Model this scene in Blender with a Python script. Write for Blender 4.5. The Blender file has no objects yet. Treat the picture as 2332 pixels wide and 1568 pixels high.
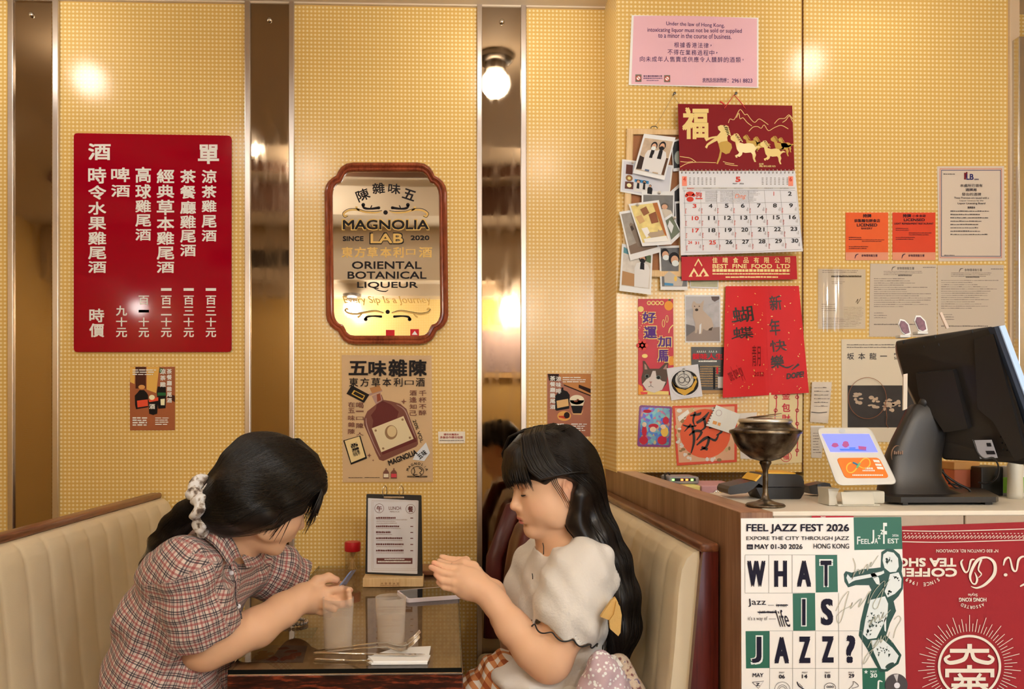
import bpy, bmesh, math, random
import numpy as np
from mathutils import Vector, Matrix, Euler, Quaternion
from mathutils.geometry import tessellate_polygon
random.seed(7)
SC = bpy.context.scene
COL = SC.collection
# ---------------------------------------------------------------- camera, world, exposure
FPX, CX, CY, YAW, EYE = 1814.0, 1080.0, 945.0, math.radians(1.73), 1.30
cam_data = bpy.data.cameras.new('camera')
cam = bpy.data.objects.new('camera', cam_data)
COL.objects.link(cam)
cam.location = (0, 0, EYE)
cam.rotation_euler = (math.radians(90), 0, -YAW)
cam_data.sensor_width = 36.0
cam_data.lens = FPX / 2332 * 36.0
cam_data.shift_x = (1166 - CX) / 2332
cam_data.shift_y = (CY - 784) / 2332
cam_data.clip_start = 0.02
SC.camera = cam
world = bpy.data.worlds.new('world')
world.use_nodes = True
world.node_tree.nodes['Background'].inputs[0].default_value = (0.82, 0.91, 1.0, 1)      # daylight outside the shop window
world.node_tree.nodes['Background'].inputs[1].default_value = 1.4
SC.world = world
portal = bpy.data.objects.new('shop_window_portal', bpy.data.lights.new('shop_window_portal', 'AREA'))
COL.objects.link(portal)
portal.data.shape = 'RECTANGLE'; portal.data.size = 1.7; portal.data.size_y = 1.95
portal.data.cycles.is_portal = True
portal.location = (1.85, -1.06, 1.175); portal.rotation_euler = (math.radians(90), 0, 0)
SC.view_settings.view_transform = 'Standard'
SC.view_settings.look = 'None'
SC.view_settings.exposure = 1.0
SC.view_settings.gamma = 1.0
SC.view_settings.use_curve_mapping = False
SC.cycles.use_denoising = True
SC.cycles.max_bounces = 8
SC.cycles.adaptive_threshold = 0.02
SC.cycles.transparent_max_bounces = 12
SC.cycles.sample_clamp_indirect = 6.0
SC.cycles.blur_glossy = 0.6
LAMP_POWER = 44.0            # emission strength of every globe lamp
LAMP_COLOUR = (1.0, 0.95, 0.89)
# globe lamps under the ceiling: some seen as reflections, others added unseen for fill
LAMP_SPOTS = [(-1.50, 2.54, .32), (0.19, 2.54, .32), (1.42, 2.36, .22), (-2.6, 1.85, .25), (-1.19, 1.10, 1.0), (-1.0, 0.30, 1.0), (0.62, 0.50, .7), (1.8, 0.60, .15), (-2.55, -0.72, .5), (-0.81, -0.72, 1.5), (0.5, -0.72, 3.0), (1.25, -0.72, 2.6), (2.0, -0.72, 2.6)]  # x, y, share of power

def P(px, py, Y):
    """World point that sits at depth plane Y and projects to pixel (px, py) of the photograph."""
    dx = (px - CX) / FPX
    t = Y / (math.cos(YAW) - dx * math.sin(YAW))
    return Vector((t * (math.sin(YAW) + dx * math.cos(YAW)), Y, EYE - t * (py - CY) / FPX))

# ---------------------------------------------------------------- materials
def lin(c):
    c = c / 255.0
    return c / 12.92 if c <= 0.04045 else ((c + 0.055) / 1.055) ** 2.4
WHITE = tuple(lin(c) for c in (226, 212, 194))
def A(r, g, b, k=1.0):
    """Surface colour of something the photograph shows as (r, g, b) under the room's warm light."""
    return tuple(min(0.9, k * 0.78 * lin(c) / w) for c, w in zip((r, g, b), WHITE))
MATS = {}
def nodes_of(m):
    m.use_nodes = True
    nt = m.node_tree
    return nt, nt.nodes, nt.links, nt.nodes['Principled BSDF']
def setp(b, **kw):
    names = dict(rough='Roughness', metal='Metallic', spec='Specular IOR Level', coat='Coat Weight', coat_rough='Coat Roughness',
                 trans='Transmission Weight', ior='IOR', sheen='Sheen Weight', sss='Subsurface Weight', alpha='Alpha', aniso='Anisotropic', est='Emission Strength')
    for k, v in kw.items():
        b.inputs[names[k]].default_value = v
def M(name, col, rough=0.5, var=0.0, vscale=30.0, bump=0.0, bscale=200.0, emit=None, **kw):
    if name in MATS: return MATS[name]
    m = bpy.data.materials.new(name)
    nt, N, L, b = nodes_of(m)
    b.inputs['Base Color'].default_value = (*col, 1)
    setp(b, rough=rough, **kw)
    if emit:
        b.inputs['Emission Color'].default_value = (*emit[0], 1)
        b.inputs['Emission Strength'].default_value = emit[1]
    if var or bump:
        tc = N.new('ShaderNodeTexCoord')
    if var:
        nz = N.new('ShaderNodeTexNoise'); nz.inputs['Scale'].default_value = vscale; nz.inputs['Detail'].default_value = 4
        L.new(tc.outputs['Object'], nz.inputs['Vector'])
        mx = N.new('ShaderNodeMix'); mx.data_type = 'RGBA'
        mx.inputs['A'].default_value = (*[c * (1 - var) for c in col], 1)
        mx.inputs['B'].default_value = (*[min(1, c * (1 + var)) for c in col], 1)
        L.new(nz.outputs['Fac'], mx.inputs['Factor']); L.new(mx.outputs['Result'], b.inputs['Base Color'])
    if bump:
        n2 = N.new('ShaderNodeTexNoise'); n2.inputs['Scale'].default_value = bscale; n2.inputs['Detail'].default_value = 3
        L.new(tc.outputs['Object'], n2.inputs['Vector'])
        bp = N.new('ShaderNodeBump'); bp.inputs['Strength'].default_value = bump; bp.inputs['Distance'].default_value = 0.002
        L.new(n2.outputs['Fac'], bp.inputs['Height']); L.new(bp.outputs['Normal'], b.inputs['Normal'])
    MATS[name] = m
    return m
def paper(r, g, b, rough=0.55, name=None, **kw):
    return M(name or 'paper_%d_%d_%d' % (r, g, b), A(r, g, b), rough, spec=0.3, **kw)
def ink(r, g, b, **kw):
    return M('ink_%d_%d_%d' % (r, g, b), A(r, g, b), 0.6, spec=0.2, **kw)
def math_node(N, L, op, a, b=None, c=None):
    n = N.new('ShaderNodeMath'); n.operation = op
    for i, v in enumerate((a, b, c)):
        if v is None: continue
        if isinstance(v, (int, float)): n.inputs[i].default_value = v
        else: L.new(v, n.inputs[i])
    return n.outputs[0]
def ramp(N, L, fac, stops):
    r = N.new('ShaderNodeValToRGB')
    e = r.color_ramp.elements
    while len(e) < len(stops): e.new(0.5)
    for x, (p, c) in zip(e, stops): x.position = p; x.color = (*c, 1)
    L.new(fac, r.inputs['Fac'])
    return r.outputs['Color']
def laminate(name, ax, oz=0.0):
    """Glossy golden laminate with a grid of pale rounded diamonds; ax names the horizontal axis of the sheet."""
    m = bpy.data.materials.new(name)
    nt, N, L, b = nodes_of(m)
    tc = N.new('ShaderNodeTexCoord'); sp = N.new('ShaderNodeSeparateXYZ'); L.new(tc.outputs['Object'], sp.inputs[0])
    p = 0.0144
    u = math_node(N, L, 'SUBTRACT', math_node(N, L, 'FRACT', math_node(N, L, 'MULTIPLY', sp.outputs[ax], 1 / p)), 0.5)
    v = math_node(N, L, 'SUBTRACT', math_node(N, L, 'FRACT', math_node(N, L, 'MULTIPLY', math_node(N, L, 'ADD', sp.outputs['Z'], oz), 1 / p)), 0.5)
    au = math_node(N, L, 'ABSOLUTE', u); av = math_node(N, L, 'ABSOLUTE', v)
    e = math_node(N, L, 'POWER', math_node(N, L, 'ADD', math_node(N, L, 'POWER', au, 1.45), math_node(N, L, 'POWER', av, 1.45)), 1 / 1.45)
    dot = N.new('ShaderNodeMapRange'); dot.interpolation_type = 'SMOOTHSTEP'
    dot.inputs['From Min'].default_value = 0.22; dot.inputs['From Max'].default_value = 0.36
    dot.inputs['To Min'].default_value = 1.0; dot.inputs['To Max'].default_value = 0.0
    L.new(e, dot.inputs['Value'])
    line = N.new('ShaderNodeMapRange'); line.inputs['From Min'].default_value = 0.36; line.inputs['From Max'].default_value = 0.5
    line.inputs['To Min'].default_value = 0.0; line.inputs['To Max'].default_value = 0.55
    L.new(av, line.inputs['Value'])
    g1, g2, g3 = A(220, 173, 92), A(208, 152, 70), A(238, 208, 148)
    m1 = N.new('ShaderNodeMix'); m1.data_type = 'RGBA'; m1.inputs['A'].default_value = (*g1, 1); m1.inputs['B'].default_value = (*g2, 1)
    L.new(line.outputs[0], m1.inputs['Factor'])
    m2 = N.new('ShaderNodeMix'); m2.data_type = 'RGBA'; L.new(m1.outputs['Result'], m2.inputs['A']); m2.inputs['B'].default_value = (*g3, 1)
    L.new(dot.outputs[0], m2.inputs['Factor'])
    L.new(m2.outputs['Result'], b.inputs['Base Color'])
    nz = N.new('ShaderNodeTexNoise'); nz.inputs['Scale'].default_value = 2.2; nz.inputs['Detail'].default_value = 3
    L.new(tc.outputs['Object'], nz.inputs['Vector'])
    rr = N.new('ShaderNodeMapRange'); rr.inputs['To Min'].default_value = 0.16; rr.inputs['To Max'].default_value = 0.25
    L.new(nz.outputs['Fac'], rr.inputs['Value']); L.new(rr.outputs[0], b.inputs['Roughness'])
    b.inputs['Specular IOR Level'].default_value = 0.5
    MATS[name] = m
    return m
def wood(name, c1, c2, axis='Z', scale=9.0, stretch=0.06, rough=0.4, coat=0.0, spec=0.4, c3=None):
    """Straight-grained wood or wood-print laminate, the grain running along axis."""
    m = bpy.data.materials.new(name)
    nt, N, L, b = nodes_of(m)
    tc = N.new('ShaderNodeTexCoord'); mp = N.new('ShaderNodeMapping')
    mp.inputs['Scale'].default_value = [stretch if a == axis else 1.0 for a in 'XYZ']
    L.new(tc.outputs['Object'], mp.inputs['Vector'])
    n1 = N.new('ShaderNodeTexNoise'); n1.inputs['Scale'].default_value = scale; n1.inputs['Detail'].default_value = 2
    n2 = N.new('ShaderNodeTexNoise'); n2.inputs['Scale'].default_value = scale * 14; n2.inputs['Detail'].default_value = 6
    L.new(mp.outputs[0], n1.inputs['Vector']); L.new(mp.outputs[0], n2.inputs['Vector'])
    f = math_node(N, L, 'ADD', math_node(N, L, 'MULTIPLY', n1.outputs['Fac'], 0.55), math_node(N, L, 'MULTIPLY', n2.outputs['Fac'], 0.45))
    st = [(0.36, c1), (0.62, c2)] if c3 is None else [(0.34, c1), (0.50, c3), (0.64, c2)]
    L.new(ramp(N, L, f, st), b.inputs['Base Color'])
    setp(b, rough=rough, coat=coat, coat_rough=0.1, spec=spec)
    MATS[name] = m
    return m

# ---------------------------------------------------------------- mesh helpers
def blotch(name, stops, scale, rough=.8, bump=.3):
    m = bpy.data.materials.new(name); nt, N, L, b = nodes_of(m)
    tc = N.new('ShaderNodeTexCoord'); nz = N.new('ShaderNodeTexNoise'); nz.inputs['Scale'].default_value = scale; nz.inputs['Detail'].default_value = 3; L.new(tc.outputs['Object'], nz.inputs['Vector'])
    L.new(ramp(N, L, nz.outputs['Fac'], stops), b.inputs['Base Color']); setp(b, rough=rough, spec=.2)
    bp = N.new('ShaderNodeBump'); bp.inputs['Strength'].default_value = bump; bp.inputs['Distance'].default_value = .003; L.new(nz.outputs['Fac'], bp.inputs['Height']); L.new(bp.outputs['Normal'], b.inputs['Normal'])
    return m
class MB:
    """Collects shapes in one bmesh and links them as ONE mesh object."""
    def __init__(s): s.bm = bmesh.new()
    def face(s, pts, mi=0):
        f = s.bm.faces.new([s.bm.verts.new(p) for p in pts]); f.material_index = mi; return f
    def box(s, lo, hi, bevel=0.0, rot=None, piv=None, seg=2):
        r = bmesh.ops.create_cube(s.bm, size=1.0)
        v = r['verts']
        lo, hi = Vector(lo), Vector(hi)
        c = (lo + hi) / 2; d = hi - lo
        for x in v: x.co = Vector((x.co.x * d.x, x.co.y * d.y, x.co.z * d.z)) + c
        if bevel:
            es = list({e for x in v for e in x.link_edges})
            nb = bmesh.ops.bevel(s.bm, geom=es, offset=bevel, segments=seg, profile=0.5, affect='EDGES')
            v = [x for x in nb['verts']]
        if rot is not None:
            q = rot if isinstance(rot, Matrix) else Euler(rot).to_matrix()
            pv = Vector(piv) if piv is not None else c
            for x in set(v): x.co = q @ (x.co - pv) + pv
        return v
    def prism(s, poly, d, mi=0):
        """Extrude the planar polygon poly (3-D points) by vector d, with both caps."""
        d = Vector(d)
        a = [s.bm.verts.new(p) for p in poly]
        b = [s.bm.verts.new(Vector(p) + d) for p in poly]
        n = len(poly)
        for i in range(n):
            s.bm.faces.new((a[i], a[(i + 1) % n], b[(i + 1) % n], b[i])).material_index = mi
        for t in tessellate_polygon([[Vector(p) for p in poly]]):
            try:
                s.bm.faces.new([a[i] for i in t]).material_index = mi
                s.bm.faces.new([b[i] for i in reversed(t)]).material_index = mi
            except ValueError: pass
    def flat(s, poly, mi=0):
        v = [s.bm.verts.new(p) for p in poly]
        for t in tessellate_polygon([[Vector(p) for p in poly]]):
            try: s.bm.faces.new([v[i] for i in t]).material_index = mi
            except ValueError: pass
    def tube(s, pts, r, seg=8, closed=False, caps=True, flat=1.0):
        pts = [Vector(p) for p in pts]
        n = len(pts); rings = []
        rs = r if isinstance(r, (list, tuple)) else [r] * n
        up = None
        for i in range(n):
            if closed: t = pts[(i + 1) % n] - pts[i - 1]
            else: t = pts[min(i + 1, n - 1)] - pts[max(i - 1, 0)]
            t.normalize()
            if up is None:
                up = Vector((0, 0, 1)) if abs(t.z) < 0.9 else Vector((1, 0, 0))
            a = t.cross(up)
            if a.length < 1e-6: a = t.cross(Vector((0, 1, 0)))
            a.normalize(); b = a.cross(t).normalized(); up = b
            rings.append([s.bm.verts.new(pts[i] + (a * math.cos(k * 2 * math.pi / seg) + b * flat * math.sin(k * 2 * math.pi / seg)) * rs[i]) for k in range(seg)])
        m = n if closed else n - 1
        for i in range(m):
            A_, B_ = rings[i], rings[(i + 1) % n]
            for k in range(seg):
                s.bm.faces.new((A_[k], A_[(k + 1) % seg], B_[(k + 1) % seg], B_[k]))
        if caps and not closed:
            s.bm.faces.new(list(reversed(rings[0]))); s.bm.faces.new(rings[-1])
    def lathe(s, prof, c, seg=40, ax=None):
        """Turn the profile [(radius, height)] about the vertical through c (or matrix ax)."""
        rings = []
        for r, h in prof:
            if r < 1e-6: rings.append([s.bm.verts.new((0, 0, h))])
            else: rings.append([s.bm.verts.new((r * math.cos(2 * math.pi * k / seg), r * math.sin(2 * math.pi * k / seg), h)) for k in range(seg)])
        for a, b in zip(rings, rings[1:]):
            for k in range(seg):
                q = [a[k % len(a)], a[(k + 1) % len(a)], b[(k + 1) % len(b)], b[k % len(b)]]
                q = [x for i, x in enumerate(q) if x not in q[:i]]
                if len(q) >= 3: s.bm.faces.new(q)
        mt = Matrix.Translation(Vector(c)) if ax is None else Matrix.Translation(Vector(c)) @ ax.to_4x4()
        for rg in rings:
            for x in rg: x.co = mt @ x.co
    def ball(s, c, r, rot=None, u=20, v=12):
        rr = (r, r, r) if isinstance(r, (int, float)) else r
        q = bmesh.ops.create_uvsphere(s.bm, u_segments=u, v_segments=v, radius=1.0)
        mt = Matrix.Translation(Vector(c)) @ (rot.to_4x4() if rot is not None else Matrix.Identity(4)) @ Matrix.Diagonal((*rr, 1))
        for x in q['verts']: x.co = mt @ x.co
    def grid(s, f, nu, nv, closed_u=False, mi=0):
        g = [[s.bm.verts.new(f(i / nu, j / nv)) for j in range(nv + 1)] for i in range(nu + (0 if closed_u else 1))]
        for i in range(nu):
            for j in range(nv):
                a, b = g[i], g[(i + 1) % len(g)]
                s.bm.faces.new((a[j], b[j], b[j + 1], a[j + 1])).material_index = mi
    def build(s, name, mat, parent=None, smooth=False, loc=None, recalc=True, angle=None):
        if recalc: bmesh.ops.recalc_face_normals(s.bm, faces=s.bm.faces)
        me = bpy.data.meshes.new(name)
        s.bm.to_mesh(me); s.bm.free()
        return link_mesh(name, me, mat, parent, smooth, loc, angle)
def link_mesh(name, me, mat, parent=None, smooth=False, loc=None, angle=None):
    for m in (mat if isinstance(mat, (list, tuple)) else [mat]): me.materials.append(m)
    if smooth or angle:
        me.polygons.foreach_set('use_smooth', [True] * len(me.polygons))
        if angle: me.set_sharp_from_angle(angle=math.radians(angle))
    o = bpy.data.objects.new(name, me)
    COL.objects.link(o)
    if loc is not None:      # move the origin to loc, keeping the shape where it is
        me.transform(Matrix.Translation(-Vector(loc))); o.location = loc
    if parent is not None:
        o.parent = parent
        o.matrix_parent_inverse = Matrix.Translation(-parent.location) if parent.rotation_euler == Euler() else parent.matrix_basis.inverted()
    return o
def tag(o, label, cat, group=None, kind=None):
    o['label'] = label; o['category'] = cat
    if group: o['group'] = group
    if kind: o['kind'] = kind
    return o
def thing(name, label, cat, loc=(0, 0, 0), group=None):
    o = bpy.data.objects.new(name, None)
    COL.objects.link(o); o.location = loc; o.empty_display_size = 0.05
    return tag(o, label, cat, group)
def structure(o):
    o['kind'] = 'structure'
    return o
def copy_tree(root, delta, label=None):
    c = root.copy(); COL.objects.link(c)
    c.location = Vector(root.location) + Vector(delta)
    if label: c['label'] = label
    for ch in root.children:
        k = ch.copy(); COL.objects.link(k); k.parent = c
        k.matrix_parent_inverse = ch.matrix_parent_inverse.copy()
        for g in ch.children:
            q = g.copy(); COL.objects.link(q); q.parent = k
            q.matrix_parent_inverse = g.matrix_parent_inverse.copy()
    return c

# ---------------------------------------------------------------- lettering
TXT = {}
def glyphs(s, bold=0.0):
    """Outline mesh of the string s in the built-in font: (vertices Nx2, faces), scaled to a unit box."""
    key = (s, round(bold, 4))
    if key in TXT: return TXT[key]
    cu = bpy.data.curves.new('t', 'FONT')
    cu.body = s; cu.size = 1; cu.offset = bold; cu.resolution_u = 3
    o = bpy.data.objects.new('t', cu); COL.objects.link(o)
    dg = bpy.context.evaluated_depsgraph_get()
    me = bpy.data.meshes.new_from_object(o.evaluated_get(dg))
    v = np.array([x.co[:2] for x in me.vertices], dtype=float).reshape(-1, 2)
    f = [tuple(p.vertices) for p in me.polygons]
    bpy.data.objects.remove(o); bpy.data.curves.remove(cu); bpy.data.meshes.remove(me)
    if len(v):
        lo, hi = v.min(0), v.max(0)
        asp = (hi[0] - lo[0]) / max(1e-6, hi[1] - lo[1])
        v = (v - lo) / np.maximum(hi - lo, 1e-6)
    else: asp = 1
    TXT[key] = (v, f, asp)
    return TXT[key]

class Sheet:
    """A flat printed thing (sign, paper, photo) at its real plane; outline and print are given in the scale of a close view (ox, oy, s)."""
    def __init__(s, name, label, cat, Y, t, outline, mat, group=None, thick=0.0006, lift=0.0008, bend=None, parent=None, n=10, round_=0):
        s.t, s.Y, s.lift, s.bend = t, Y, lift, bend
        us = [p[0] for p in outline]; vs = [p[1] for p in outline]
        s.bb = (min(us), min(vs), max(us), max(vs))
        mb = MB()
        if round_: outline = s.rounded(outline, round_)
        if bend and len(outline) == 4:
            a, b, c, d = [Vector(p) for p in outline]
            def f(i, j, k=0.0):
                q = a.lerp(b, i).lerp(d.lerp(c, i), j)
                return s.W(q.x, q.y, 0) + Vector((0, k, 0))
            mb.grid(lambda i, j: f(i, j), n, n); mb.grid(lambda i, j: f(i, j, thick), n, n)
            for e in range(4):
                ed = [(i / n, 0) if e == 0 else (1, i / n) if e == 1 else (i / n, 1) if e == 2 else (0, i / n) for i in range(n + 1)]
                for p, q in zip(ed, ed[1:]): mb.face([f(*p), f(*q), f(*q, thick), f(*p, thick)])
            bmesh.ops.remove_doubles(mb.bm, verts=mb.bm.verts, dist=1e-6)
        else:
            mb.prism([s.W(u, v, 0) for u, v in outline], (0, thick, 0))
        ce = s.W((s.bb[0] + s.bb[2]) / 2, (s.bb[1] + s.bb[3]) / 2, 0)
        s.o = mb.build(name, mat, parent, loc=None if parent else ce)
        if parent is None: tag(s.o, label, cat, group)
        elif label: s.o['label'] = label
        s.layers = []
    @staticmethod
    def rounded(pts, r, k=5):
        out = []
        n = len(pts)
        for i in range(n):
            p, a, b = Vector(pts[i]), Vector(pts[i - 1]), Vector(pts[(i + 1) % n])
            p0 = p + (a - p).normalized() * r; p1 = p + (b - p).normalized() * r
            for j in range(k + 1):
                t = j / k
                out.append(tuple(p0 * (1 - t) ** 2 + p * 2 * t * (1 - t) + p1 * t * t))
        return out
    def W(s, u, v, level):
        x, y = s.t[0] + u * s.t[2], s.t[1] + v * s.t[2]
        off = s.lift + 0.00025 * level
        if s.bend:
            a, b, c, d = s.bb
            off += s.bend((u - a) / (c - a), (v - b) / (d - b))
        return P(x, y, s.Y - off)
    def layer(s, name, mat, label=None):
        s.layers.append([name, mat, MB(), len(s.layers) + 1, label])
        s.cur = s.layers[-1]
        return s
    def poly(s, pts, r=0):
        if r: pts = s.rounded(pts, r)
        s.cur[2].flat([s.W(u, v, s.cur[3]) for u, v in pts]); return s
    def rect(s, a, b, c, d, r=0, n=1):
        return s.poly([(a, b), (c, b), (c, d), (a, d)], r)
    def frame(s, a, b, c, d, w):
        for q in ((a, b, c, b + w), (a, d - w, c, d), (a, b + w, a + w, d - w), (c - w, b + w, c, d - w)): s.rect(*q)
        return s
    def disc(s, u, v, r, ry=None, n=24, rot=0):
        ry = ry or r
        ca, sa = math.cos(rot), math.sin(rot)
        pt = [(r * math.cos(2 * math.pi * i / n), ry * math.sin(2 * math.pi * i / n)) for i in range(n)]
        return s.poly([(u + x * ca - y * sa, v + x * sa + y * ca) for x, y in pt])
    def ring(s, u, v, r, w, n=32, ry=None):
        ry = ry or r
        for i in range(n):
            a, b = 2 * math.pi * i / n, 2 * math.pi * (i + 1) / n
            f = lambda t, k: (u + (r + k) * math.cos(t), v + (ry + k) * math.sin(t))
            s.poly([f(a, 0), f(b, 0), f(b, -w), f(a, -w)])
        return s
    def stroke(s, pts, w, sm=4):
        """Brush stroke through pts; w is a width or one width per point."""
        p = [Vector((*q[:2],)) for q in pts]
        ws = w if isinstance(w, (list, tuple)) else [w] * len(p)
        if sm > 1 and len(p) > 2:
            q, qw = [], []
            for i in range(len(p) - 1):
                a, b, c, d = p[max(0, i - 1)], p[i], p[i + 1], p[min(len(p) - 1, i + 2)]
                for k in range(sm):
                    t = k / sm
                    q.append(0.5 * ((2 * b) + (c - a) * t + (2 * a - 5 * b + 4 * c - d) * t * t + (3 * b - a - 3 * c + d) * t ** 3))
                    qw.append(ws[i] * (1 - t) + ws[i + 1] * t)
            q.append(p[-1]); qw.append(ws[-1]); p, ws = q, qw
        L_, R_ = [], []
        for i in range(len(p)):
            t = p[min(i + 1, len(p) - 1)] - p[max(i - 1, 0)]
            if t.length < 1e-9: t = Vector((1, 0))
            n = Vector((-t.y, t.x)).normalized() * ws[i] / 2
            L_.append(p[i] + n); R_.append(p[i] - n)
        bm, lv = s.cur[2].bm, s.cur[3]
        vl = [bm.verts.new(s.W(q.x, q.y, lv)) for q in L_]; vr = [bm.verts.new(s.W(q.x, q.y, lv)) for q in R_]
        for i in range(len(p) - 1): bm.faces.new((vl[i], vl[i + 1], vr[i + 1], vr[i]))
        return s
    def text(s, body, a, b, c, d, bold=0.0, rot=0.0, shear=0.0, keep=False, wave=None, jit=0.0):
        """Fit body into the box (a, b)-(c, d), turned by rot degrees clockwise about its centre."""
        v, f, asp = glyphs(body, 0.0)
        if not len(v): return s
        w, h = c - a, d - b
        if keep and w / h > asp: w = h * asp; a = (a + c - w) / 2
        mu, mv = a + w / 2, b + h / 2
        dd = bold * h * (0.9 if len(body) == 1 else 1.1)
        w -= 2 * dd; h -= 2 * dd
        ca, sa = math.cos(math.radians(rot)), math.sin(math.radians(rot))
        bm, lv = s.cur[2].bm, s.cur[3]
        for kk, (ox, oy) in enumerate([(0, 0)] if dd <= 0 else [(-dd, -dd), (dd, -dd), (-dd, dd), (dd, dd)] + ([(0, 0)] if bold > 0.035 else [])):
            lk = lv + 0.25 * kk
            vs = []
            for x, y in v:
                xx = (x - 0.5) * w + shear * (y - 0.5) * h + ox; yy = -(y - 0.5) * h + oy
                if wave: yy += wave(x)
                if jit: xx += random.uniform(-jit, jit); yy += random.uniform(-jit, jit)
                vs.append(bm.verts.new(s.W(mu + xx * ca - yy * sa, mv + xx * sa + yy * ca, lk)))
            for q in f:
                try: bm.faces.new([vs[i] for i in q])
                except ValueError: pass
        return s
    def column(s, chars, a, c, rows, bold=0.02, **kw):
        for ch, (b, d) in zip(chars, rows): s.text(ch, a, b, c, d, bold, **kw)
        return s
    def lines(s, a, b, c, d, n, fill=0.55, ragged=0.3, seed=1, dash=(6, 16)):
        """n rows of illegibly small print, drawn as broken dashes."""
        rg = random.Random(seed)
        st = (d - b) / n
        for i in range(n):
            x = a; end = c - rg.uniform(0, ragged) * (c - a)
            y0 = b + i * st; y1 = y0 + st * fill
            while x < end:
                w = rg.uniform(*dash)
                s.rect(x, y0 + rg.uniform(0, 0.15) * st, min(end, x + w), y1)
                x += w + rg.uniform(0.15, 0.35) * dash[0]
        return s
    def done(s):
        for name, mat, mb, lv, label in s.layers:
            if len(mb.bm.verts) == 0: continue
            o = mb.build(name, mat, s.o, recalc=False)
            if label: o['label'] = label
        return s.o
# ================================================================ the room
YW, YC = 2.95, 2.74          # plane of the booth wall and of the boxed-out wall behind the counter
ZC, XL, XR, YF = 2.815, -3.3, 2.9, -1.0
laminate('laminate_x', 'X'); laminate('laminate_y', 'Y')
LAM, LAMY = MATS['laminate_x'], MATS['laminate_y']
M_ceil = M('ceiling_paint', A(214, 186, 150), 0.6, var=0.04, vscale=3)
M_alu = M('brushed_aluminium', (0.66, 0.60, 0.55), 0.34, metal=1.0, aniso=0.5, bump=0.05, bscale=400)
M_steel = M('stainless_steel', (0.60, 0.56, 0.51), 0.22, metal=1.0)
M_chrome = M('chrome', (0.8, 0.78, 0.75), 0.08, metal=1.0)
M_black = M('black_plastic', (0.012, 0.011, 0.011), 0.42)
M_smoke = bpy.data.materials.new('smoked_mirror')
nt, N, L, b = nodes_of(M_smoke)
tc = N.new('ShaderNodeTexCoord'); mp = N.new('ShaderNodeMapping'); mp.inputs['Scale'].default_value = (9, 1, 2)
nz = N.new('ShaderNodeTexNoise'); nz.inputs['Scale'].default_value = 4; nz.inputs['Detail'].default_value = 5
L.new(tc.outputs['Object'], mp.inputs[0]); L.new(mp.outputs[0], nz.inputs['Vector'])
mr = N.new('ShaderNodeMapRange'); mr.inputs['From Min'].default_value = 0.35; mr.inputs['From Max'].default_value = 0.8
mr.inputs['To Min'].default_value = 0.02; mr.inputs['To Max'].default_value = 0.13
L.new(nz.outputs['Fac'], mr.inputs['Value']); L.new(mr.outputs[0], b.inputs['Roughness'])
b.inputs['Base Color'].default_value = (0.36, 0.27, 0.18, 1); b.inputs['Metallic'].default_value = 1.0
M_brown = M('dark_brown_laminate', A(96, 58, 34), 0.4)

def S(name, mb, mat, **kw): return structure(mb.build(name, mat, **kw))
mb = MB(); mb.box((XL, YF - 0.1, -0.1), (XR, YW + 0.1, 0.0)); S('floor', mb, M('floor_tile', A(96, 74, 54), 0.35, var=0.15, vscale=8))
mb = MB(); mb.box((XL, YW, 0), (XR, YW + 0.1, ZC + 0.1)); S('wall_back', mb, LAM)
mb = MB(); mb.box((XL - 0.1, YF, 0), (XL, YW + 0.1, ZC + 0.1)); S('wall_left', mb, LAMY)
mb = MB(); mb.box((XR, YF, 0), (XR + 0.1, YW + 0.1, ZC + 0.1)); S('wall_right', mb, LAMY)
# wall behind the camera, with the shop window towards the street
mb = MB()
for lo, hi in (((XL, 0), (1.0, ZC + 0.1)), ((2.7, 0), (XR, ZC + 0.1)), ((1.0, 0), (2.7, 0.2)), ((1.0, 2.15), (2.7, ZC + 0.1))): mb.box((lo[0], YF - 0.1, lo[1]), (hi[0], YF, hi[1]))
S('wall_front', mb, LAM)
mb = MB()
for lo, hi in (((1.0, 0.2), (1.04, 2.15)), ((2.66, 0.2), (2.7, 2.15)), ((1.04, 0.2), (2.66, 0.24)), ((1.04, 2.11), (2.66, 2.15)), ((1.83, 0.24), (1.87, 2.11))): mb.box((lo[0], YF - 0.07, lo[1]), (hi[0], YF - 0.03, hi[1]))
wf = S('window_1', mb, M_steel)
mb = MB(); mb.face([(1.04, YF - 0.05, 0.24), (2.66, YF - 0.05, 0.24), (2.66, YF - 0.05, 2.11), (1.04, YF - 0.05, 2.11)])
M_wpane = bpy.data.materials.new('window_pane'); nt, N, L, b = nodes_of(M_wpane)
tr = N.new('ShaderNodeBsdfTransparent'); gl = N.new('ShaderNodeBsdfGlossy'); gl.inputs['Roughness'].default_value = 0.02
ms = N.new('ShaderNodeMixShader'); ms.inputs[0].default_value = 0.06; L.new(tr.outputs[0], ms.inputs[1]); L.new(gl.outputs[0], ms.inputs[2]); L.new(ms.outputs[0], N['Material Output'].inputs['Surface'])
mb.build('window_pane', M_wpane, wf)
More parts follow.
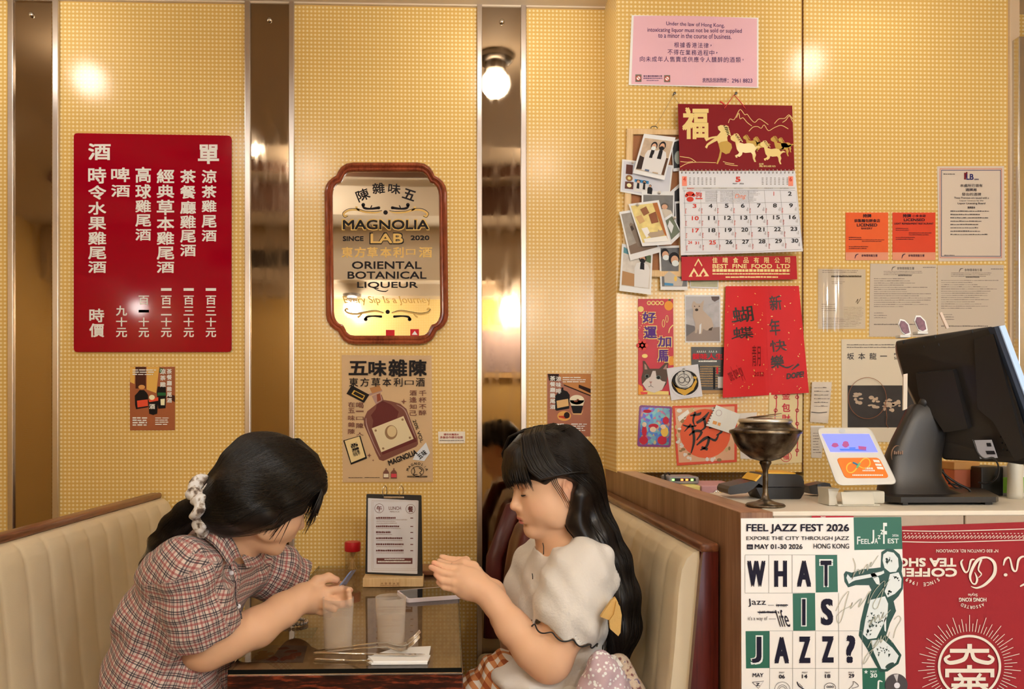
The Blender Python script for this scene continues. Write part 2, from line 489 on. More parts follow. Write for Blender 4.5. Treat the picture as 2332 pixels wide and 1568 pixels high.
# ceiling with an oval dark recess over the aisle
mb = MB()
cx, cy, ra, rb_, n = -0.3, 0.62, 2.3, 0.80, 64
el = lambda k, s=1.0, z=ZC: Vector((cx + ra * s * math.cos(2 * math.pi * k / n), cy + rb_ * s * math.sin(2 * math.pi * k / n), z))
def to_rect(p):
    d = p - Vector((cx, cy, ZC))
    t = min([((XR if d.x > 0 else XL) - cx) / d.x if abs(d.x) > 1e-9 else 1e9, ((YW if d.y > 0 else YF) - cy) / d.y if abs(d.y) > 1e-9 else 1e9])
    return Vector((cx + d.x * t, cy + d.y * t, ZC))
for k in range(n):
    a, b2 = el(k), el(k + 1)
    A2, B2 = to_rect(a), to_rect(b2)
    poly = [a, b2, B2, A2]
    if abs(A2.x - B2.x) > 1e-6 and abs(A2.y - B2.y) > 1e-6:
        corner = Vector((A2.x if abs(A2.x - XL) < 1e-6 or abs(A2.x - XR) < 1e-6 else B2.x, A2.y if abs(A2.y - YF) < 1e-6 or abs(A2.y - YW) < 1e-6 else B2.y, ZC))
        poly = [a, b2, B2, corner, A2]
    mb.face(poly, 0)
    mb.face([a, b2, el(k + 1, 1, ZC + 0.22), el(k, 1, ZC + 0.22)], 0 if -1.3 < a.x < -0.1 else 1)
    mb.face([el(k, 1, ZC + 0.22), el(k + 1, 1, ZC + 0.22), el(k + 1, 0.72, ZC + 0.22), el(k, 0.72, ZC + 0.22)], 0)
    mb.face([el(k, 0.72, ZC + 0.22), el(k + 1, 0.72, ZC + 0.22), el(k + 1, 0.72, ZC + 0.30), el(k, 0.72, ZC + 0.30)], 1)
    mb.face([el(k, 0.72, ZC + 0.30), el(k + 1, 0.72, ZC + 0.30), Vector((cx, cy, ZC + 0.30))], 0)
S('ceiling', mb, [M_ceil, M_brown])
mb = MB(); mb.box((XL, YF, 2.40), (XR, -0.62, ZC)); mb.box((XL, YF, 2.30), (XR, -0.80, 2.40)); S('trim_1', mb, M_ceil)
mb = MB()
mb.box((-1.95, -0.62, 2.50), (-1.2, -0.612, 2.64))
for i in range(9): mb.box((-1.94, -0.612, 2.508 + i * 0.0145), (-1.21, -0.606, 2.516 + i * 0.0145))
vent = tag(mb.build('ceiling_vent', M('vent_grey', A(90, 76, 62), 0.5)), 'dark slatted air vent in the ceiling beam opposite the booth, seen in the mirrors', 'vent')
# boxed-out wall behind the counter: front face at YC, side face towards the booth
XS = P(1405, 500, YC).x
ZB = P(1500, 1075, YC).z
XG = P(1829, 500, YC).x
mb = MB(); mb.box((XS, YC, ZB), (XG - 0.005, YW, ZC)); structure(mb.build('wall_column', LAM))
XE = P(2297, 500, YC).x
mb = MB(); mb.box((XG + 0.004, YC + 0.004, 0.0), (XE, YW, ZC)); structure(mb.build('wall_panel', LAM))
mb = MB(); mb.box((XG - 0.005, YC + 0.012, ZB), (XG + 0.004, YW, ZC)); S('trim_2', mb, M('groove_brown', A(110, 62, 26), 0.5))
mb = MB(); mb.box((XS - 0.0015, YC + 0.001, ZB), (XS, YW, ZC)); structure(mb.build('wall_column_side', LAMY))
mb = MB(); mb.box((XE, YC - 0.008, 0.0), (P(2319, 500, YC).x, YW, ZC), bevel=0.002); S('trim_3', mb, M('tan_edge_strip', A(205, 172, 132), 0.35))
# ceiling edge strip over the booth wall
mb = MB(); mb.box((XL, YW - 0.012, ZC - 0.006), (XS, YW, ZC)); S('trim_4', mb, M_ceil)

# ---------------------------------------------------------------- mirror strips
def mirror_strip(x0, x1, e0, e1, ytop, label, depth, stud=None, flip=False):
    a, c = P(x0, 600, depth - 0.004 if not flip else depth).x, P(x1, 600, depth).x
    t = thing('mirror_strip', label, 'mirror', ((a + c) / 2, depth, 0.02), 'smoked mirror strips on the booth wall')
    zt = P((x0 + x1) / 2, ytop, depth).z
    mb = MB(); mb.box((a, depth - 0.004, 0.02), (c, depth, zt)); mb.build('mirror_glass', M_smoke, t)
    for lo, hi in ((e0, x0), (x1, e1)):
        l, h = P(lo, 600, depth - 0.012).x, P(hi, 600, depth - 0.012).x
        mb = MB(); mb.box((l, depth - 0.014, 0.02), (h, depth, zt + 0.004), bevel=0.0025)
        mb.build('metal_edge', M_alu, t, smooth=False)
    mb = MB(); mb.box((P(e0, 600, depth).x, depth - 0.013, zt), (P(e1, 600, depth).x, depth, zt + 0.006)); mb.build('top_edge', M_alu, t)
    if stud:
        mb = MB(); p = P(*stud, depth - 0.006); mb.lathe([(0, -0.009), (0.005, -0.0085), (0.0085, -0.005), (0.0095, 0), (0.0095, 0.004)], p, 20, Matrix.Rotation(math.radians(-90), 3, 'X'))
        mb.build('stud', M_chrome, t, smooth=True)
    return t
mirror_strip(30, 119, 17, 133, 5, 'tall narrow smoked mirror strip beside the red drinks board, at the end of the wall', YW, (72, 34))
mirror_strip(570, 658, 557, 670, 7, 'tall narrow smoked mirror strip between the red drinks board and the wood framed mirror', YW, (614, 46))
mirror_strip(1098, 1186, 1086, 1199, 10, 'tall narrow smoked mirror strip behind the seated person in the cream blouse', YW, (1143, 50))

# ---------------------------------------------------------------- lamps
M_cap = M('lamp_cap', (0.25, 0.22, 0.19), 0.3, metal=1.0)
def lamp(x, y, z, label, pw):
    M_globe = M('lit_globe_%d' % int(pw * 100), (1, 0.95, 0.85), 0.3, emit=(LAMP_COLOUR, LAMP_POWER * pw))
    t = thing('ceiling_lamp', label, 'lamp', (x, y, z), 'globe lamps under the ceiling')
    mb = MB(); mb.ball((x, y, z - 0.12), 0.06, u=24, v=14); mb.build('globe', M_globe, t, smooth=True)
    mb = MB(); mb.lathe([(0, 0), (0.075, 0), (0.075, -0.022), (0.062, -0.034), (0.045, -0.036), (0.045, -0.066), (0.03, -0.075)], (x, y, z), 32); mb.build('cap', M_cap, t, angle=40)
    return t
for i, (x, y, pw) in enumerate(LAMP_SPOTS):
    inside = ((x - cx) / ra) ** 2 + ((y - cy) / (rb_ + 0.02)) ** 2 < 1
    z = 2.30 if y < -0.62 else ZC      # the beam opposite the booth hangs lower
    if inside: z = ZC + (0.30 if ((x - cx) / ra) ** 2 + ((y - cy) / rb_) ** 2 < 0.5 else 0.22)
    lamp(x, y, z, 'round white globe lamp with a dark cap under the ceiling, one of the reflected and added fill lamps', pw)

# ---------------------------------------------------------------- benches
M_leath = M('cream_upholstery', A(216, 190, 148), 0.42, var=0.05, vscale=14, bump=0.12, bscale=500, spec=0.4)
M_rail = wood('rail_wood', A(92, 50, 30), A(140, 82, 48), 'Y', 14, 0.08, 0.35, 0.2)
M_red = wood('dark_red_wood', A(52, 14, 10), A(92, 26, 18), 'Z', 12, 0.08, 0.25, 0.5)
def bench(xb, sgn, ytop, y0, y1, label):
    """xb: back plane; sgn: +1 faces +X, -1 faces -X."""
    t = thing('booth_bench', label, 'bench', (xb, (y0 + y1) / 2, 0))
    zt = ytop
    prof = [(0.0, zt - 0.02), (0.016, zt - 0.022), (0.031, zt - 0.035), (0.042, zt - 0.06), (0.05, zt - 0.11), (0.058, zt - 0.2), (0.066, zt - 0.3), (0.078, zt - 0.42), (0.092, zt - 0.55), (0.10, 0.44)]
    ts = np.linspace(0, len(prof) - 1, 46)
    px = np.interp(ts, range(len(prof)), [p[0] for p in prof]); pz = np.interp(ts, range(len(prof)), [p[1] for p in prof])
    nseg = round((y1 - y0) / 0.11)
    mb = MB()
    nu = nseg * 14
    def f(i, j):
        y = y0 + (y1 - y0) * i; k = j * 45
        x = np.interp(k, range(46), px); z = np.interp(k, range(46), pz)
        ph = (i * nseg) % 1.0; d = min(ph, 1 - ph)
        amt = min(1.0, j * 6)
        x += amt * (-0.0045 * math.exp(-(d / 0.055) ** 2) + 0.003 * math.sin(math.pi * ph))
        if d < 0.03 and 0.02 < i < 0.98: x += 0.0022 * amt
        x += 0.0012 * math.sin(y * 37 + z * 21)
        return Vector((xb + sgn * x, y, z))
    mb.grid(f, nu, 45)
    for e in (0.0, 1.0):
        pts = [f(e, k / 45) for k in range(46)] + [Vector((xb - sgn * 0.0, y0 if e == 0 else y1, 0.44))]
        mb.flat(pts)
    mb.build('cushion_back', M_leath, t, smooth=True, angle=50)
    mb = MB(); mb.box((min(xb + sgn * 0.06, xb + sgn * 0.44), y0, 0.34), (max(xb + sgn * 0.06, xb + sgn * 0.44), y1, 0.43), bevel=0.03, seg=4); mb.build('seat_cushion', M_leath, t, smooth=True, angle=50)
    mb = MB(); mb.box((min(xb, xb + sgn * 0.42), y0 + 0.01, 0), (max(xb, xb + sgn * 0.42), y1, 0.34)); mb.build('base', M_red, t)
    # back board with its slanted front edge, and the rail along its top
    poly = [(xb - sgn * 0.034, y0 - 0.018, 0), (xb - sgn * 0.034, y0 - 0.018, zt - 0.016), (xb - sgn * 0.002, y0 - 0.018, zt - 0.016), (xb + sgn * 0.003, y0 - 0.018, zt - 0.06), (xb + sgn * 0.03, y0 - 0.018, zt - 0.36), (xb + sgn * 0.05, y0 - 0.018, 0.44), (xb + sgn * 0.05, y0 - 0.018, 0)]
    mb = MB(); mb.prism(poly, (0, 0.018, 0)); mb.box((min(xb, xb - sgn * 0.034), y0, 0), (max(xb, xb - sgn * 0.034), y1, zt - 0.016))
    mb.build('back_board', M_red, t)
    mb = MB(); mb.box((min(xb - sgn * 0.036, xb + sgn * 0.004), y0 - 0.02, zt - 0.02), (max(xb - sgn * 0.036, xb + sgn * 0.004), y1, zt), bevel=0.006, seg=3); mb.build('top_rail', M_rail, t, smooth=True, angle=40)
    return t
zl = P(370, 1120, YW).z
bench(P(370, 1120, YW).x, 1, zl, 1.70, YW - 0.016, 'cream channel-tufted booth bench behind the person in the plaid shirt')
zr = P(1365, 1112, YW).z
bench(0.5375, -1, zr, 1.70, YW - 0.016, 'cream booth bench with a dark red wooden end, against the counter')

# ---------------------------------------------------------------- booth table
TX0, TX1, TY0, TY1, TZ = -0.482, 0.028, 1.735, 2.93, 0.75
t = thing('booth_table', 'narrow dark wooden booth table with a glass top and worn red-brown front edge', 'table', ((TX0 + TX1) / 2, (TY0 + TY1) / 2, 0))
M_worn = bpy.data.materials.new('worn_red_brown_wood')
nt, N, L, b = nodes_of(M_worn)
tc = N.new('ShaderNodeTexCoord'); mp = N.new('ShaderNodeMapping'); mp.inputs['Scale'].default_value = (6, 6, 40)
L.new(tc.outputs['Object'], mp.inputs[0])
nz = N.new('ShaderNodeTexNoise'); nz.inputs['Scale'].default_value = 3.2; nz.inputs['Detail'].default_value = 8; nz.inputs['Roughness'].default_value = 0.7
L.new(mp.outputs[0], nz.inputs['Vector'])
L.new(ramp(N, L, nz.outputs['Fac'], [(0.40, A(28, 12, 8)), (0.52, A(58, 22, 12)), (0.60, A(120, 48, 24)), (0.72, A(150, 70, 38))]), b.inputs['Base Color'])
setp(b, rough=0.3, coat=0.3)
M_ttop = wood('table_top_wood', A(176, 132, 90), A(208, 164, 114), 'Y', 6, 0.2, 0.5)
M_pane = bpy.data.materials.new('clear_glass_pane')
nt, N, L, b = nodes_of(M_pane)
tr = N.new('ShaderNodeBsdfTransparent'); tr.inputs[0].default_value = (0.90, 0.92, 0.88, 1)
gl = N.new('ShaderNodeBsdfGlossy'); gl.inputs['Roughness'].default_value = 0.015
fr = N.new('ShaderNodeFresnel'); fr.inputs['IOR'].default_value = 1.58
ms = N.new('ShaderNodeMixShader'); L.new(fr.outputs[0], ms.inputs[0]); L.new(tr.outputs[0], ms.inputs[1]); L.new(gl.outputs[0], ms.inputs[2])
L.new(ms.outputs[0], N['Material Output'].inputs['Surface'])
mb = MB(); mb.box((TX0, TY0, TZ - 0.052), (TX1, TY1, TZ - 0.0105), bevel=0.003); 
for f_ in mb.bm.faces: f_.material_index = 1 if f_.normal.z > 0.9 else 0
mb.build('wooden_top', [M_worn, M_ttop], t, recalc=False)
mb = MB(); mb.face([(TX0 + 0.002, TY0 + 0.001, TZ), (TX1 - 0.002, TY0 + 0.001, TZ), (TX1 - 0.002, TY1, TZ), (TX0 + 0.002, TY1, TZ)]); mb.build('glass_top', M_pane, t, recalc=False)
mb = MB()
for (a, b2, c, d) in ((TX0 + 0.002, TY0 + 0.001, TX1 - 0.002, TY0 + 0.0035), (TX0 + 0.002, TY0, TX0 + 0.0045, TY1), (TX1 - 0.0045, TY0, TX1 - 0.002, TY1)): mb.box((a, b2, TZ - 0.0095), (c, d, TZ - 0.0003))
mb.build('glass_edge', M('dark_glass_edge', (0.004, 0.006, 0.006), 0.08), t)
mb = MB(); mb.box((-0.26, 2.2, 0.03), (-0.19, 2.45, TZ - 0.052)); mb.box((-0.42, 1.95, 0.0), (-0.03, 2.7, 0.03)); mb.build('pedestal', M_red, t)

# ---------------------------------------------------------------- counter
CXL, CY0, CY1, CZ = 0.5775, 1.57, 1.96, 1.108
M_lamw = wood('brown_wood_laminate', A(112, 72, 46), A(164, 120, 84), 'Z', 20, 0.035, 0.38, 0.0, c3=A(136, 92, 60))
M_lamt = wood('brown_wood_laminate_top', A(150, 106, 74), A(186, 140, 102), 'Y', 20, 0.035, 0.4)
t = thing('cashier_counter', 'brown wood-laminate cashier counter with a cream top beside the booth', 'counter', (1.4, 1.8, 0))
mb = MB(); mb.box((CXL, CY0, 0), (CXL + 0.066, YW - 0.004, CZ - 0.0012), bevel=0.001, seg=1)
for f_ in mb.bm.faces: f_.material_index = 1 if f_.normal.z > 0.9 else 0
side = mb.build('side_panel', [M_lamw, M_lamt], t, recalc=False)
mb = MB(); mb.box((CXL + 0.066, CY0 + 0.002, CZ - 0.010), (2.6, CY1, CZ), bevel=0.002); mb.build('worktop', M('cream_worktop', A(228, 208, 178), 0.45, var=0.02), t)
mb = MB(); mb.box((CXL + 0.066, CY0 + 0.012, 0), (2.6, CY1 - 0.02, CZ - 0.010)); mb.build('front_panel', M('counter_front', A(150, 120, 92), 0.5), t)
M_tile = M('tan_tile', A(170, 144, 116), 0.35, var=0.08, vscale=60)
mb = MB()
x = CXL + 0.068
for w in (0.12, 0.272, 0.33, 0.33, 0.33, 0.33):
    mb.box((x, CY0 + 0.004, CZ - 0.04), (x + w - 0.003, CY0 + 0.012, CZ - 0.0035), bevel=0.0015, seg=1); x += w
mb.build('edge_tiles', M_tile, t)
# back shelf under the boxed-out wall
mb = MB(); mb.box((CXL + 0.068, 2.25, 0), (2.5, 2.69, 0.97)); 
tag(mb.build('back_shelf', M('dark_shelf', A(92, 66, 46), 0.5)), 'low dark shelf under the boxed-out wall behind the counter', 'shelf')
mb = MB(); zs = P(2325, 82, 2.70).z
mb.box((P(2320, 300, 2.70).x, 2.70, 0.0), (2.85, 2.945, zs), bevel=0.004)
st = tag(mb.build('steel_cabinet', M_steel), 'tall stainless steel cabinet at the end of the golden wall beside the cash register', 'cabinet')
mb = MB(); mb.box((XL + 0.5, YF + 0.002, 0.0), (0.95, YF + 0.10, 0.42)); structure(mb.build('baseboard_front', M_brown))
# ================================================================ signs and papers on the booth wall
M_redgloss = M('red_acrylic', A(152, 0, 22), 0.07, spec=0.32)
CREAM = M('cream_print', A(232, 220, 198), 0.5)
BLK = ink(24, 18, 18)
def rows(*v): return [(v[i], v[i + 1]) for i in range(0, len(v), 2)]
def wob(s, t): return 0.0
# red drinks board
s = Sheet('drinks_board', 'big glossy red board listing drinks and prices in cream Chinese characters', 'sign', YW, (150, 290, 0.338),
          [(53, 38), (1116, 55), (1116, 1512), (53, 1512)], M_redgloss, thick=0.006, lift=0.009, round_=26)
s.layer('lettering', CREAM)
s.text('酒', 150, 108, 302, 220, 0.03); s.text('單', 890, 115, 1032, 246, 0.03)
s.column('涼茶雞尾酒', 915, 1015, rows(285, 375, 390, 475, 490, 570, 590, 675, 690, 768), 0.026)
s.column('茶餐廳雞尾酒', 770, 876, rows(285, 375, 390, 480, 495, 582, 592, 680, 690, 775, 787, 868), 0.026)
s.column('經典草本雞尾酒', 612, 730, rows(281, 375, 386, 475, 487, 590, 600, 694, 702, 790, 802, 890, 902, 980), 0.026)
s.column('高球雞尾酒', 468, 574, rows(266, 372, 382, 480, 488, 572, 585, 668, 682, 762), 0.026)
s.column('啤酒', 305, 432, rows(270, 368, 386, 468), 0.026)
s.column('時令水果雞尾酒', 150, 272, rows(268, 378, 390, 486, 500, 588, 602, 690, 702, 790, 802, 888, 900, 980), 0.026)
for x0, x1, w in ((942, 1012, '一百三十元'), (793, 862, '一百三十元'), (641, 712, '一百二十元'), (490, 560, '一百一十元')):
    rr = {'一': (1082, 1100)}
    for ch, (a, b2) in zip(w, rows(1082, 1100, 1132, 1194, 1206, 1266, 1280, 1340, 1350, 1412)):
        if w[2] == ch and ch == '一': a, b2 = 1228, 1246
        s.text(ch, x0, a, x1, b2, 0.024)
s.column('九十元', 338, 412, rows(1200, 1268, 1278, 1340, 1350, 1412), 0.024)
s.column('時價', 158, 258, rows(1220, 1312, 1320, 1412), 0.026)
s.done()

# small drink posters
M_pbrown = M('poster_brown', A(160, 84, 44), 0.4, var=0.12, vscale=18)
def bottle_poster(t, label, bx):
    s = Sheet('drink_poster', label, 'poster', YW, t, [bx[0], bx[1], bx[2], bx[3]], M_pbrown, group=None, lift=0.002)
    return s
s = bottle_poster((280, 820, 0.1148), 'small brown drink poster with a red-labelled bottle, under the red board', [(135, 125), (1032, 128), (1030, 1385), (140, 1388)])
s.layer('print', ink(226, 170, 78)).poly([(470, 130), (720, 130), (660, 650), (470, 580)]).poly([(135, 130), (245, 130), (230, 470), (140, 430)])
s.layer('print', ink(74, 34, 20)).rect(250, 130, 455, 560).poly([(870, 660), (1030, 700), (1030, 830), (880, 740)])
s.layer('print', ink(24, 16, 14)).poly([(235, 700), (290, 640), (330, 590), (420, 590), (470, 640), (500, 690), (500, 930), (260, 970), (240, 880)]).poly([(690, 520), (850, 520), (855, 700), (845, 950), (700, 960), (670, 640)]).poly([(500, 790), (700, 770), (680, 1060), (600, 1085), (520, 1060)])
s.layer('print', ink(218, 150, 80)).disc(372, 530, 66, 44)
s.layer('print', ink(226, 78, 46)).poly([(278, 800), (492, 775), (495, 905), (290, 935)]).poly([(510, 790), (700, 730), (700, 800), (520, 830)])
s.layer('print', ink(240, 222, 170)).disc(575, 735, 58, 50).poly([(745, 770), (830, 760), (825, 890), (750, 890)])
s.layer('print', ink(40, 92, 48)).rect(685, 640, 850, 700).poly([(730, 150), (830, 170), (800, 260), (720, 240)])
s.layer('lettering', CREAM)
s.column('涼茶雞', 735, 850, rows(170, 275, 300, 400, 430, 530), 0.03).column('茶餐廳雞尾酒', 868, 970, rows(170, 270, 285, 385, 400, 500, 520, 615, 630, 725, 745, 840), 0.03)
s.text('酒', 520, 865, 635, 965, 0.03)
s.lines(190, 180, 700, 310, 3, 0.5, 0.35, 3, (60, 160)).lines(190, 1125, 490, 1310, 4, 0.66, 0.15, 4, (70, 120)).lines(640, 1130, 975, 1300, 4, 0.5, 0.3, 5, (60, 140))
s.done()
s = bottle_poster((1225, 835, 0.1116), 'small brown drink poster showing a foam-topped coffee glass', [(188, 138), (1080, 142), (1072, 1418), (195, 1414)])
s.layer('print', ink(196, 128, 70)).poly([(430, 145), (1078, 145), (1078, 590), (520, 350)])
s.layer('print', ink(44, 20, 14)).poly([(200, 145), (430, 145), (400, 290), (230, 280)]).poly([(835, 360), (1076, 450), (1076, 540), (830, 425)]).poly([(530, 355), (1076, 575), (1076, 600), (530, 380)])
s.layer('print', ink(22, 18, 20)).poly([(480, 420), (520, 420), (520, 470), (600, 500), (650, 570), (640, 850), (380, 895), (350, 870), (350, 600), (420, 510), (475, 470)]).poly([(670, 780), (925, 780), (880, 945), (720, 945)])
s.layer('print', ink(224, 174, 110)).poly([(380, 690), (615, 650), (630, 795), (395, 842)]).poly([(660, 870), (720, 950), (880, 950), (930, 860), (890, 975), (720, 970)])
s.layer('print', ink(240, 220, 180)).disc(795, 670, 150, 98).poly([(640, 680), (955, 680), (920, 790), (680, 790)])
s.layer('print', ink(120, 56, 30)).disc(775, 700, 40, 18).disc(815, 668, 26, 14)
s.layer('print', ink(230, 160, 80)).disc(535, 1000, 140, 102)
s.layer('print', ink(196, 60, 34)).poly([(420, 1000), (640, 990), (650, 1030), (560, 1060), (430, 1030)])
s.layer('print', ink(40, 20, 16)).disc(590, 985, 60, 66)
s.layer('lettering', CREAM)
s.column('茶餐廳雞尾酒', 245, 355, rows(185, 285, 305, 400, 418, 515, 535, 630, 650, 745, 770, 860), 0.03).column('涼味啡', 368, 475, rows(195, 290, 312, 415, 440, 545), 0.03)
s.lines(505, 205, 1025, 335, 3, 0.5, 0.35, 6, (60, 160)).lines(250, 1155, 545, 1330, 4, 0.66, 0.15, 7, (70, 120)).lines(680, 1155, 1025, 1325, 4, 0.5, 0.3, 8, (60, 140))
s.done()

# wood-framed mirror with printed lettering
T = (720, 360, 0.2807)
def skew(p): return (p[0] + (p[1] - 772) / 742 * 9, p[1])
oq = [(310, 33), (255, 42), (210, 70), (184, 108), (170, 140), (138, 158), (106, 186), (82, 226), (72, 275)]
iq = [(304, 108), (268, 114), (240, 138), (222, 176), (210, 196), (180, 206), (156, 232), (144, 262), (139, 300)]
def full(q):
    tl = list(q)[::-1]
    m = lambda a: [(1140 - x, y) for x, y in a]
    v = lambda a: [(x, 1546 - y) for x, y in a]
    q = list(q)
    return [skew(p) for p in tl + m(q) + v(m(tl)) + v(q)]
outer, inner = full(oq), full(iq)
fr_t = thing('framed_mirror', 'wood framed bar mirror with black and gold lettering and notched round corners', 'mirror', P(880, 577, YW))
M_mahog = wood('mahogany_frame', A(104, 40, 22), A(156, 72, 40), 'Z', 10, 0.2, 0.18, 0.6)
mb = MB()
fw = lambda q, off: P(T[0] + q[0] * T[2], T[1] + q[1] * T[2], YW - off)
prof = [(0.0, 0.001), (0.0, 0.014), (0.12, 0.021), (0.3, 0.024), (0.48, 0.019), (0.56, 0.016), (0.62, 0.019), (0.78, 0.020), (0.92, 0.016), (1.0, 0.010), (1.0, 0.004)]
rings = [[mb.bm.verts.new(fw((o[0] + (i[0] - o[0]) * k, o[1] + (i[1] - o[1]) * k), h)) for o, i in zip(outer, inner)] for k, h in prof]
for a, b2 in zip(rings, rings[1:]):
    for k in range(len(a)): mb.bm.faces.new((a[k], a[(k + 1) % len(a)], b2[(k + 1) % len(a)], b2[k]))
mb.build('frame', M_mahog, fr_t, smooth=True, angle=35)
M_mirror = M('silver_mirror', (0.74, 0.70, 0.62), 0.02, metal=1.0)
s = Sheet('mirror_glass', None, None, YW, T, inner, M_mirror, lift=0.0075, thick=0.003, parent=fr_t)
GOLD = M('gold_print', A(214, 164, 78), 0.4, spec=0.4)
s.layer('lettering', GOLD)
s.text('MAGNOLIA', 208, 492, 922, 586, 0.055, keep=False)
for k in (-1, 1):
    X = lambda u: 563 + k * (u - 563)
    s.stroke([(X(530), 432), (X(480), 442), (X(400), 436), (X(330), 418), (X(262), 424), (X(222), 452), (X(236), 474), (X(252), 462)], [4, 12, 16, 16, 14, 16, 20, 12])
    s.stroke([(X(352), 424), (X(330), 410), (X(326), 392)], [10, 14, 18])
    X2 = lambda u: 580 + k * (u - 580)
    s.stroke([(X2(545), 1258), (X2(480), 1240), (X2(400), 1250), (X2(320), 1264), (X2(260), 1256), (X2(236), 1232), (X2(250), 1220), (X2(262), 1232)], [4, 12, 16, 16, 14, 16, 18, 10])
    s.stroke([(X2(370), 1262), (X2(350), 1282), (X2(336), 1290)], [10, 14, 16])
for i, (ch, w) in enumerate(zip('東方草本利口酒', (92, 92, 84, 92, 86, 76, 108))):
    x = 206 + i * 104.5
    s.text(ch, x, 720 if ch != '口' else 738, x + w, 806 if ch != '口' else 784, 0.03)
s.text('Every Sip Is a Journey', 225, 1118, 930, 1192, 0.006, shear=-0.35)
s.layer('lettering', BLK)
s.text('MAGNOLIA', 216, 500, 914, 578, 0.03)
s.text('LAB', 432, 602, 712, 698, 0.06)
for k in (-1, 1):
    X = lambda u: 563 + k * (u - 563)
    s.stroke([(X(376), 380), (X(392), 404), (X(440), 410), (X(505), 402)], [14, 20, 14, 22]); s.disc(X(382), 378, 15); s.disc(X(508), 402, 12)
    s.stroke([(X(440), 408), (X(448), 390), (X(452), 382)], 8)
    s.stroke([(X(534), 424), (X(480), 432), (X(400), 428), (X(330), 408), (X(258), 412), (X(214), 446), (X(230), 480), (X(258), 470)], 4)
    X2 = lambda u: 580 + k * (u - 580)
    s.stroke([(X2(398), 1312), (X2(410), 1288), (X2(460), 1280), (X2(525), 1284)], [16, 18, 12, 20]); s.disc(X2(402), 1306, 15); s.disc(X2(526), 1284, 10)
    s.stroke([(X2(548), 1252), (X2(480), 1233), (X2(400), 1243), (X2(320), 1256), (X2(256), 1246), (X2(232), 1222)], 4)
s.disc(563, 440, 18).disc(580, 1246, 17)
s.text('陳', 326, 250, 432, 344, 0.02, rot=-22).text('雜', 456, 200, 556, 288, 0.02, rot=-5).text('味', 584, 206, 684, 290, 0.02, rot=5).text('五', 704, 254, 806, 338, 0.03, rot=18)
s.text('SINCE', 216, 632, 384, 672, 0.04).text('2020', 766, 626, 918, 665, 0.04)
s.text('ORIENTAL', 290, 836, 855, 898, 0.025).text('BOTANICAL', 255, 918, 895, 978, 0.025).text('LIQUEUR', 332, 1002, 826, 1060, 0.025)
s.stroke([(470, 1056), (510, 1074), (560, 1080), (585, 1068)], [4, 8, 8, 4])
s.layer('lettering', GOLD); s.text('LAB', 441, 610, 704, 689, 0.03)
s.layer('sticker', ink(200, 36, 40)); s.rect(566, 1392, 636, 1448).rect(764, 1386, 834, 1448)
s.layer('sticker', ink(240, 226, 214)).poly([(780, 1425), (800, 1400), (818, 1425), (822, 1432), (776, 1432)])
s.done()

# kraft poster with the bottle
s = Sheet('kraft_poster', 'tan kraft-paper poster with a slanted brown liqueur bottle, under the framed mirror', 'poster', YW, (760, 790, 0.2041),
          [(88, 88), (1092, 92), (1108, 1502), (100, 1506)], paper(206, 166, 118, var=0.03), lift=0.002)
s.layer('print', ink(120, 70, 54)).poly([(448, 560), (470, 640), (375, 715), (335, 800), (338, 870), (400, 1010), (470, 1180), (508, 1256), (552, 1270), (922, 1108), (942, 1080), (935, 1010), (868, 840), (812, 690), (742, 632), (640, 602), (556, 588), (535, 530), (430, 545)])
s.layer('print', ink(98, 40, 34)).poly([(480, 640), (548, 600), (640, 640), (725, 720), (705, 790), (790, 780), (930, 1050), (545, 1200), (430, 900), (440, 820), (415, 760), (470, 690)])
s.layer('print', ink(170, 130, 112)).poly([(388, 522), (536, 468), (545, 492), (400, 545)]).poly([(425, 545), (520, 505), (545, 590), (470, 640)]).stroke([(700, 640), (790, 700), (850, 840), (915, 1010)], [4, 14, 12, 6]).stroke([(360, 790), (370, 880), (440, 1060), (520, 1220)], [6, 14, 10, 6])
s.layer('print', ink(178, 118, 66)).poly([(400, 456), (508, 425), (538, 482), (430, 518)])
s.layer('print', ink(140, 66, 40)).poly([(480, 528), (515, 515), (530, 590), (485, 612)])
s.layer('print', ink(222, 196, 148)).poly([(424, 906), (778, 768), (892, 1022), (530, 1172)])
s.layer('print', ink(150, 112, 74)); s.disc(640, 950, 70, 80); 
for u, v in ((468, 930), (768, 808), (850, 1010), (552, 1130)): s.disc(u, v, 13)
s.layer('print', ink(214, 182, 128)).disc(648, 940, 52, 62)
s.layer('print', ink(26, 18, 14)).poly([(200, 425), (398, 530), (338, 622), (142, 520)]).poly([(106, 1040), (296, 985), (372, 1240), (192, 1312)]).poly([(560, 600), (548, 604), (470, 640)])
s.layer('print', ink(206, 158, 62)).poly([(226, 478), (350, 540), (325, 590), (198, 522)])
s.layer('print', ink(230, 196, 132)).poly([(122, 1045), (286, 995), (352, 1225), (196, 1288)])
s.layer('print', ink(34, 24, 20)).poly([(238, 492), (338, 545), (320, 572), (216, 520)])
s.text('好好味', 200, 1060, 282, 1215, 0.03, rot=-15)
s.layer('print', ink(222, 216, 212)).poly([(1030, 1062), (1075, 1180), (1010, 1270), (880, 1255), (905, 1200)])
s.layer('print', ink(122, 74, 56)); 
for u, v, r in ((782, 606, 34), (398, 1206, 26), (440, 1262, 15)):
    s.poly([(u, v - r), (u + r * .22, v - r * .22), (u + r, v), (u + r * .22, v + r * .22), (u, v + r), (u - r * .22, v + r * .22), (u - r, v), (u - r * .22, v - r * .22)])
s.column('千杯不醉', 950, 1034, rows(482, 545, 558, 618, 636, 690, 702, 760), 0.02).column('酒逢知己', 846, 926, rows(480, 540, 556, 618, 636, 690, 706, 764), 0.02)
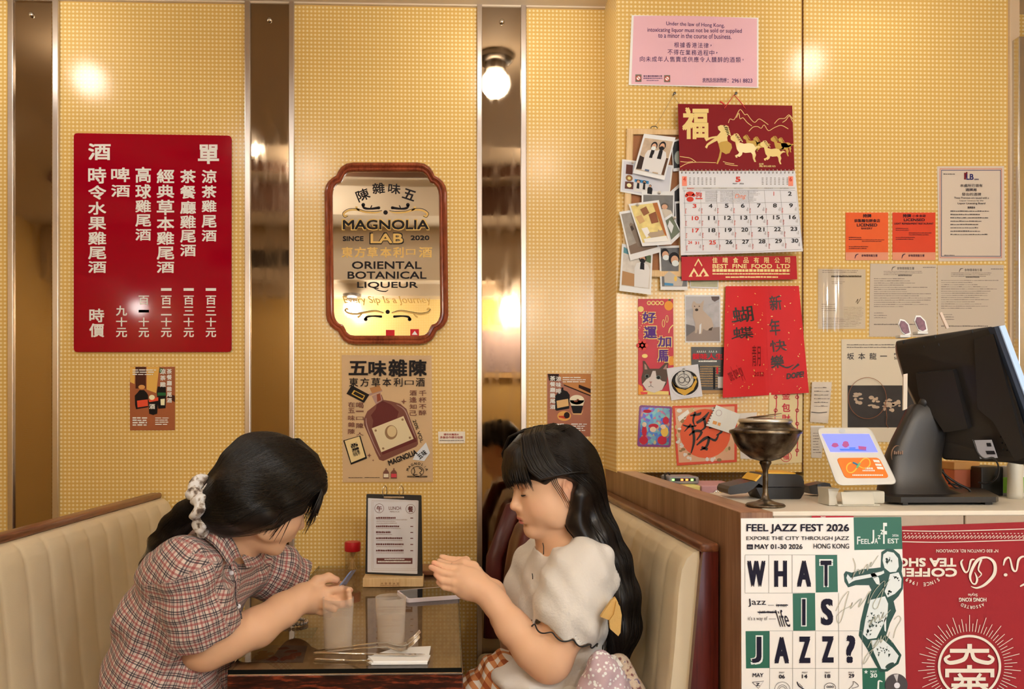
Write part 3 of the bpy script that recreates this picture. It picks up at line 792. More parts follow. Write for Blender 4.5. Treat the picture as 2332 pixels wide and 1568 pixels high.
s.column('喝一口陳人', 250, 334, rows(616, 680, 708, 722, 776, 812, 846, 905, 950, 985), 0.02).column('在五味雜陳', 160, 236, rows(612, 670, 682, 734, 760, 818, 838, 890, 912, 968), 0.02)
s.poly([(552, 1395), (575, 1370), (600, 1370), (616, 1395), (616, 1464), (552, 1464)]).rect(578, 1350, 590, 1372).poly([(636, 1395), (660, 1370), (684, 1370), (704, 1395), (704, 1464), (636, 1464)]).rect(664, 1350, 678, 1372)
s.layer('print', ink(228, 206, 170)).rect(558, 1412, 610, 1452).layer('print', ink(206, 66, 70)).rect(642, 1412, 700, 1452)
s.layer('lettering', BLK)
s.text('五', 166, 155, 382, 312, 0.035).text('味', 388, 150, 590, 325, 0.035).text('雜', 610, 135, 820, 330, 0.03).text('陳', 842, 140, 1040, 325, 0.035)
for i, ch in enumerate('東方草本利口酒'): s.text(ch, 172 + i * 124, 342 if ch != '口' else 372, 272 + i * 124, 440 if ch != '口' else 420, 0.012)
s.text('20% VOL', 810, 918, 1076, 956, 0.012, rot=70)
s.text('MAGNOLIA', 598, 1200, 940, 1262, 0.03, rot=-22)
s.text('五味', 930, 1165, 1040, 1230, 0.02, rot=-38)
for i, ch in enumerate('MAGNOLIA'):
    a = math.radians(-72 + i * 144 / 7)
    s.text(ch, 932 + 112 * math.sin(a) - 14, 1395 - 98 * math.cos(a) - 14, 932 + 112 * math.sin(a) + 14, 1395 - 98 * math.cos(a) + 14, 0.03, rot=math.degrees(a), keep=True)
s.ring(935, 1385, 72, 6, ry=58).stroke([(890, 1340), (905, 1390), (890, 1420), (935, 1420)], 8).stroke([(950, 1345), (985, 1370), (960, 1400), (980, 1420)], 8)
s.rect(820, 1434, 1045, 1438)
s.lines(165, 1452, 320, 1462, 1, 0.6, 0, 2, (6, 14)).lines(345, 1450, 512, 1460, 1, 0.6, 0, 3, (6, 14)).lines(820, 1442, 1045, 1456, 1, 0.7, 0, 4, (8, 16))
s.done()
# small notice
s = Sheet('notice_card', 'tiny cream notice card with red print, to one side of the kraft poster', 'notice', YW, (760, 790, 0.2041), [(1164, 942), (1466, 940), (1466, 1070), (1170, 1074)], paper(236, 216, 186), thick=0.003, lift=0.004)
s.layer('lettering', ink(156, 44, 34)).text('請勿自攜酒水', 1228, 962, 1398, 986, 0.02).text('多謝合作請勿吸煙', 1186, 992, 1440, 1020, 0.02)
s.layer('lettering', ink(120, 104, 84)).lines(1180, 1036, 1450, 1052, 1, 0.6, 0, 3, (10, 22)); s.done()

# ================================================================ papers on the boxed-out wall
# pink legal notice
T = (1380, 0, 0.2679)
fold = lambda a, b2: 0.008 * math.exp(-((a - 0.52) / 0.09) ** 2) + 0.004 * math.exp(-((a - 0.66) / 0.04) ** 2) + 0.010 * max(0, a - 0.85) + 0.002
s = Sheet('law_notice', 'pink laminated liquor-law notice in English and Chinese, high on the boxed-out wall', 'notice', YC, T, [(218, 128), (1297, 150), (1296, 747), (193, 722)], paper(240, 226, 216, rough=0.3), lift=0.002, bend=fold, n=72)
PK = lambda u, v: (u + (16 if u < 700 else -12), v)
s.layer('print', paper(232, 176, 174, rough=0.28))
for i in range(72):
    a, c = i / 72, (i + 1) / 72
    tp = lambda k: (236 + (1284 - 236) * k, 136 + 22 * k + (-18 * math.sin(math.pi * min(1, k * 1.0)) * 0.6)); bt = lambda k: (216 + (1284 - 216) * k, 714 + 24 * k)
    s.poly([tp(a), tp(c), bt(c), bt(a)])
sl = 0.035
s.layer('lettering', ink(70, 40, 84))
s.text('Under the law of Hong Kong,', 512, 190, 1008, 232, 0.006, wave=lambda x: -8 + 18 * x)
s.text('intoxicating liquor must not be sold or supplied', 352, 236, 1154, 282, 0.006, wave=lambda x: -2 + 10 * x)
s.text('to a minor in the course of business.', 444, 284, 1066, 326, 0.006, wave=lambda x: -6 + 12 * x)
for txt, a, c, y in (('根據香港法律，', 580, 930, 358), ('不得在業務過程中，', 524, 980, 420), ('向未成年人售賣或供應令人醺醉的酒類。', 288, 1204, 478)):
    st = (c - a) / len(txt)
    for i, ch in enumerate(txt):
        x = a + i * st
        if ch in '，。': s.text(ch, x + 6, y + 22, x + 18, y + 36, 0.01)
        else: s.text(ch, x, y + 8 * i / len(txt), x + st * 0.84, y + 46 + 8 * i / len(txt), 0.004)
s.text('查詢及投訴熱線', 820, 662, 1026, 690, 0.01).text('：2961 8823', 1034, 668, 1244, 702, 0.012)
s.text('衞生署控煙酒辦公室', 318, 638, 478, 656, 0.01)
s.lines(318, 662, 480, 676, 1, 0.5, 0, 3, (8, 20)).lines(345, 680, 450, 692, 1, 0.5, 0, 4, (8, 20)).lines(820, 692, 1024, 704, 1, 0.5, 0, 5, (8, 20))
s.layer('print', ink(120, 110, 92)).rect(250, 632, 302, 696).rect(494, 638, 546, 698)
s.layer('print', ink(240, 232, 222)).disc(276, 664, 22).disc(520, 668, 22)
s.layer('print', ink(196, 60, 40)).ring(276, 664, 22, 6).ring(520, 668, 22, 6).stroke([(262, 650), (290, 678)], 5).stroke([(506, 654), (534, 682)], 5)
s.done()
# nails and strings
M_nail = M('dark_nail', (0.10, 0.09, 0.08), 0.35, metal=1.0)
def nail(px, py, label):
    p = P(px, py, YC)
    mb = MB(); mb.lathe([(0, 0), (0.0022, 0), (0.0022, 0.022), (0.005, 0.022), (0.0045, 0.0245), (0, 0.0255)], p + Vector((0, 0.004, 0)), 12, Matrix.Rotation(math.radians(90), 3, 'X'))
    return tag(mb.build('nail', M_nail, loc=p), label, 'nail')
nail(1533, 217, 'dark nail holding the thin string of the cork board')
nail(1672, 217, 'dark nail holding the red cord of the calendar')

# cork board with its wooden frame
T2 = (1390, 280, 0.2553)
cb = thing('cork_board', 'cork pinboard with a pale wooden frame, hung by a thin string beside the calendar', 'pinboard', P(1490, 460, YC))
M_pine = wood('pale_pine', A(214, 168, 108), A(232, 192, 134), 'Z', 16, 0.08, 0.45)
M_cork = M('cork', A(168, 108, 66), 0.8, var=0.25, vscale=320, bump=0.3, bscale=500)
s = Sheet('cork', None, None, YC, T2, [(160, 60), (640, 70), (600, 1360), (120, 1350)], M_cork, lift=0.006, thick=0.005, parent=cb); s.done()
bp = lambda u, v, off: P(T2[0] + u * T2[2], T2[1] + v * T2[2], YC - off)
mb = MB()
o4 = [(148, 48), (700, 60), (660, 1378), (104, 1372)]; i4 = [(206, 106), (640, 112), (600, 1312), (168, 1308)]
pr = [(0, 0.001), (0, 0.014), (0.15, 0.017), (0.85, 0.017), (1, 0.012), (1, 0.002)]
rg = [[mb.bm.verts.new(bp(o[0] + (i[0] - o[0]) * k, o[1] + (i[1] - o[1]) * k, h)) for o, i in zip(o4, i4)] for k, h in pr]
for a, b2 in zip(rg, rg[1:]):
    for k in range(4): mb.bm.faces.new((a[k], a[(k + 1) % 4], b2[(k + 1) % 4], b2[k]))
mb.build('frame', M_pine, cb)
mb = MB(); c = bp(390, 44, 0.018)
mb.tube([c + Vector((0.011 * math.cos(a), 0, 0.006 * math.sin(a))) for a in np.linspace(-0.3, math.pi + 0.3, 10)], 0.0015, 6); mb.build('hook', M_nail, cb, smooth=True)
mb = MB(); n0 = P(1533, 217, YC - 0.018)
mb.tube([bp(392, 40, 0.018), P(1508, 262, YC - 0.018), n0], 0.0007, 5); mb.tube([n0, P(1546, 236, YC - 0.016), bp(660, 64, 0.018)], 0.0007, 5); mb.build('string', M('thin_string', A(150, 122, 84), 0.7), cb)
# ---------------------------------------------------------------- photo prints on the cork board
WP = paper(232, 222, 208)
SKIN_INK, DARK, GREYW, JEAN = ink(214, 160, 122), ink(36, 32, 32), ink(222, 210, 194), ink(96, 108, 126)
def photo(label, t, quad, off, inset, back, bend=0.0, name='photo_print', group='photo prints pinned on the cork board', n=8, Y=YC):
    """White-bordered print with its picture area; returns the sheet and a function placing picture coordinates 0..1."""
    bd = (lambda a, b2: bend * (a * a * 0.6 + b2 * b2)) if bend else None
    s = Sheet(name, label, 'photo', Y, t, quad, WP, group=group, lift=off, bend=bd, n=n)
    a, b2, c, d = [Vector(p) for p in quad]
    q = lambda x, y: a.lerp(b2, x).lerp(d.lerp(c, x), y)
    l, tp, r, bt = inset
    f = lambda x, y: tuple(q(l + (r - l) * x, tp + (bt - tp) * y))
    s.layer('picture', back)
    k = 8 if bend else 1
    for i in range(k):
        for j in range(k): s.poly([f(i / k, j / k), f((i + 1) / k, j / k), f((i + 1) / k, (j + 1) / k), f(i / k, (j + 1) / k)])
    s.layers[-1][3] = 2
    return s, f
def blob(s, f, pts, mat, lv=None):
    s.layer('picture', mat); s.cur[3] = lv or (3 + 0.4 * len(s.layers))
    s.poly([f(x, y) for x, y in pts]); return s
def oval(s, f, x, y, rx, ry, mat, n=14): return blob(s, f, [(x + rx * math.cos(2 * math.pi * i / n), y + ry * math.sin(2 * math.pi * i / n)) for i in range(n)], mat)
def figure(s, f, x, top, h, w, coat=GREYW, shirt=DARK, legs=JEAN, mask=None, hair=DARK):
    hd = h * 0.14
    blob(s, f, [(x - w * .5, top + h), (x - w * .55, top + h * .45), (x - w * .42, top + h * .3), (x - w * .1, top + h * .24), (x + w * .1, top + h * .24), (x + w * .42, top + h * .3), (x + w * .55, top + h * .45), (x + w * .5, top + h)], coat)
    blob(s, f, [(x - w * .14, top + h * .26), (x + w * .14, top + h * .26), (x + w * .18, top + h * .72), (x - w * .18, top + h * .72)], shirt)
    if legs: blob(s, f, [(x - w * .2, top + h * .72), (x + w * .2, top + h * .72), (x + w * .24, top + h), (x - w * .22, top + h)], legs)
    oval(s, f, x, top + hd * .8, w * .27, hd, hair); oval(s, f, x, top + hd * 1.05, w * .2, hd * .82, SKIN_INK)
    if mask: oval(s, f, x, top + hd * 1.4, w * .2, hd * .5, mask)
PB = lambda k, r, g, b2: M('picture_' + k, A(r, g, b2), 0.35, var=0.35, vscale=45, spec=0.4)
T2 = (1390, 280, 0.2553)
s, f = photo('dark print half hidden by the calendar edge, at the top of the cork board', T2, [(545, 160), (670, 120), (680, 420), (560, 432)], 0.016, (.06, .06, .94, .9), PB('night', 44, 44, 44))
oval(s, f, .4, .62, .3, .25, ink(170, 170, 150)); s.done()
s, f = photo('white card with brown ornaments and three small figures, on the cork board', T2, [(106, 322), (560, 378), (524, 690), (88, 612)], 0.019, (.03, .05, .97, .95), ink(214, 206, 200))
blob(s, f, [(.06, .1), (.2, .1), (.2, .42), (.06, .42)], ink(98, 56, 44)); oval(s, f, .14, .55, .075, .11, ink(150, 104, 60)); oval(s, f, .14, .55, .035, .05, ink(230, 206, 130)); blob(s, f, [(.06, .68), (.24, .66), (.24, .9), (.06, .92)], ink(98, 56, 44)); oval(s, f, .15, .79, .05, .07, ink(236, 220, 160))
blob(s, f, [(.26, .55), (.56, .55), (.56, .64), (.26, .64)], ink(60, 130, 170))
figure(s, f, .34, .56, .4, .17, legs=None); figure(s, f, .47, .56, .4, .15, legs=None, mask=DARK); figure(s, f, .6, .66, .3, .1, coat=DARK, legs=None)
s.done()
s, f = photo('print of two people in white coats, one in a white mask', T2, [(300, 95), (582, 128), (482, 508), (200, 446)], 0.024, (.06, .1, .95, .9), PB('shop', 196, 166, 132), 0.012)
blob(s, f, [(0, .55), (.2, .6), (.2, .95), (0, .98)], ink(60, 44, 36)); blob(s, f, [(.85, .5), (1, .5), (1, 1), (.85, .98)], ink(90, 60, 40))
figure(s, f, .4, .1, .88, .42, mask=ink(232, 226, 218)); figure(s, f, .68, .06, .94, .44, mask=DARK, legs=ink(196, 166, 132)); s.done()
s, f = photo('dark print tucked beside the calendar under the pushpin', T2, [(575, 700), (680, 690), (700, 1000), (585, 1010)], 0.015, (.08, .06, .92, .94), PB('dark_print', 40, 36, 36)); s.done()
s, f = photo('white-framed dark card with a slanted top edge beside the calendar', T2, [(540, 606), (660, 500), (690, 860), (560, 880)], 0.0135, (.08, .1, .98, .98), PB('dark_card', 34, 32, 36)); s.done()
s, f = photo('print of a person in a bucket hat with a raised hand, under the pushpin', T2, [(280, 606), (572, 610), (568, 960), (276, 950)], 0.021, (.05, .1, .96, .92), PB('street', 110, 104, 96))
figure(s, f, .72, .26, .7, .5, coat=ink(206, 188, 162), shirt=ink(206, 188, 162), legs=None, hair=ink(96, 84, 72)); s.done()
s, f = photo('small tilted print with black film-strip marks, beside the calendar', T2, [(480, 850), (548, 806), (640, 990), (545, 1080)], 0.0265, (.08, .1, .92, .86), PB('leafy', 92, 98, 72))
blob(s, f, [(.05, .3), (.5, .1), (.7, .5), (.2, .75)], ink(222, 214, 200)); s.done()
s, f = photo('lowest print on the cork board, one person in a white coat and dark mask', T2, [(104, 1075), (380, 1130), (362, 1530), (80, 1496)], 0.018, (.06, .06, .95, .88), PB('bright_shop', 206, 190, 168), 0.010)
blob(s, f, [(0, .62), (.5, .66), (.46, .98), (0, .98)], ink(176, 130, 84)); blob(s, f, [(.05, .68), (.42, .7), (.4, .95), (.05, .94)], ink(226, 206, 160)); blob(s, f, [(0, 0), (.4, .1), (.4, .2), (0, .15)], ink(96, 140, 140)); blob(s, f, [(.7, .05), (1, .1), (1, .3), (.72, .25)], ink(90, 104, 70))
figure(s, f, .7, .1, .88, .5, mask=DARK, legs=DARK); s.done()
s, f = photo('wide print of two masked faces and a child, under the calendar banner', T2, [(432, 1095), (680, 1090), (690, 1490), (448, 1488)], 0.0165, (.06, .05, .98, .92), PB('group', 84, 80, 76))
blob(s, f, [(.1, .72), (.3, .6), (.85, .85), (.8, .99), (.1, .99)], ink(196, 180, 158)); oval(s, f, .16, .14, .16, .13, DARK); oval(s, f, .18, .18, .13, .1, SKIN_INK); oval(s, f, .2, .25, .13, .07, ink(226, 222, 216)); oval(s, f, .52, .28, .22, .17, DARK); oval(s, f, .54, .32, .15, .12, SKIN_INK); oval(s, f, .56, .4, .14, .08, ink(226, 222, 216))
oval(s, f, .92, .3, .16, .13, ink(60, 44, 34)); oval(s, f, .55, .8, .06, .07, ink(236, 190, 90)); blob(s, f, [(.1, .9), (.45, .92), (.45, .98), (.1, .97)], ink(86, 140, 170)); s.done()
T3 = (1390, 380, 0.2041)
s, f = photo('pale green print peeking out under the calendar banner', T3, [(880, 1180), (1210, 1180), (1205, 1358), (890, 1350)], 0.0035, (.03, .0, .97, .9), PB('grass', 176, 168, 124)); blob(s, f, [(.1, 0), (.95, 0), (.9, .3), (.2, .35)], ink(62, 90, 88)); s.done()
CATG, CATD = ink(132, 112, 92), ink(70, 56, 46)
s, f = photo('print of a sitting tabby cat on grey stone, half covered by the yellow print', T2, [(78, 792), (340, 750), (448, 1150), (178, 1226)], 0.0275, (.05, .05, .95, .88), PB('stone', 150, 136, 118))
blob(s, f, [(0, .8), (1, .68), (1, 1), (0, 1)], ink(128, 104, 84)); blob(s, f, [(.2, .3), (.26, .24), (.36, .3), (.44, .22), (.5, .34), (.48, .5), (.62, .66), (.6, .86), (.44, .9), (.32, .86), (.26, .6)], CATG); blob(s, f, [(.22, .34), (.3, .32), (.34, .42), (.24, .46)], CATD); s.done()
s, f = photo('yellow print of a cat lying under wall pictures, tilted, topmost on the cork board', T2, [(162, 722), (432, 686), (545, 1082), (286, 1098)], 0.032, (.05, .05, .93, .92), PB('yellow_wall', 232, 196, 116), 0.010)
blob(s, f, [(.82, 0), (1, 0), (1, .95), (.92, .8)], ink(176, 104, 54)); blob(s, f, [(.3, .12), (.55, .06), (.6, .24), (.36, .3)], ink(150, 96, 62)); blob(s, f, [(.05, .3), (.28, .26), (.34, .44), (.12, .5)], ink(206, 160, 104)); blob(s, f, [(.55, .28), (.84, .22), (.84, .5), (.56, .52)], ink(140, 84, 54)); oval(s, f, .7, .4, .1, .07, ink(214, 160, 96))
blob(s, f, [(.12, .62), (.36, .6), (.4, .8), (.2, .88)], ink(240, 232, 216)); blob(s, f, [(.08, .9), (.98, .86), (1, 1), (.08, 1)], ink(238, 226, 206)); blob(s, f, [(.28, .8), (.4, .74), (.7, .74), (.74, .68), (.8, .72), (.9, .7), (.92, .84), (.4, .9)], ink(176, 150, 120)); s.done()
M_pin = M('pushpin_clear', (0.75, 0.72, 0.68), 0.15, spec=0.6)
def pin(px, py, off, label):
    p = P(px, py, YC - off)
    mb = MB(); mb.lathe([(0, 0.010), (0.004, 0.0095), (0.0032, 0.004), (0.0055, 0.001), (0.0055, 0), (0, 0)], p, 14, Matrix.Rotation(math.radians(90), 3, 'X'))
    tag(mb.build('pushpin', M_pin, smooth=True, loc=p), label, 'pushpin', 'clear pushpins on the cork board')
pin(1501, 439, 0.0235, 'clear pushpin in the bucket-hat print'); pin(1452, 466, 0.040, 'clear pushpin in the yellow cat print'); pin(1441, 370, 0.0355, 'clear pushpin at the edge of the white-coats print'); pin(1536, 496, 0.0295, 'clear pushpin in the small tilted film-strip print')

# ---------------------------------------------------------------- calendar
T5 = (1380, 0, 0.2679)
cal = thing('wall_calendar', 'red and gold wall calendar open at May, hung by a red cord', 'calendar', P(1680, 430, YC))
REDC = M('calendar_red', A(126, 2, 14), 0.45, spec=0.25)
CL = 0.036
s = Sheet('top_card', 'dark red card with gold horses', None, YC, T5, [(612, 882), (1583, 897), (1603, 1450), (628, 1448)], REDC, lift=CL, thick=0.0015, parent=cal)
GF = M('gold_foil', A(236, 200, 118), 0.28, spec=0.6, coat=0.3); GF2 = M('gold_foil_deep', A(196, 150, 56), 0.28, spec=0.6)
s.layer('relief', GF)
s.text('福', 648, 912, 872, 1182, 0.034)
mt = [[(1040, 1045), (1055, 1010), (1090, 1015), (1130, 940), (1150, 935), (1180, 975), (1200, 970), (1230, 1010), (1265, 1040), (1300, 1010), (1340, 1030), (1380, 1060)], [(1110, 1000), (1130, 960), (1140, 1010), (1165, 1000), (1200, 1040), (1240, 1070)], [(1215, 1115), (1250, 1080), (1290, 1075), (1320, 1090), (1345, 1060), (1380, 1110), (1430, 1085), (1490, 1065), (1550, 1095)], [(1432, 1050), (1470, 1010), (1520, 1005), (1555, 975), (1588, 1010)], [(1500, 1040), (1530, 1020), (1560, 985), (1586, 1035)],
      [(628, 1330), (670, 1335), (720, 1345), (770, 1380)], [(630, 1420), (700, 1385), (800, 1378), (935, 1382)], [(632, 1372), (690, 1378), (740, 1372)], [(995, 1372), (1040, 1385), (1090, 1392)], [(1010, 1390), (1060, 1402), (1120, 1408)]]
for m_ in mt: s.stroke(m_, 5, 3)
def horse(s, x, y, k, lv=None):
    H = [(0, 0), (10, -14), (26, -22), (30, -34), (38, -20), (58, -6), (66, 18), (74, 40), (110, 50), (150, 44), (182, 52), (200, 74), (222, 64), (250, 80), (222, 84), (204, 96), (196, 110), (206, 140), (196, 168), (206, 196), (192, 196), (180, 168), (176, 136), (164, 120), (120, 124), (98, 118), (92, 140), (72, 156), (52, 148), (58, 160), (44, 162), (36, 144), (60, 134), (70, 120), (52, 96), (44, 62), (38, 36), (20, 28), (4, 18)]
    s.poly([(x + a * k, y + b2 * k) for a, b2 in H])
    for i in range(5): s.stroke([(x + (34 + i * 9) * k, y + (-24 + i * 14) * k), (x + (52 + i * 8) * k, y + (-30 + i * 12) * k), (x + (66 + i * 8) * k, y + (-20 + i * 14) * k)], 7 * k, 2)
s.layer('relief', GF2); horse(s, 1165, 1165, .62); horse(s, 1252, 1180, .6); horse(s, 1400, 1180, .75); horse(s, 1462, 1186, .55)
s.layer('relief', GF); horse(s, 1310, 1222, .88); horse(s, 1058, 1168, 1.06)
s.poly([(950, 1075), (975, 1062), (1010, 1066), (1035, 1085), (1045, 1130), (1030, 1170), (1040, 1230), (1000, 1260), (965, 1240), (945, 1195), (905, 1215), (870, 1235), (858, 1262), (842, 1250), (858, 1222), (900, 1190), (925, 1172), (890, 1180), (852, 1200), (842, 1184), (862, 1172), (905, 1160), (945, 1155), (975, 1120), (955, 1100)])
for i in range(6): s.stroke([(1000 + i * 6, 1072 + i * 14), (1022 + i * 6, 1068 + i * 15), (1042 + i * 4, 1082 + i * 15)], 8, 2)
s.layer('relief', GF2).poly([(978, 1205), (1030, 1196), (1066, 1222), (1072, 1255), (1050, 1300), (1020, 1310), (985, 1290), (975, 1340), (950, 1395), (938, 1390), (958, 1335), (970, 1280), (955, 1220)])
s.layer('lettering', GF).text('馬到成功', 1300, 1404, 1442, 1420, 0.02).text('吉祥', 1300, 1385, 1340, 1402, 0.02)
s.done()
pad = lambda a, b2: 0.001 + 0.022 * max(0, a - 0.55) * b2 * b2 * 2
s = Sheet('month_pad', 'white May page', None, YC, T3, [(768, 45), (2062, 42), (2150, 940), (786, 985)], paper(226, 216, 206), lift=CL - 0.001, thick=0.004, parent=cal, bend=pad, n=16)
def L_(lv=4): s.cur[3] = lv; return s
s.layer('print', ink(206, 196, 180)); L_(3).poly([(805, 225), (2060, 225), (2064, 245), (806, 250)])
RC = ink(214, 62, 44)
s.layer('print', ink(240, 140, 110)); L_(3).rect(800, 104, 854, 212).rect(1986, 104, 2040, 212)
s.layer('print', ink(52, 46, 44)); L_()
for i in range(29): s.disc(798 + i * 44.2, 64, 8, 9, 8)
gx = lambda c, r: 826 + c * (178 + r * 1.5) + r * 4
for r in range(6):
    y = 262 + r * 137
    s.stroke([(812 + r * 3, y + 4), (1500, y), (2060 + r * 14, y - r * 6)], 2.0, 1)
for c in range(8): s.stroke([(gx(c, 0), 262), (gx(c, 5), 940 - c * 5)], 1.8, 1)
dl = lambda c, r: (gx(c, r) + 62, 274 + r * 137 - c * r * 1.0)
for k in range(2, 31):
    c, r = (k + 4) % 7, (k + 4) // 7
    if k in (24, 25) or c == 0: continue
    x, y = dl(c, r)
    s.text(str(k), x + (14 if k > 9 else 26), y, x + (90 if k > 9 else 68), y + 46, 0.03)
s.text('MAY · 2026', 1366, 178, 1490, 192, 0.02)
s.layer('print', ink(150, 140, 130)); L_()
for r in range(1, 5):
    for c in range(7):
        x, y = dl(c, r); s.rect(x + 100, y + 44, x + 106, y + 84).rect(x + 88, y + 60, x + 92, y + 82).rect(x - 48, y + 52, x - 44, y + 66)
s.lines(1060, 272, 1200, 392, 11, 0.4, .1, 3, (8, 20)).lines(1225, 268, 1670, 395, 9, 0.35, .2, 4, (16, 50))
for x0 in (880, 1690):
    for c in range(7): s.lines(x0 + c * 46, 118, x0 + c * 46 + 20, 205, 5, .55, 0, c, (14, 20))
for c, w in enumerate(('MONDAY', 'TUESDAY', 'WEDNESDAY', 'THURSDAY', 'FRIDAY', 'SATURDAY')): s.text(w, 1036 + c * 171, 231, 1112 + c * 171 + len(w) * 3, 246, 0.02)
s.layer('print', RC); L_(5)
s.text('5', 1396, 108, 1452, 166, 0.06).text('4', 812, 110, 842, 160, 0.02).text('6', 1998, 110, 2028, 160, 0.02).text('SUNDAY', 858, 231, 938, 246, 0.02)
for k in (1, 3, 10, 17, 25):
    c, r = (k + 4) % 7, (k + 4) // 7
    x, y = dl(c, r); s.text(str(k), x + (14 if k > 9 else 26 if k > 1 else 34), y, x + (90 if k > 9 else 68 if k > 1 else 58), y + 46, 0.03, keep=k == 1)
s.text('24', 868, 824, 912, 858, 0.02).text('31', 944, 832, 988, 862, 0.02)
s.text('狗', 952, 278, 1020, 338, 0.02).rect(950, 346, 1028, 358)
s.disc(890, 300, 48, 26).disc(890, 360, 40, 28).disc(850, 320, 18, 18).disc(930, 315, 20, 16)
for r in range(1, 5):
    for c in range(7):
        x, y = dl(c, r)
        s.lines(x - 58, y + 54, x - 40, y + 112, 5, .5, .4, c + r, (8, 14))
s.layer('print', ink(236, 150, 120)); L_(5).text('Dog', 1392, 300, 1510, 362, 0.01, shear=.25)
s.done()
s = Sheet('banner', 'red strip with gold company name', None, YC, T3, [(792, 1000), (2074, 992), (2086, 1252), (796, 1266)], M('banner_red', A(186, 20, 30), 0.45, spec=0.25), lift=CL - 0.012, thick=0.0015, parent=cal)
s.layer('lettering', GF)
s.poly([(982, 1018), (1028, 1098), (1020, 1110), (982, 1044), (946, 1110), (936, 1100)])
s.poly([(874, 1224), (932, 1124), (986, 1214), (1040, 1124), (1102, 1218), (1040, 1220), (1062, 1200), (1040, 1164), (1012, 1200), (1020, 1221), (954, 1222), (962, 1202), (934, 1164), (908, 1204), (916, 1223)])
for i, ch in enumerate('佳晴食品有限公司'): s.text(ch, 1138 + i * 115.5, 1008, 1196 + i * 115.5, 1072, 0.02)
s.text('BEST  FINE  FOOD  LTD', 1140, 1082, 2004, 1130, 0.03)
s.lines(1140, 1136, 2004, 1172, 1, .9, 0, 3, (26, 40)).lines(1140, 1182, 2004, 1206, 1, .7, 0, 4, (14, 40)).lines(1286, 1218, 1870, 1240, 1, .8, 0, 5, (20, 60))
s.done()
mb = MB()
for i in range(29):
    p = P(T3[0] + (798 + i * 44.2) * T3[2], T3[1] + 46 * T3[2], YC - CL - 0.004)
    mb.tube([p + Vector((0, 0.0045 * math.cos(a) - 0.001, 0.0062 * math.sin(a))) for a in np.linspace(0, 2 * math.pi, 12)[:-1]], 0.0008, 5, closed=True)
mb.build('wire_binding', M_chrome, cal, smooth=True)
mb = MB(); c = lambda u, v, o=0.039: P(T5[0] + u * T5[2], v * T5[2], YC - o)
mb.tube([c(1008, 920), c(1050, 860, .03), c(1088, 806, .02), c(1140, 862, .03), c(1186, 924)], 0.0016, 6); mb.tube([c(1010, 892, .036), c(990, 875, .03), c(968, 862, .028)], [0.002, 0.003, 0.0035], 6)
mb.build('cord', M('red_cord', A(214, 62, 50), 0.5), cal, smooth=True)

# ---------------------------------------------------------------- cards under the calendar
T6 = (1430, 660, 0.1658)
s = Sheet('fortune_banner', 'narrow red and gold fortune banner with a cut-out cat face at its foot', 'banner', YC, T6, [(140, 122), (622, 122), (630, 1440), (142, 1442)], paper(190, 22, 40, rough=0.35, var=0.15), lift=0.0025)
YEL, ORG = ink(240, 206, 120), ink(236, 152, 62)
s.layer('print', YEL)
for i in range(4): s.ring(290 + i * 58, 178, 30, 12, 16)
for u, v, rx, ry in ((176, 262, 42, 40), (232, 905, 40, 28), (590, 970, 42, 60)): s.disc(u, v, rx, ry)
s.ring(536, 396, 20, 8, 16, 52).ring(488, 458, 22, 9, 16, 56)
for a in range(26):
    t = a / 25; u = 290 + 140 * math.sin(a * .9) * .9; s.stroke([(158 + 40 * math.sin(t * 6), 330 + t * 350), (170 + 40 * math.sin(t * 6), 340 + t * 352)], 8, 1) if a % 2 else None
s.poly([(150, 1400), (250, 1380), (560, 1390), (560, 1438), (150, 1438)])
s.stroke([(560, 590), (575, 530), (620, 480)], 14)
s.layer('print', ORG).disc(560, 215, 60, 66).poly([(142, 1290), (200, 1330), (220, 1440), (142, 1440)]).poly([(545, 940), (622, 900), (628, 1030), (570, 1035)])
s.layer('print', ink(222, 80, 70))
for a in range(6): s.disc(196 + 48 * math.cos(a * 1.047), 760 + 48 * math.sin(a * 1.047), 32)
s.disc(196, 760, 40).poly([(170, 1395), (270, 1400), (265, 1430), (180, 1432)])
s.layer('print', ink(52, 110, 60)).disc(572, 136, 18, 10)
CH = [('好', 200, 300, 380, 450), ('運', 220, 500, 395, 665), ('加', 410, 635, 595, 780), ('馬', 410, 820, 555, 985)]
s.layer('lettering', YEL); [s.text(ch, a - 12, b2 - 12, c + 12, d + 12, .09) for ch, a, b2, c, d in CH]
s.layer('lettering', ink(92, 52, 120)); [s.text(ch, a, b2, c, d, .04) for ch, a, b2, c, d in CH]
s.layer('cat_face', ink(92, 74, 62)).poly([(205, 975), (230, 970), (300, 1080), (430, 1080), (510, 1000), (552, 995), (545, 1180), (530, 1290), (470, 1370), (360, 1410), (260, 1380), (195, 1290), (185, 1200), (210, 1110)])
s.layer('cat_face', ink(214, 196, 180)).poly([(340, 1110), (380, 1110), (390, 1180), (470, 1250), (520, 1260), (470, 1370), (360, 1410), (260, 1380), (200, 1290), (250, 1230), (310, 1190)])
s.layer('cat_face', ink(176, 132, 116)).poly([(225, 1010), (250, 1030), (270, 1090), (230, 1090)]).poly([(520, 1030), (535, 1020), (530, 1090), (480, 1085)]).poly([(290, 1255), (335, 1255), (315, 1290)])
s.layer('cat_face', ink(110, 120, 108)).disc(262, 1182, 30, 26).disc(420, 1200, 34, 27)
s.layer('cat_face', ink(20, 18, 18)).disc(262, 1184, 20, 20).disc(420, 1202, 22, 21).stroke([(314, 1290), (314, 1315), (280, 1330)], 5).stroke([(314, 1315), (350, 1335)], 5)
s.done()
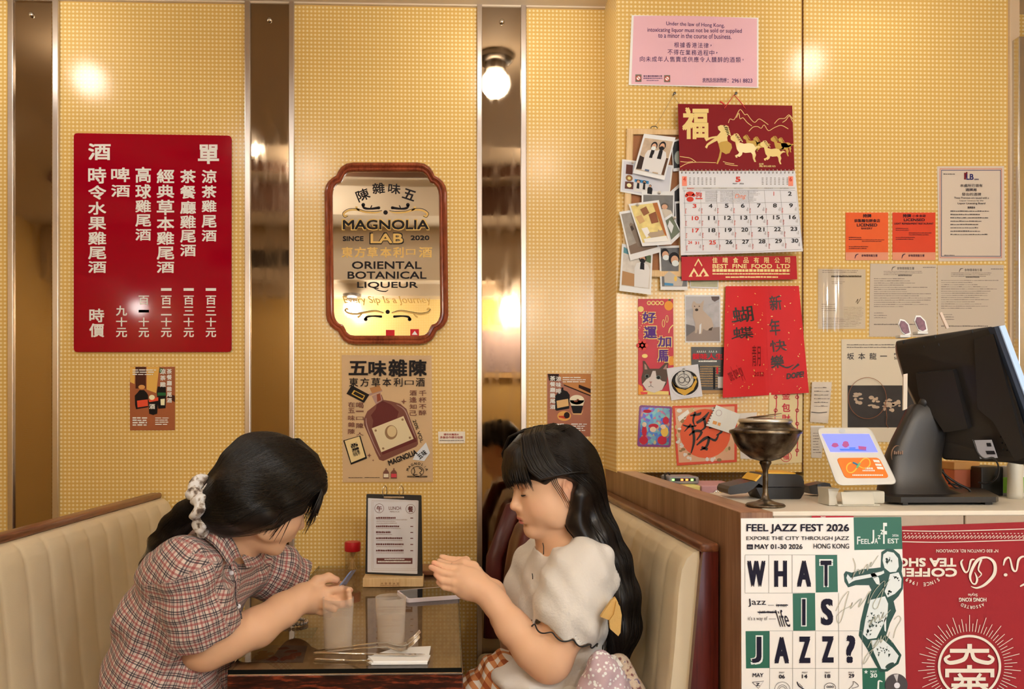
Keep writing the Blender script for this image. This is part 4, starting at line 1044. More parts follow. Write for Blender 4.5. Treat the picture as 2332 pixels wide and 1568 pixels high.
s, f = photo('pale grey print of a sitting light-coloured cat, in a white border', T6, [(780, 68), (1270, 68), (1278, 722), (785, 722)], 0.0025, (.03, .03, .97, .97), PB('pavement', 168, 158, 150), name='cat_photo', group=None)
blob(s, f, [(0, 0), (1, 0), (1, .12), (0, .3)], ink(186, 178, 170)); blob(s, f, [(0, .62), (.25, .66), (.3, .78), (0, .9)], ink(116, 108, 104)); blob(s, f, [(.0, .9), (.3, .74), (1, .68), (1, 1), (0, 1)], ink(150, 132, 118)); blob(s, f, [(.75, .0), (1, .0), (1, .06), (.86, .12), (.78, .08)], ink(96, 82, 78))
blob(s, f, [(.2, .14), (.24, .1), (.32, .16), (.44, .16), (.54, .08), (.52, .2), (.5, .3), (.6, .38), (.76, .5), (.82, .66), (.78, .74), (.6, .76), (.5, .72), (.46, .84), (.38, .84), (.36, .7), (.32, .82), (.26, .82), (.28, .62), (.2, .44), (.22, .3), (.17, .22)], ink(190, 166, 142)); blob(s, f, [(.4, .64), (.46, .6), (.44, .82), (.39, .84)], ink(226, 218, 208)); blob(s, f, [(.68, .72), (.8, .68), (.76, .76), (.66, .76)], CATD); oval(s, f, .32, .3, .05, .03, CATD); oval(s, f, .26, .22, .02, .012, CATD); oval(s, f, .4, .22, .02, .012, CATD); s.done()
s = Sheet('dark_postcard', 'dark postcard with red title lettering over a shop front, half under the red couplet', 'postcard', YC, T6, [(868, 780), (1330, 782), (1330, 1424), (878, 1428)], PB('postcard', 58, 52, 44), lift=0.0022)
s.layer('print', ink(178, 136, 84)).lines(990, 1040, 1300, 1340, 9, .5, .2, 11, (10, 40)).rect(880, 1375, 1330, 1424)
s.layer('print', ink(30, 28, 28)).rect(900, 1030, 980, 1360).rect(1170, 1060, 1200, 1360)
s.layer('print', ink(222, 206, 184)).rect(1236, 1190, 1320, 1345)
s.layer('lettering', ink(206, 34, 44)).text('鎂味人生', 885, 868, 1300, 956, 0.03).rect(1215, 1060, 1240, 1150)
s.layer('lettering', CREAM)
for i in range(9): s.text('A', 945 + i * 27 + (30 if i > 4 else 0) + (14 if i > 7 else 0), 830, 966 + i * 27 + (30 if i > 4 else 0) + (14 if i > 7 else 0), 860, .02)
s.lines(970, 966, 1220, 990, 1, .9, 0, 5, (14, 24)); s.done()
s = Sheet('crest_card', 'small tilted white card with a round gold and grey crest', 'card', YC, T6, [(532, 1074), (964, 1018), (1026, 1458), (594, 1516)], paper(222, 212, 204), lift=0.005)
s.layer('print', ink(30, 26, 24)).disc(785, 1272, 188, 172)
s.layer('print', ink(206, 196, 178)).ring(775, 1280, 200, 6).disc(775, 1230, 125, 120).disc(765, 1100, 22, 30)
s.layer('print', ink(212, 160, 62)).poly([(596, 1250), (640, 1330), (700, 1350), (790, 1370), (870, 1330), (935, 1220), (950, 1260), (900, 1370), (780, 1450), (690, 1400)]).poly([(900, 1180), (950, 1195), (935, 1230), (900, 1210)])
s.layer('print', ink(96, 90, 86)).ring(740, 1235, 46, 12).ring(820, 1230, 40, 10).ring(765, 1230, 84, 8).stroke([(680, 1180), (700, 1120), (760, 1110)], 8).stroke([(830, 1110), (870, 1150), (880, 1220)], 8).stroke([(650, 1290), (720, 1340), (820, 1330)], 8).stroke([(770, 1120), (775, 1200)], 6)
s.done()
# hand-written red couplet, two folded leaves
T7 = (1390, 640, 0.2806)
s = Sheet('red_couplet', 'large folded red paper with black brush handwriting and gold flecks', 'couplet', YC, T7, [(936, 40), (1530, 38), (1612, 905), (912, 945)], paper(212, 34, 38, rough=0.6), lift=0.0045,
          bend=lambda a, b2: 0.018 * abs(a - 0.52) * (0.4 + b2) * 1.4 + 0.004 * math.sin(a * 9), n=24)
SB = M('brush_ink', (0.012, 0.008, 0.008), 0.5)
s.layer('handwriting', SB); s.cur[3] = 5
s.text('蝴', 992, 205, 1160, 335, .012, rot=-8, jit=1).text('蝶', 996, 370, 1160, 465, .012, rot=-4, jit=1)
s.text('新', 1292, 115, 1390, 235, .012, rot=-6, jit=1).text('年', 1292, 305, 1378, 440, .008, rot=-4, jit=1).text('快', 1296, 475, 1430, 570, .008, rot=-6, jit=1).text('樂', 1300, 600, 1410, 705, .02, rot=-6, jit=1)
s.stroke([(1390, 690), (1440, 700), (1490, 676)], [6, 14, 4]).stroke([(1470, 722), (1530, 672)], [6, 20]).stroke([(985, 330), (1040, 318), (1110, 296)], [10, 8, 4]).stroke([(985, 468), (1060, 440), (1165, 432)], [10, 8, 4])
s.text('DOPE!', 1430, 738, 1572, 786, .04, rot=-8, shear=.2)
s.layer('handwriting', ink(120, 20, 22)); s.cur[3] = 5
s.text('青月', 1150, 520, 1220, 690, .003).text('one love joy', 958, 680, 1080, 830, .0, rot=-24).text('2020', 1168, 735, 1248, 770, .0)
s.layer('print', M('gold_flecks', A(236, 190, 90), 0.3)); s.cur[3] = 5
rg = random.Random(5)
for i in range(70):
    u, v = rg.uniform(945, 1560), rg.uniform(70, 900); r = rg.uniform(4, 11); a = rg.uniform(0, 6.28)
    s.poly([(u + r * math.cos(a), v + r * math.sin(a)), (u + r * .5 * math.cos(a + 1.6), v + r * .5 * math.sin(a + 1.6)), (u - r * .8 * math.cos(a), v - r * math.sin(a)), (u + r * .4 * math.cos(a - 1.4), v + r * .4 * math.sin(a - 1.4))])
s.done()
# shiny sticker sheet
M_holo = bpy.data.materials.new('holographic_film')
nt, N, L, b = nodes_of(M_holo)
tc = N.new('ShaderNodeTexCoord'); v_ = N.new('ShaderNodeTexVoronoi'); v_.inputs['Scale'].default_value = 90; L.new(tc.outputs['Object'], v_.inputs['Vector'])
L.new(ramp(N, L, math_node(N, L, 'FRACT', math_node(N, L, 'MULTIPLY', v_.outputs['Color'], 1.0)), [(0, A(70, 120, 150)), (0.3, A(120, 150, 130)), (0.55, A(60, 70, 150)), (0.75, A(170, 80, 90)), (1, A(200, 170, 90))]), b.inputs['Base Color'])
setp(b, rough=0.18, metal=0.35)
try: b.inputs['Thin Film Thickness'].default_value = 420; b.inputs['Thin Film IOR'].default_value = 1.6
except KeyError: pass
s = Sheet('sticker_sheet', 'small shiny rainbow-coloured sticker sheet with rounded corners', 'sticker sheet', YC, T7, [(236, 1004), (502, 1016), (490, 1346), (218, 1340)], M('sticker_magenta', A(130, 50, 110), 0.25), lift=0.0025, round_=22, thick=0.001)
s.layer('print', M_holo).poly([(250, 1022), (484, 1032), (474, 1330), (234, 1322)], 14)
s.layer('print', ink(190, 44, 60))
for u, v, rx, ry in ((300, 1055, 34, 14), (450, 1130, 26, 30), (270, 1290, 36, 34), (420, 1290, 38, 36), (350, 1175, 40, 20), (276, 1215, 20, 46)): s.disc(u, v, rx, ry)
s.layer('print', ink(226, 180, 80)).disc(440, 1220, 30, 42).disc(348, 1190, 16, 10); s.layer('print', ink(230, 196, 160)).disc(346, 1202, 26, 22).disc(276, 1162, 18, 20).disc(428, 1180, 22, 18); s.done()
# orange lucky card
s = Sheet('lucky_card', 'square orange card with a big black brush character and printed flowers, behind the goblet', 'card', YC, T7, [(503, 1012), (1030, 996), (1026, 1466), (540, 1496)], paper(218, 82, 56, rough=0.5), lift=0.0025)
s.layer('print', ink(222, 170, 130)).poly([(524, 1030), (1008, 1014), (1006, 1448), (556, 1472)])
s.layer('print', ink(226, 98, 62)).disc(770, 1235, 205, 200)
rg = random.Random(9)
FL = [ink(228, 214, 196), ink(150, 116, 76), ink(206, 176, 120)]
for i in range(80):
    a = rg.uniform(0, 6.28); r = rg.uniform(205, 245); u, v = 770 + r * math.cos(a) * 1.0, 1235 + r * math.sin(a)
    if not (530 < u < 990 - (1448 - v) * .1 and 1030 < v < 1455): continue
    s.layer('print', FL[i % 3]); s.cur[3] = 3 + (i % 7) * .3; s.disc(u, v, rg.uniform(8, 20), rg.uniform(8, 18), 9)
s.layer('print', ink(240, 232, 220)); s.cur[3] = 6; s.poly([(545, 1100), (630, 1040), (642, 1068), (560, 1140)]).disc(560, 1050, 22, 16)
s.layer('lettering', SB); s.cur[3] = 7
W_ = [([(648, 1090), (720, 1078), (735, 1060)], [10, 22, 6]), ([(690, 1060), (672, 1130), (690, 1180)], [18, 14, 6]), ([(588, 1165), (640, 1180), (700, 1170)], [8, 18, 6]), ([(655, 1160), (600, 1220)], [18, 5]), ([(665, 1170), (680, 1290), (655, 1395)], [20, 22, 8]), ([(700, 1150), (760, 1110), (800, 1060)], [20, 26, 8]), ([(760, 1110), (770, 1180), (730, 1215)], [22, 18, 8]), ([(800, 1190), (850, 1180), (905, 1215), (860, 1250)], [10, 24, 22, 8]), ([(640, 1250), (690, 1215), (740, 1225), (700, 1290)], [10, 22, 22, 8]), ([(700, 1330), (760, 1280), (800, 1270), (780, 1340), (730, 1370)], [10, 24, 22, 20, 8]), ([(790, 1260), (850, 1290), (880, 1240)], [10, 22, 8]), ([(740, 1345), (790, 1365)], [20, 22])]
for p_, w_ in W_: s.stroke(p_, w_)
s.done()
s = Sheet('memo_note', 'torn white spiral-pad note stuck over the orange card', 'note', YC, T7, [(860, 1004), (1056, 1080), (990, 1240), (776, 1170)], paper(234, 226, 216), lift=0.012, bend=lambda a, b2: 0.006 * math.sin(3 * a + b2 * 2), n=10)
s.layer('print', ink(60, 50, 46)); s.cur[3] = 4
for i in range(7): s.rect(838 - i * 9, 1025 + i * 21, 850 - i * 9, 1032 + i * 21)
s.layer('print', ink(200, 180, 170)); s.cur[3] = 4; s.ring(880, 1068, 26, 5)
s.layer('print', ink(230, 160, 90)); s.cur[3] = 4; s.poly([(835, 1130), (868, 1140), (860, 1165), (828, 1155)]).poly([(875, 1145), (898, 1150), (890, 1175), (868, 1168)]); s.done()
s = Sheet('charm_paper', 'cream paper strip with a red rope border and red characters, behind the goblet', 'paper strip', YC, T7, [(1290, 905), (1560, 885), (1555, 1470), (1280, 1488)], paper(232, 204, 146), lift=0.0022)
s.layer('print', ink(206, 60, 70))
for x0 in (1342, 1516):
    s.stroke([(x0, 900), (x0 + 6, 1000), (x0 - 6, 1100), (x0 + 6, 1250), (x0 - 4, 1420)], 8)
    for k in range(5): s.ring(x0, 940 + k * 108, 16, 7, 12)
s.ring(1425, 1420, 46, 5); s.text('福', 1398, 1392, 1452, 1448, .02)
s.column('金包財', 1392, 1460, rows(900, 960, 990, 1060, 1080, 1150), .03); s.done()
s = Sheet('paper_scrap', 'scrap of crumpled white paper peeking from behind the goblet bowl', 'paper', YC, T7, [(1044, 1072), (1190, 1062), (1170, 1445), (1056, 1440)], paper(224, 210, 190), lift=0.002); s.done()

# ---------------------------------------------------------------- papers on the wall panel beside the steel cabinet
YP = YC + 0.004
T8 = (1820, 360, 0.3188)
DK = ink(30, 26, 34); GR = ink(120, 104, 90)
def licence(label, x0, x1, col, head):
    s = Sheet('licence_card', label, 'licence', YP, T8, [(x0, 388), (x1, 388), (x1, 728), (x0, 728)], M('licence_%d' % x0, A(*col), 0.18), lift=0.002, thick=0.001)
    s.layer('print', ink(226, 146, 110)).rect(x0, 672, x1, 728)
    s.layer('lettering', DK)
    for (w, a, b2, c, d, bd) in head: s.text(w, a, b2, c, d, bd)
    s.layer('lettering', ink(110, 40, 34)).lines(x0 + 22, 498 if x0 > 600 else 562, x0 + 115, 522 if x0 > 600 else 590, 2, .5, .1, 3, (6, 14)).lines(x0 + 116, 530 if x0 > 600 else 580, x1 - 20, 556 if x0 > 600 else 602, 2, .5, .2, 4, (6, 14)).lines(x0 + 22, 562 if x0 > 600 else 628, x0 + 180, 588 if x0 > 600 else 654, 2, .5, .2, 5, (6, 14))
    s.layer('lettering', ink(70, 40, 60)).text('食物環境衞生署', x0 + 112, 686, x0 + 228, 704, .01)
    s.stroke([(x0 + 66, 716), (x0 + 74, 692), (x0 + 92, 684)], [3, 8, 3]); s.done()
licence('orange licence card headed LICENSED BAKERY', 332, 636, (232, 92, 46), [('持牌', 455, 398, 516, 424, .03), ('烘製麵包餅食店', 394, 434, 578, 458, .02), ('LICENSED', 412, 466, 558, 488, .04), ('BAKERY', 444, 494, 524, 508, .03)])
licence('deeper orange-red licence card headed LICENSED LIGHT REFRESHMENT RESTAURANT', 667, 973, (220, 66, 42), [('持牌', 740, 398, 800, 424, .03), ('小食食肆', 808, 402, 904, 422, .01), ('LICENSED', 748, 430, 898, 450, .04), ('LIGHT REFRESHMENT RESTAURANT', 680, 460, 960, 474, .03)])
s = Sheet('liquor_licence', 'white liquor licence with a thin double border and a monogram', 'licence', YP, T8, [(986, 58), (1464, 56), (1470, 732), (996, 736)], paper(216, 192, 164), lift=0.002)
s.layer('print', ink(206, 104, 80)).frame(1004, 74, 1448, 712, 4); s.layer('print', ink(56, 50, 90)).frame(1014, 84, 1441, 702, 4)
s.layer('lettering', ink(110, 26, 34)).rect(1178, 104, 1192, 152).rect(1192, 98, 1202, 140)
s.layer('lettering', ink(40, 34, 90)).text('LB', 1194, 112, 1246, 154, .03); s.text('酒牌局', 1250, 146, 1282, 156, .01)
s.layer('lettering', ink(70, 60, 60))
s.text('本處所已領有', 1150, 184, 1310, 206, .008).text('酒牌局', 1188, 214, 1268, 236, .02).text('發出的酒牌', 1162, 246, 1300, 268, .008)
s.text('These Premises are issued with a', 1106, 276, 1356, 290, .008).text('Liquor Licence by the', 1146, 298, 1316, 310, .008).text('Liquor Licensing Board', 1132, 316, 1330, 332, .02)
s.text('酒牌副本', 1202, 344, 1258, 360, .02).lines(1080, 374, 1380, 564, 8, .3, .35, 8, (8, 24)).lines(1030, 110, 1112, 120, 1, .6, 0, 2, (8, 14)).lines(1036, 690, 1110, 698, 1, .6, 0, 2, (8, 14)); s.done()
def letter(label, quad, seed, n, top=True):
    s = Sheet('official_letter', label, 'document', YP, T8, quad, paper(204, 182, 154), lift=0.0018)
    a, b2, c, d = quad[0][0], quad[0][1], quad[2][0], quad[2][1]
    s.layer('lettering', GR)
    if top:
        w = c - a
        s.text('食物環境衞生署', a + .4 * w, b2 + 24, a + .66 * w, b2 + 44, .01); s.stroke([(a + .32 * w, b2 + 50), (a + .34 * w, b2 + 28), (a + .38 * w, b2 + 22)], [3, 8, 3])
        s.lines(a + .2 * w, b2 + 54, c - .2 * w, b2 + 88, 3, .35, .3, seed, (6, 20)).lines(a + .42 * w, b2 + 78, a + .62 * w, b2 + 98, 1, .6, 0, seed, (6, 12)).lines(a + 26, b2 + 106, c - 30, b2 + 320, 14, .28, .5, seed + 1, (8, 40)).lines(a + 26, b2 + 350, a + 120, b2 + 400, 3, .3, .3, seed + 2, (6, 20)).lines(a + 26, b2 + 430, c - 120, b2 + 446, 1, .5, .2, seed, (6, 20)).lines(c - 100, b2 + 24, c - 10, b2 + 34, 1, .6, 0, seed, (8, 14))
    return s
letter('grey-white official letter over the monitor, beside the clear sleeve', [(508, 752), (982, 760), (984, 1276), (500, 1274)], 21, 12).done()
letter('grey-white official letter beside the tan edge strip, half hidden by the monitor', [(988, 764), (1462, 762), (1470, 1290), (990, 1276)], 31, 12).done()
s = letter('sheet of small print in a clear plastic sleeve, on the right wall panel', [(136, 790), (474, 792), (472, 1218), (134, 1220)], 41, 12, False)
s.lines(165, 800, 440, 824, 2, .4, .3, 3, (8, 20)).lines(320, 1062, 460, 1140, 9, .3, .1, 6, (10, 40)).lines(165, 1140, 450, 1210, 6, .3, .2, 7, (10, 40)).lines(160, 1040, 270, 1100, 4, .3, .3, 9, (10, 30)).lines(232, 880, 340, 905, 2, .3, .3, 9, (10, 30))
s.layer('lettering', DK); s.lines(230, 836, 444, 856, 1, .7, 0, 12, (4, 9)); s.stroke([(405, 1030), (420, 1005), (415, 1040), (440, 1000)], 4)
s.done()
M_film = bpy.data.materials.new('clear_film')
nt, N, L, b = nodes_of(M_film)
tr = N.new('ShaderNodeBsdfTransparent'); gl = N.new('ShaderNodeBsdfGlossy'); gl.inputs['Roughness'].default_value = 0.08
ms = N.new('ShaderNodeMixShader'); ms.inputs[0].default_value = 0.07
L.new(tr.outputs[0], ms.inputs[1]); L.new(gl.outputs[0], ms.inputs[2]); L.new(ms.outputs[0], N['Material Output'].inputs['Surface'])
s = Sheet('plastic_sleeve', 'clear plastic sleeve with blue-white glints over the small-print sheet', 'plastic sleeve', YP, T8, [(128, 770), (480, 775), (478, 1235), (126, 1238)], M_film, lift=0.006, bend=lambda a, b2: 0.004 + 0.005 * math.exp(-((a - .22) / .05) ** 2) + 0.005 * math.exp(-((a - .45) / .05) ** 2), n=40); s.done()
# concert poster behind the monitor
T9 = (1640, 860, 0.2967)
s = Sheet('concert_poster', 'cream poster with four Chinese characters and a dark photograph, behind the card reader', 'poster', YP, T8, [(302, 1292), (820, 1290), (830, 2030), (306, 2020)], paper(222, 200, 166), lift=0.0018)
s.layer('picture', PB('stage', 40, 34, 34)).rect(346, 1622, 830, 1922)
s.layer('picture', ink(190, 160, 128))
rg = random.Random(3)
for u, v, n_ in ((420, 1716, 9), (530, 1740, 10), (640, 1760, 16), (690, 1770, 8)):
    for i in range(n_): s.cur[3] = 2 + .1 * i; s.disc(u + rg.uniform(-34, 34), v + rg.uniform(-36, 40), rg.uniform(6, 22), rg.uniform(5, 14), 9)
s.layer('lettering', DK)
for i, ch in enumerate('坂本龍'): s.text(ch, 342 + i * 80, 1390, 392 + i * 80, 1438, .004)
s.text('一', 578, 1410, 628, 1416, .0).text('Ryui', 678, 1392, 740, 1410, .01).text('Sak', 678, 1418, 720, 1436, .01)
s.layer('lettering', GR).lines(340, 1328, 690, 1365, 2, .35, .1, 4, (8, 30)); s.done()
W8 = lambda u, v, o: P(T9[0] + u * T9[2], T9[1] + v * T9[2], YP - o)
mb = MB(); mb.tube([W8(1130 + 146 * math.cos(a), 155 + 158 * math.sin(a), .012) for a in np.linspace(0, 2 * math.pi, 40)[:-1]], .0009, 5, closed=True); mb.tube([W8(1268, 180, .012), W8(1280, 300, .01), W8(1275, 350, .008), W8(1290, 385, .008)], .0009, 5)
tag(mb.build('thin_cord', M('brown_cord', A(150, 84, 44), .5), smooth=True, loc=W8(1130, 155, .012)), 'thin brown cord looped over the dark concert photograph', 'cord')
def crumple(a, b2): return 0.004 + 0.003 * math.sin(7 * a + 3 * b2) + 0.003 * math.sin(9 * b2)
s = Sheet('receipt_note', 'crumpled white handwritten slip stuck on the panel over the card reader', 'note', YP, T9, [(706, 30), (858, 32), (828, 348), (690, 338)], paper(222, 200, 172), lift=0.002, bend=crumple, n=12)
s.layer('handwriting', GR); s.cur[3] = 5; s.lines(722, 70, 840, 240, 6, .25, .3, 5, (8, 26)); s.layer('handwriting', DK); s.cur[3] = 5; s.stroke([(700, 262), (760, 268), (820, 262)], 5); s.done()
s = Sheet('receipt_sleeve', 'small pale slip in a clear sleeve, behind the card reader', 'note', YP, T9, [(694, 368), (800, 368), (780, 616), (700, 612)], paper(214, 196, 170, rough=.25), lift=0.002); s.layer('handwriting', GR).lines(712, 420, 780, 590, 8, .3, .4, 5, (8, 26)); s.layer('film_edge', ink(240, 236, 230)).rect(694, 366, 800, 378); s.done()
# ================================================================ posters on the counter front
YJ = CY0 - 0.001
T = (1680, 1150, 0.2796)
GRN, NAVY = M('poster_green', A(30, 92, 66), 0.3), ink(26, 22, 38)
s = Sheet('jazz_poster', 'white and green jazz festival poster taped to the counter front', 'poster', YJ, T, [(26, 106), (1334, 94), (1374, 1600), (32, 1600)], M('poster_white', (.9, .89, .87), .22, spec=.4), lift=0.0015)
s.layer('print', GRN).poly([(944, 98), (1333, 95), (1342, 356), (950, 364)])
s.poly([(632, 404), (810, 402), (816, 706), (636, 710)]).poly([(448, 718), (630, 714), (634, 1018), (452, 1022)]).poly([(64, 1024), (258, 1022), (262, 1324), (68, 1328)]).poly([(1014, 1326), (1200, 1322), (1206, 1600), (1020, 1600)])
FO = [(1170, 380), (1215, 352), (1270, 358), (1320, 400), (1342, 470), (1335, 540), (1350, 600), (1345, 680), (1310, 740), (1270, 780), (1290, 860), (1240, 960), (1210, 1060), (1260, 1110), (1334, 1218), (1310, 1290), (1220, 1352), (1160, 1358), (1130, 1310), (1060, 1180), (986, 1060), (1000, 950), (1030, 820), (1060, 730), (1090, 690), (1070, 650), (960, 650), (900, 668), (870, 620), (864, 560), (880, 536), (930, 548), (1020, 520), (1110, 512), (1165, 505)]
s.layer('print', M('poster_green_dark', A(26, 66, 52), 0.3)).poly(FO)
s.layer('print', paper(226, 222, 208, rough=.3)); s.cur[3] = 3
s.poly([(1186, 400), (1220, 375), (1270, 385), (1306, 430), (1312, 500), (1290, 540), (1240, 545), (1196, 510), (1180, 450)]).poly([(1240, 560), (1310, 545), (1335, 600), (1330, 670), (1280, 720), (1220, 750), (1196, 700), (1220, 640)]).poly([(1080, 770), (1200, 740), (1225, 800), (1220, 900), (1170, 1000), (1130, 1080), (1060, 1090), (1020, 1050), (1040, 930), (1060, 850)])
s.poly([(1080, 1100), (1180, 1090), (1260, 1160), (1312, 1225), (1290, 1280), (1200, 1335), (1170, 1330), (1110, 1200)]).poly([(895, 560), (920, 590), (1190, 530), (1194, 552), (1150, 575), (960, 610), (935, 620), (905, 640), (885, 590)]).poly([(1080, 560), (1110, 545), (1150, 590), (1160, 650), (1130, 640)]).poly([(1190, 940), (1210, 900), (1208, 1030), (1195, 1020)])
s.layer('print', M('poster_line', A(36, 60, 50), .4)); s.cur[3] = 4
rg = random.Random(12)
for cx_, cy_, n_, w_ in ((1225, 440, 14, 22), (1110, 930, 26, 60), (1290, 590, 8, 24), (1180, 1190, 14, 50), (1230, 700, 8, 22), (1060, 1030, 8, 22)):
    for i in range(n_):
        u, v = cx_ + rg.uniform(-w_, w_), cy_ + rg.uniform(-w_, w_); s.poly([(u, v), (u + rg.uniform(6, 22), v + rg.uniform(-8, 8)), (u + rg.uniform(0, 14), v + rg.uniform(8, 26))])
s.stroke([(950, 580), (1060, 560), (1180, 535)], 4).stroke([(970, 625), (1080, 600), (1160, 570)], 4).disc(1238, 1302, 40, 16, rot=-.5)
s.layer('lettering', NAVY); s.cur[3] = 4
for ch, a, b2, c, d in (('W', 78, 452, 226, 664), ('H', 298, 450, 402, 664), ('A', 484, 450, 598, 662), ('T', 672, 446, 766, 658), ('I', 524, 762, 554, 978), ('S', 678, 760, 778, 976), ('A', 300, 1072, 418, 1286), ('Z', 500, 1068, 592, 1284), ('Z', 686, 1066, 782, 1280), ('?', 884, 1058, 958, 1284)):
    if ch in 'TI': continue
    s.text(ch, a, b2, c, d, 0.045)
s.layer('lettering', paper(232, 226, 218, rough=.3)); s.cur[3] = 4
s.text('T', 664, 438, 776, 666, .07).rect(516, 754, 562, 986).text('J', 104, 1058, 206, 1296, .07)
s.layer('lettering', NAVY); s.cur[3] = 7
s.text('T', 676, 450, 764, 656, .03).rect(525, 763, 553, 977).text('J', 116, 1070, 194, 1282, .03)
s.text('FEEL JAZZ FEST 2026', 72, 152, 908, 230, 0.02).text('EXPORE THE CITY THROUGH JAZZ', 72, 252, 908, 292, 0.006).text('MAY 01-30 2026', 140, 316, 528, 356, 0.02).text('HONG KONG', 618, 312, 908, 352, 0.008)
s.frame(76, 318, 124, 358, 7).rect(76, 326, 124, 334).rect(84, 338, 116, 342).rect(84, 346, 116, 350)
s.text('Jazz', 84, 760, 230, 826, .0, shear=-.1).text('is not', 318, 798, 400, 826, .0).text('just music', 176, 852, 314, 888, .0).text("it's a way of", 84, 904, 242, 944, .0).text('life', 326, 850, 412, 990, .0, shear=-.3)
s.rect(246, 812, 296, 815).rect(254, 924, 312, 927).rect(312, 808, 410, 816).rect(164, 866, 318, 875)
s.text('MAY', 122, 1366, 210, 1398, .02).text('06', 336, 1378, 384, 1410, .03).text('14', 524, 1376, 568, 1408, .03).text('18', 712, 1374, 756, 1406, .03).text('29', 904, 1372, 950, 1404, .03)
for x_ in (338, 526, 712, 904): s.text('MAY', x_, 1354, x_ + 44, 1368, .01)
s.stroke([(120, 1440), (212, 1430), (170, 1490), (120, 1440)], 4, 1).text('z', 150, 1446, 180, 1470, .02)
for r_ in (64, 40, 26): s.ring(364, 1500, r_, 3)
s.stroke([(484, 1436), (500, 1470), (545, 1500)], 8).stroke([(500, 1450), (530, 1480)], 4).ring(752, 1484, 48, 4, 24, 40).text('ooo', 724, 1468, 784, 1486, .02).stroke([(905, 1495), (940, 1460), (945, 1432), (985, 1470), (930, 1490)], 4)
s.layer('print', M('grid_line', A(140, 134, 120), .4)); s.cur[3] = 3
for y_, a, c in ((404, 60, 812), (714, 60, 632), (1022, 260, 1014), (1328, 260, 1014)): s.rect(a, y_ - 2, c, y_ + 1)
for x_, a, c in ((60, 404, 714), (254, 404, 714), (444, 404, 714), (822, 714, 1020), (260, 1024, 1600), (448, 1024, 1600), (634, 1024, 1600), (824, 1024, 1600), (1014, 1024, 1330)): s.rect(x_ - 1.5, a, x_ + 1.5, c)
s.layer('print', M('brush_script', A(168, 162, 136), .4)); s.cur[3] = 8
SCR = [[(940, 430), (960, 500), (932, 600), (950, 560), (985, 520), (990, 560), (1010, 520), (1030, 530), (1010, 555), (1040, 500), (1060, 480), (1055, 530), (1090, 460), (1085, 500), (1145, 408)],
       [(800, 860), (850, 760), (905, 700), (880, 800), (850, 920), (820, 960), (810, 900), (860, 850), (920, 820), (935, 790), (920, 840), (960, 800), (1010, 760), (985, 830), (1040, 760), (1080, 700), (1060, 800), (1120, 690), (1200, 620), (1140, 830), (1105, 800), (1240, 600)],
       [(1070, 980), (1100, 920), (1080, 975), (1120, 900), (1115, 950), (1150, 890), (1160, 940), (1190, 870), (1180, 920), (1245, 850)],
       [(1060, 1160), (1090, 1100), (1100, 1150), (1150, 1080), (1060, 1250), (1025, 1290), (1050, 1220), (1140, 1130), (1170, 1060), (1165, 1120), (1200, 1060), (1210, 1110), (1240, 1030)],
       [(1275, 930), (1310, 900), (1330, 930), (1290, 1000), (1270, 1080)], [(1250, 1108), (1262, 1116)]]
for p_ in SCR: s.stroke(p_, 5, 5)
s.layer('lettering', paper(232, 226, 218, rough=.3)); s.cur[3] = 3
for w, a, b2, c, d in (('F', 972, 254, 1000, 318), ('EEL', 1004, 274, 1082, 314), ('J', 1086, 200, 1112, 312), ('A', 1114, 268, 1142, 312), ('z', 1140, 244, 1164, 274), ('z', 1162, 200, 1190, 236), ('F', 1184, 142, 1216, 314), ('EST', 1222, 270, 1312, 310), ('2026', 1258, 236, 1310, 254)): s.text(w, a, b2, c, d, .02)
s.text('MAY', 1080, 1344, 1134, 1364, .02).text('30', 1080, 1368, 1136, 1402, .04)
s.poly([(1045 + (18 if k % 2 == 0 else 8) * math.sin(k * math.pi / 5), 1356 - (18 if k % 2 == 0 else 8) * math.cos(k * math.pi / 5)) for k in range(10)])
s.stroke([(1180, 1436), (1150, 1430), (1145, 1470), (1140, 1560), (1110, 1590)], [6, 14, 14, 20, 24])
s.layer('print', M('vinyl_record', A(70, 62, 60), .3)); s.cur[3] = 5; s.disc(1292, 1462, 92, 92, 40)
s.layer('print', paper(226, 214, 206)); s.cur[3] = 6; s.disc(1298, 1466, 24); s.layer('print', M('vinyl_shine', A(190, 178, 168), .3)); s.cur[3] = 6
s.poly([(1298, 1440), (1270, 1378), (1310, 1374)]).poly([(1290, 1492), (1260, 1545), (1320, 1548)])
s.done()
# red cloth with the printed tea-shop emblem, hung upside down
RB = M('red_cloth', A(150, 24, 32), 0.8, bump=0.25, bscale=900)
wavy = lambda a, b2: 0.002 + 0.0011 * math.sin(5 * a + 1) * (0.4 + b2) + 0.0006 * math.sin(14 * a + 4 * b2)
s = Sheet('shop_cloth', 'dark red printed cloth hanging upside down on the counter front beside the poster', 'cloth', CY0 + 0.0035, T, [(1290, 172), (2800, 120), (2800, 1620), (1290, 1620)], RB, lift=0.0, thick=0.0005, bend=wavy, n=30)
CR = M('cloth_print', A(232, 212, 184), .8); LVB = 10
s.layer('print', CR); s.cur[3] = LVB
for y_ in (206, 296): s.stroke([(1340, y_), (1700, y_ + 4), (2340, y_ - 14)], 7, 6)
for i in range(34): s.stroke([(1350 + i * 30, 262), (1366 + i * 30, 244), (1372 + i * 30, 262), (1362 + i * 30, 272)], 6, 1); s.rect(1350 + i * 30, 226, 1362 + i * 30, 232)
F = lambda w, a, b2, c, d, bd=.03, **k: s.text(w, a, b2, c, d, bd, rot=180, **k)
F('Nº 830 CANTON RD, KOWLOON', 1618, 354, 2122, 384, .01); F('TEA SHOP', 1226, 428, 1780, 500, .05); F('COFFEE', 1302, 510, 1786, 582, .05)
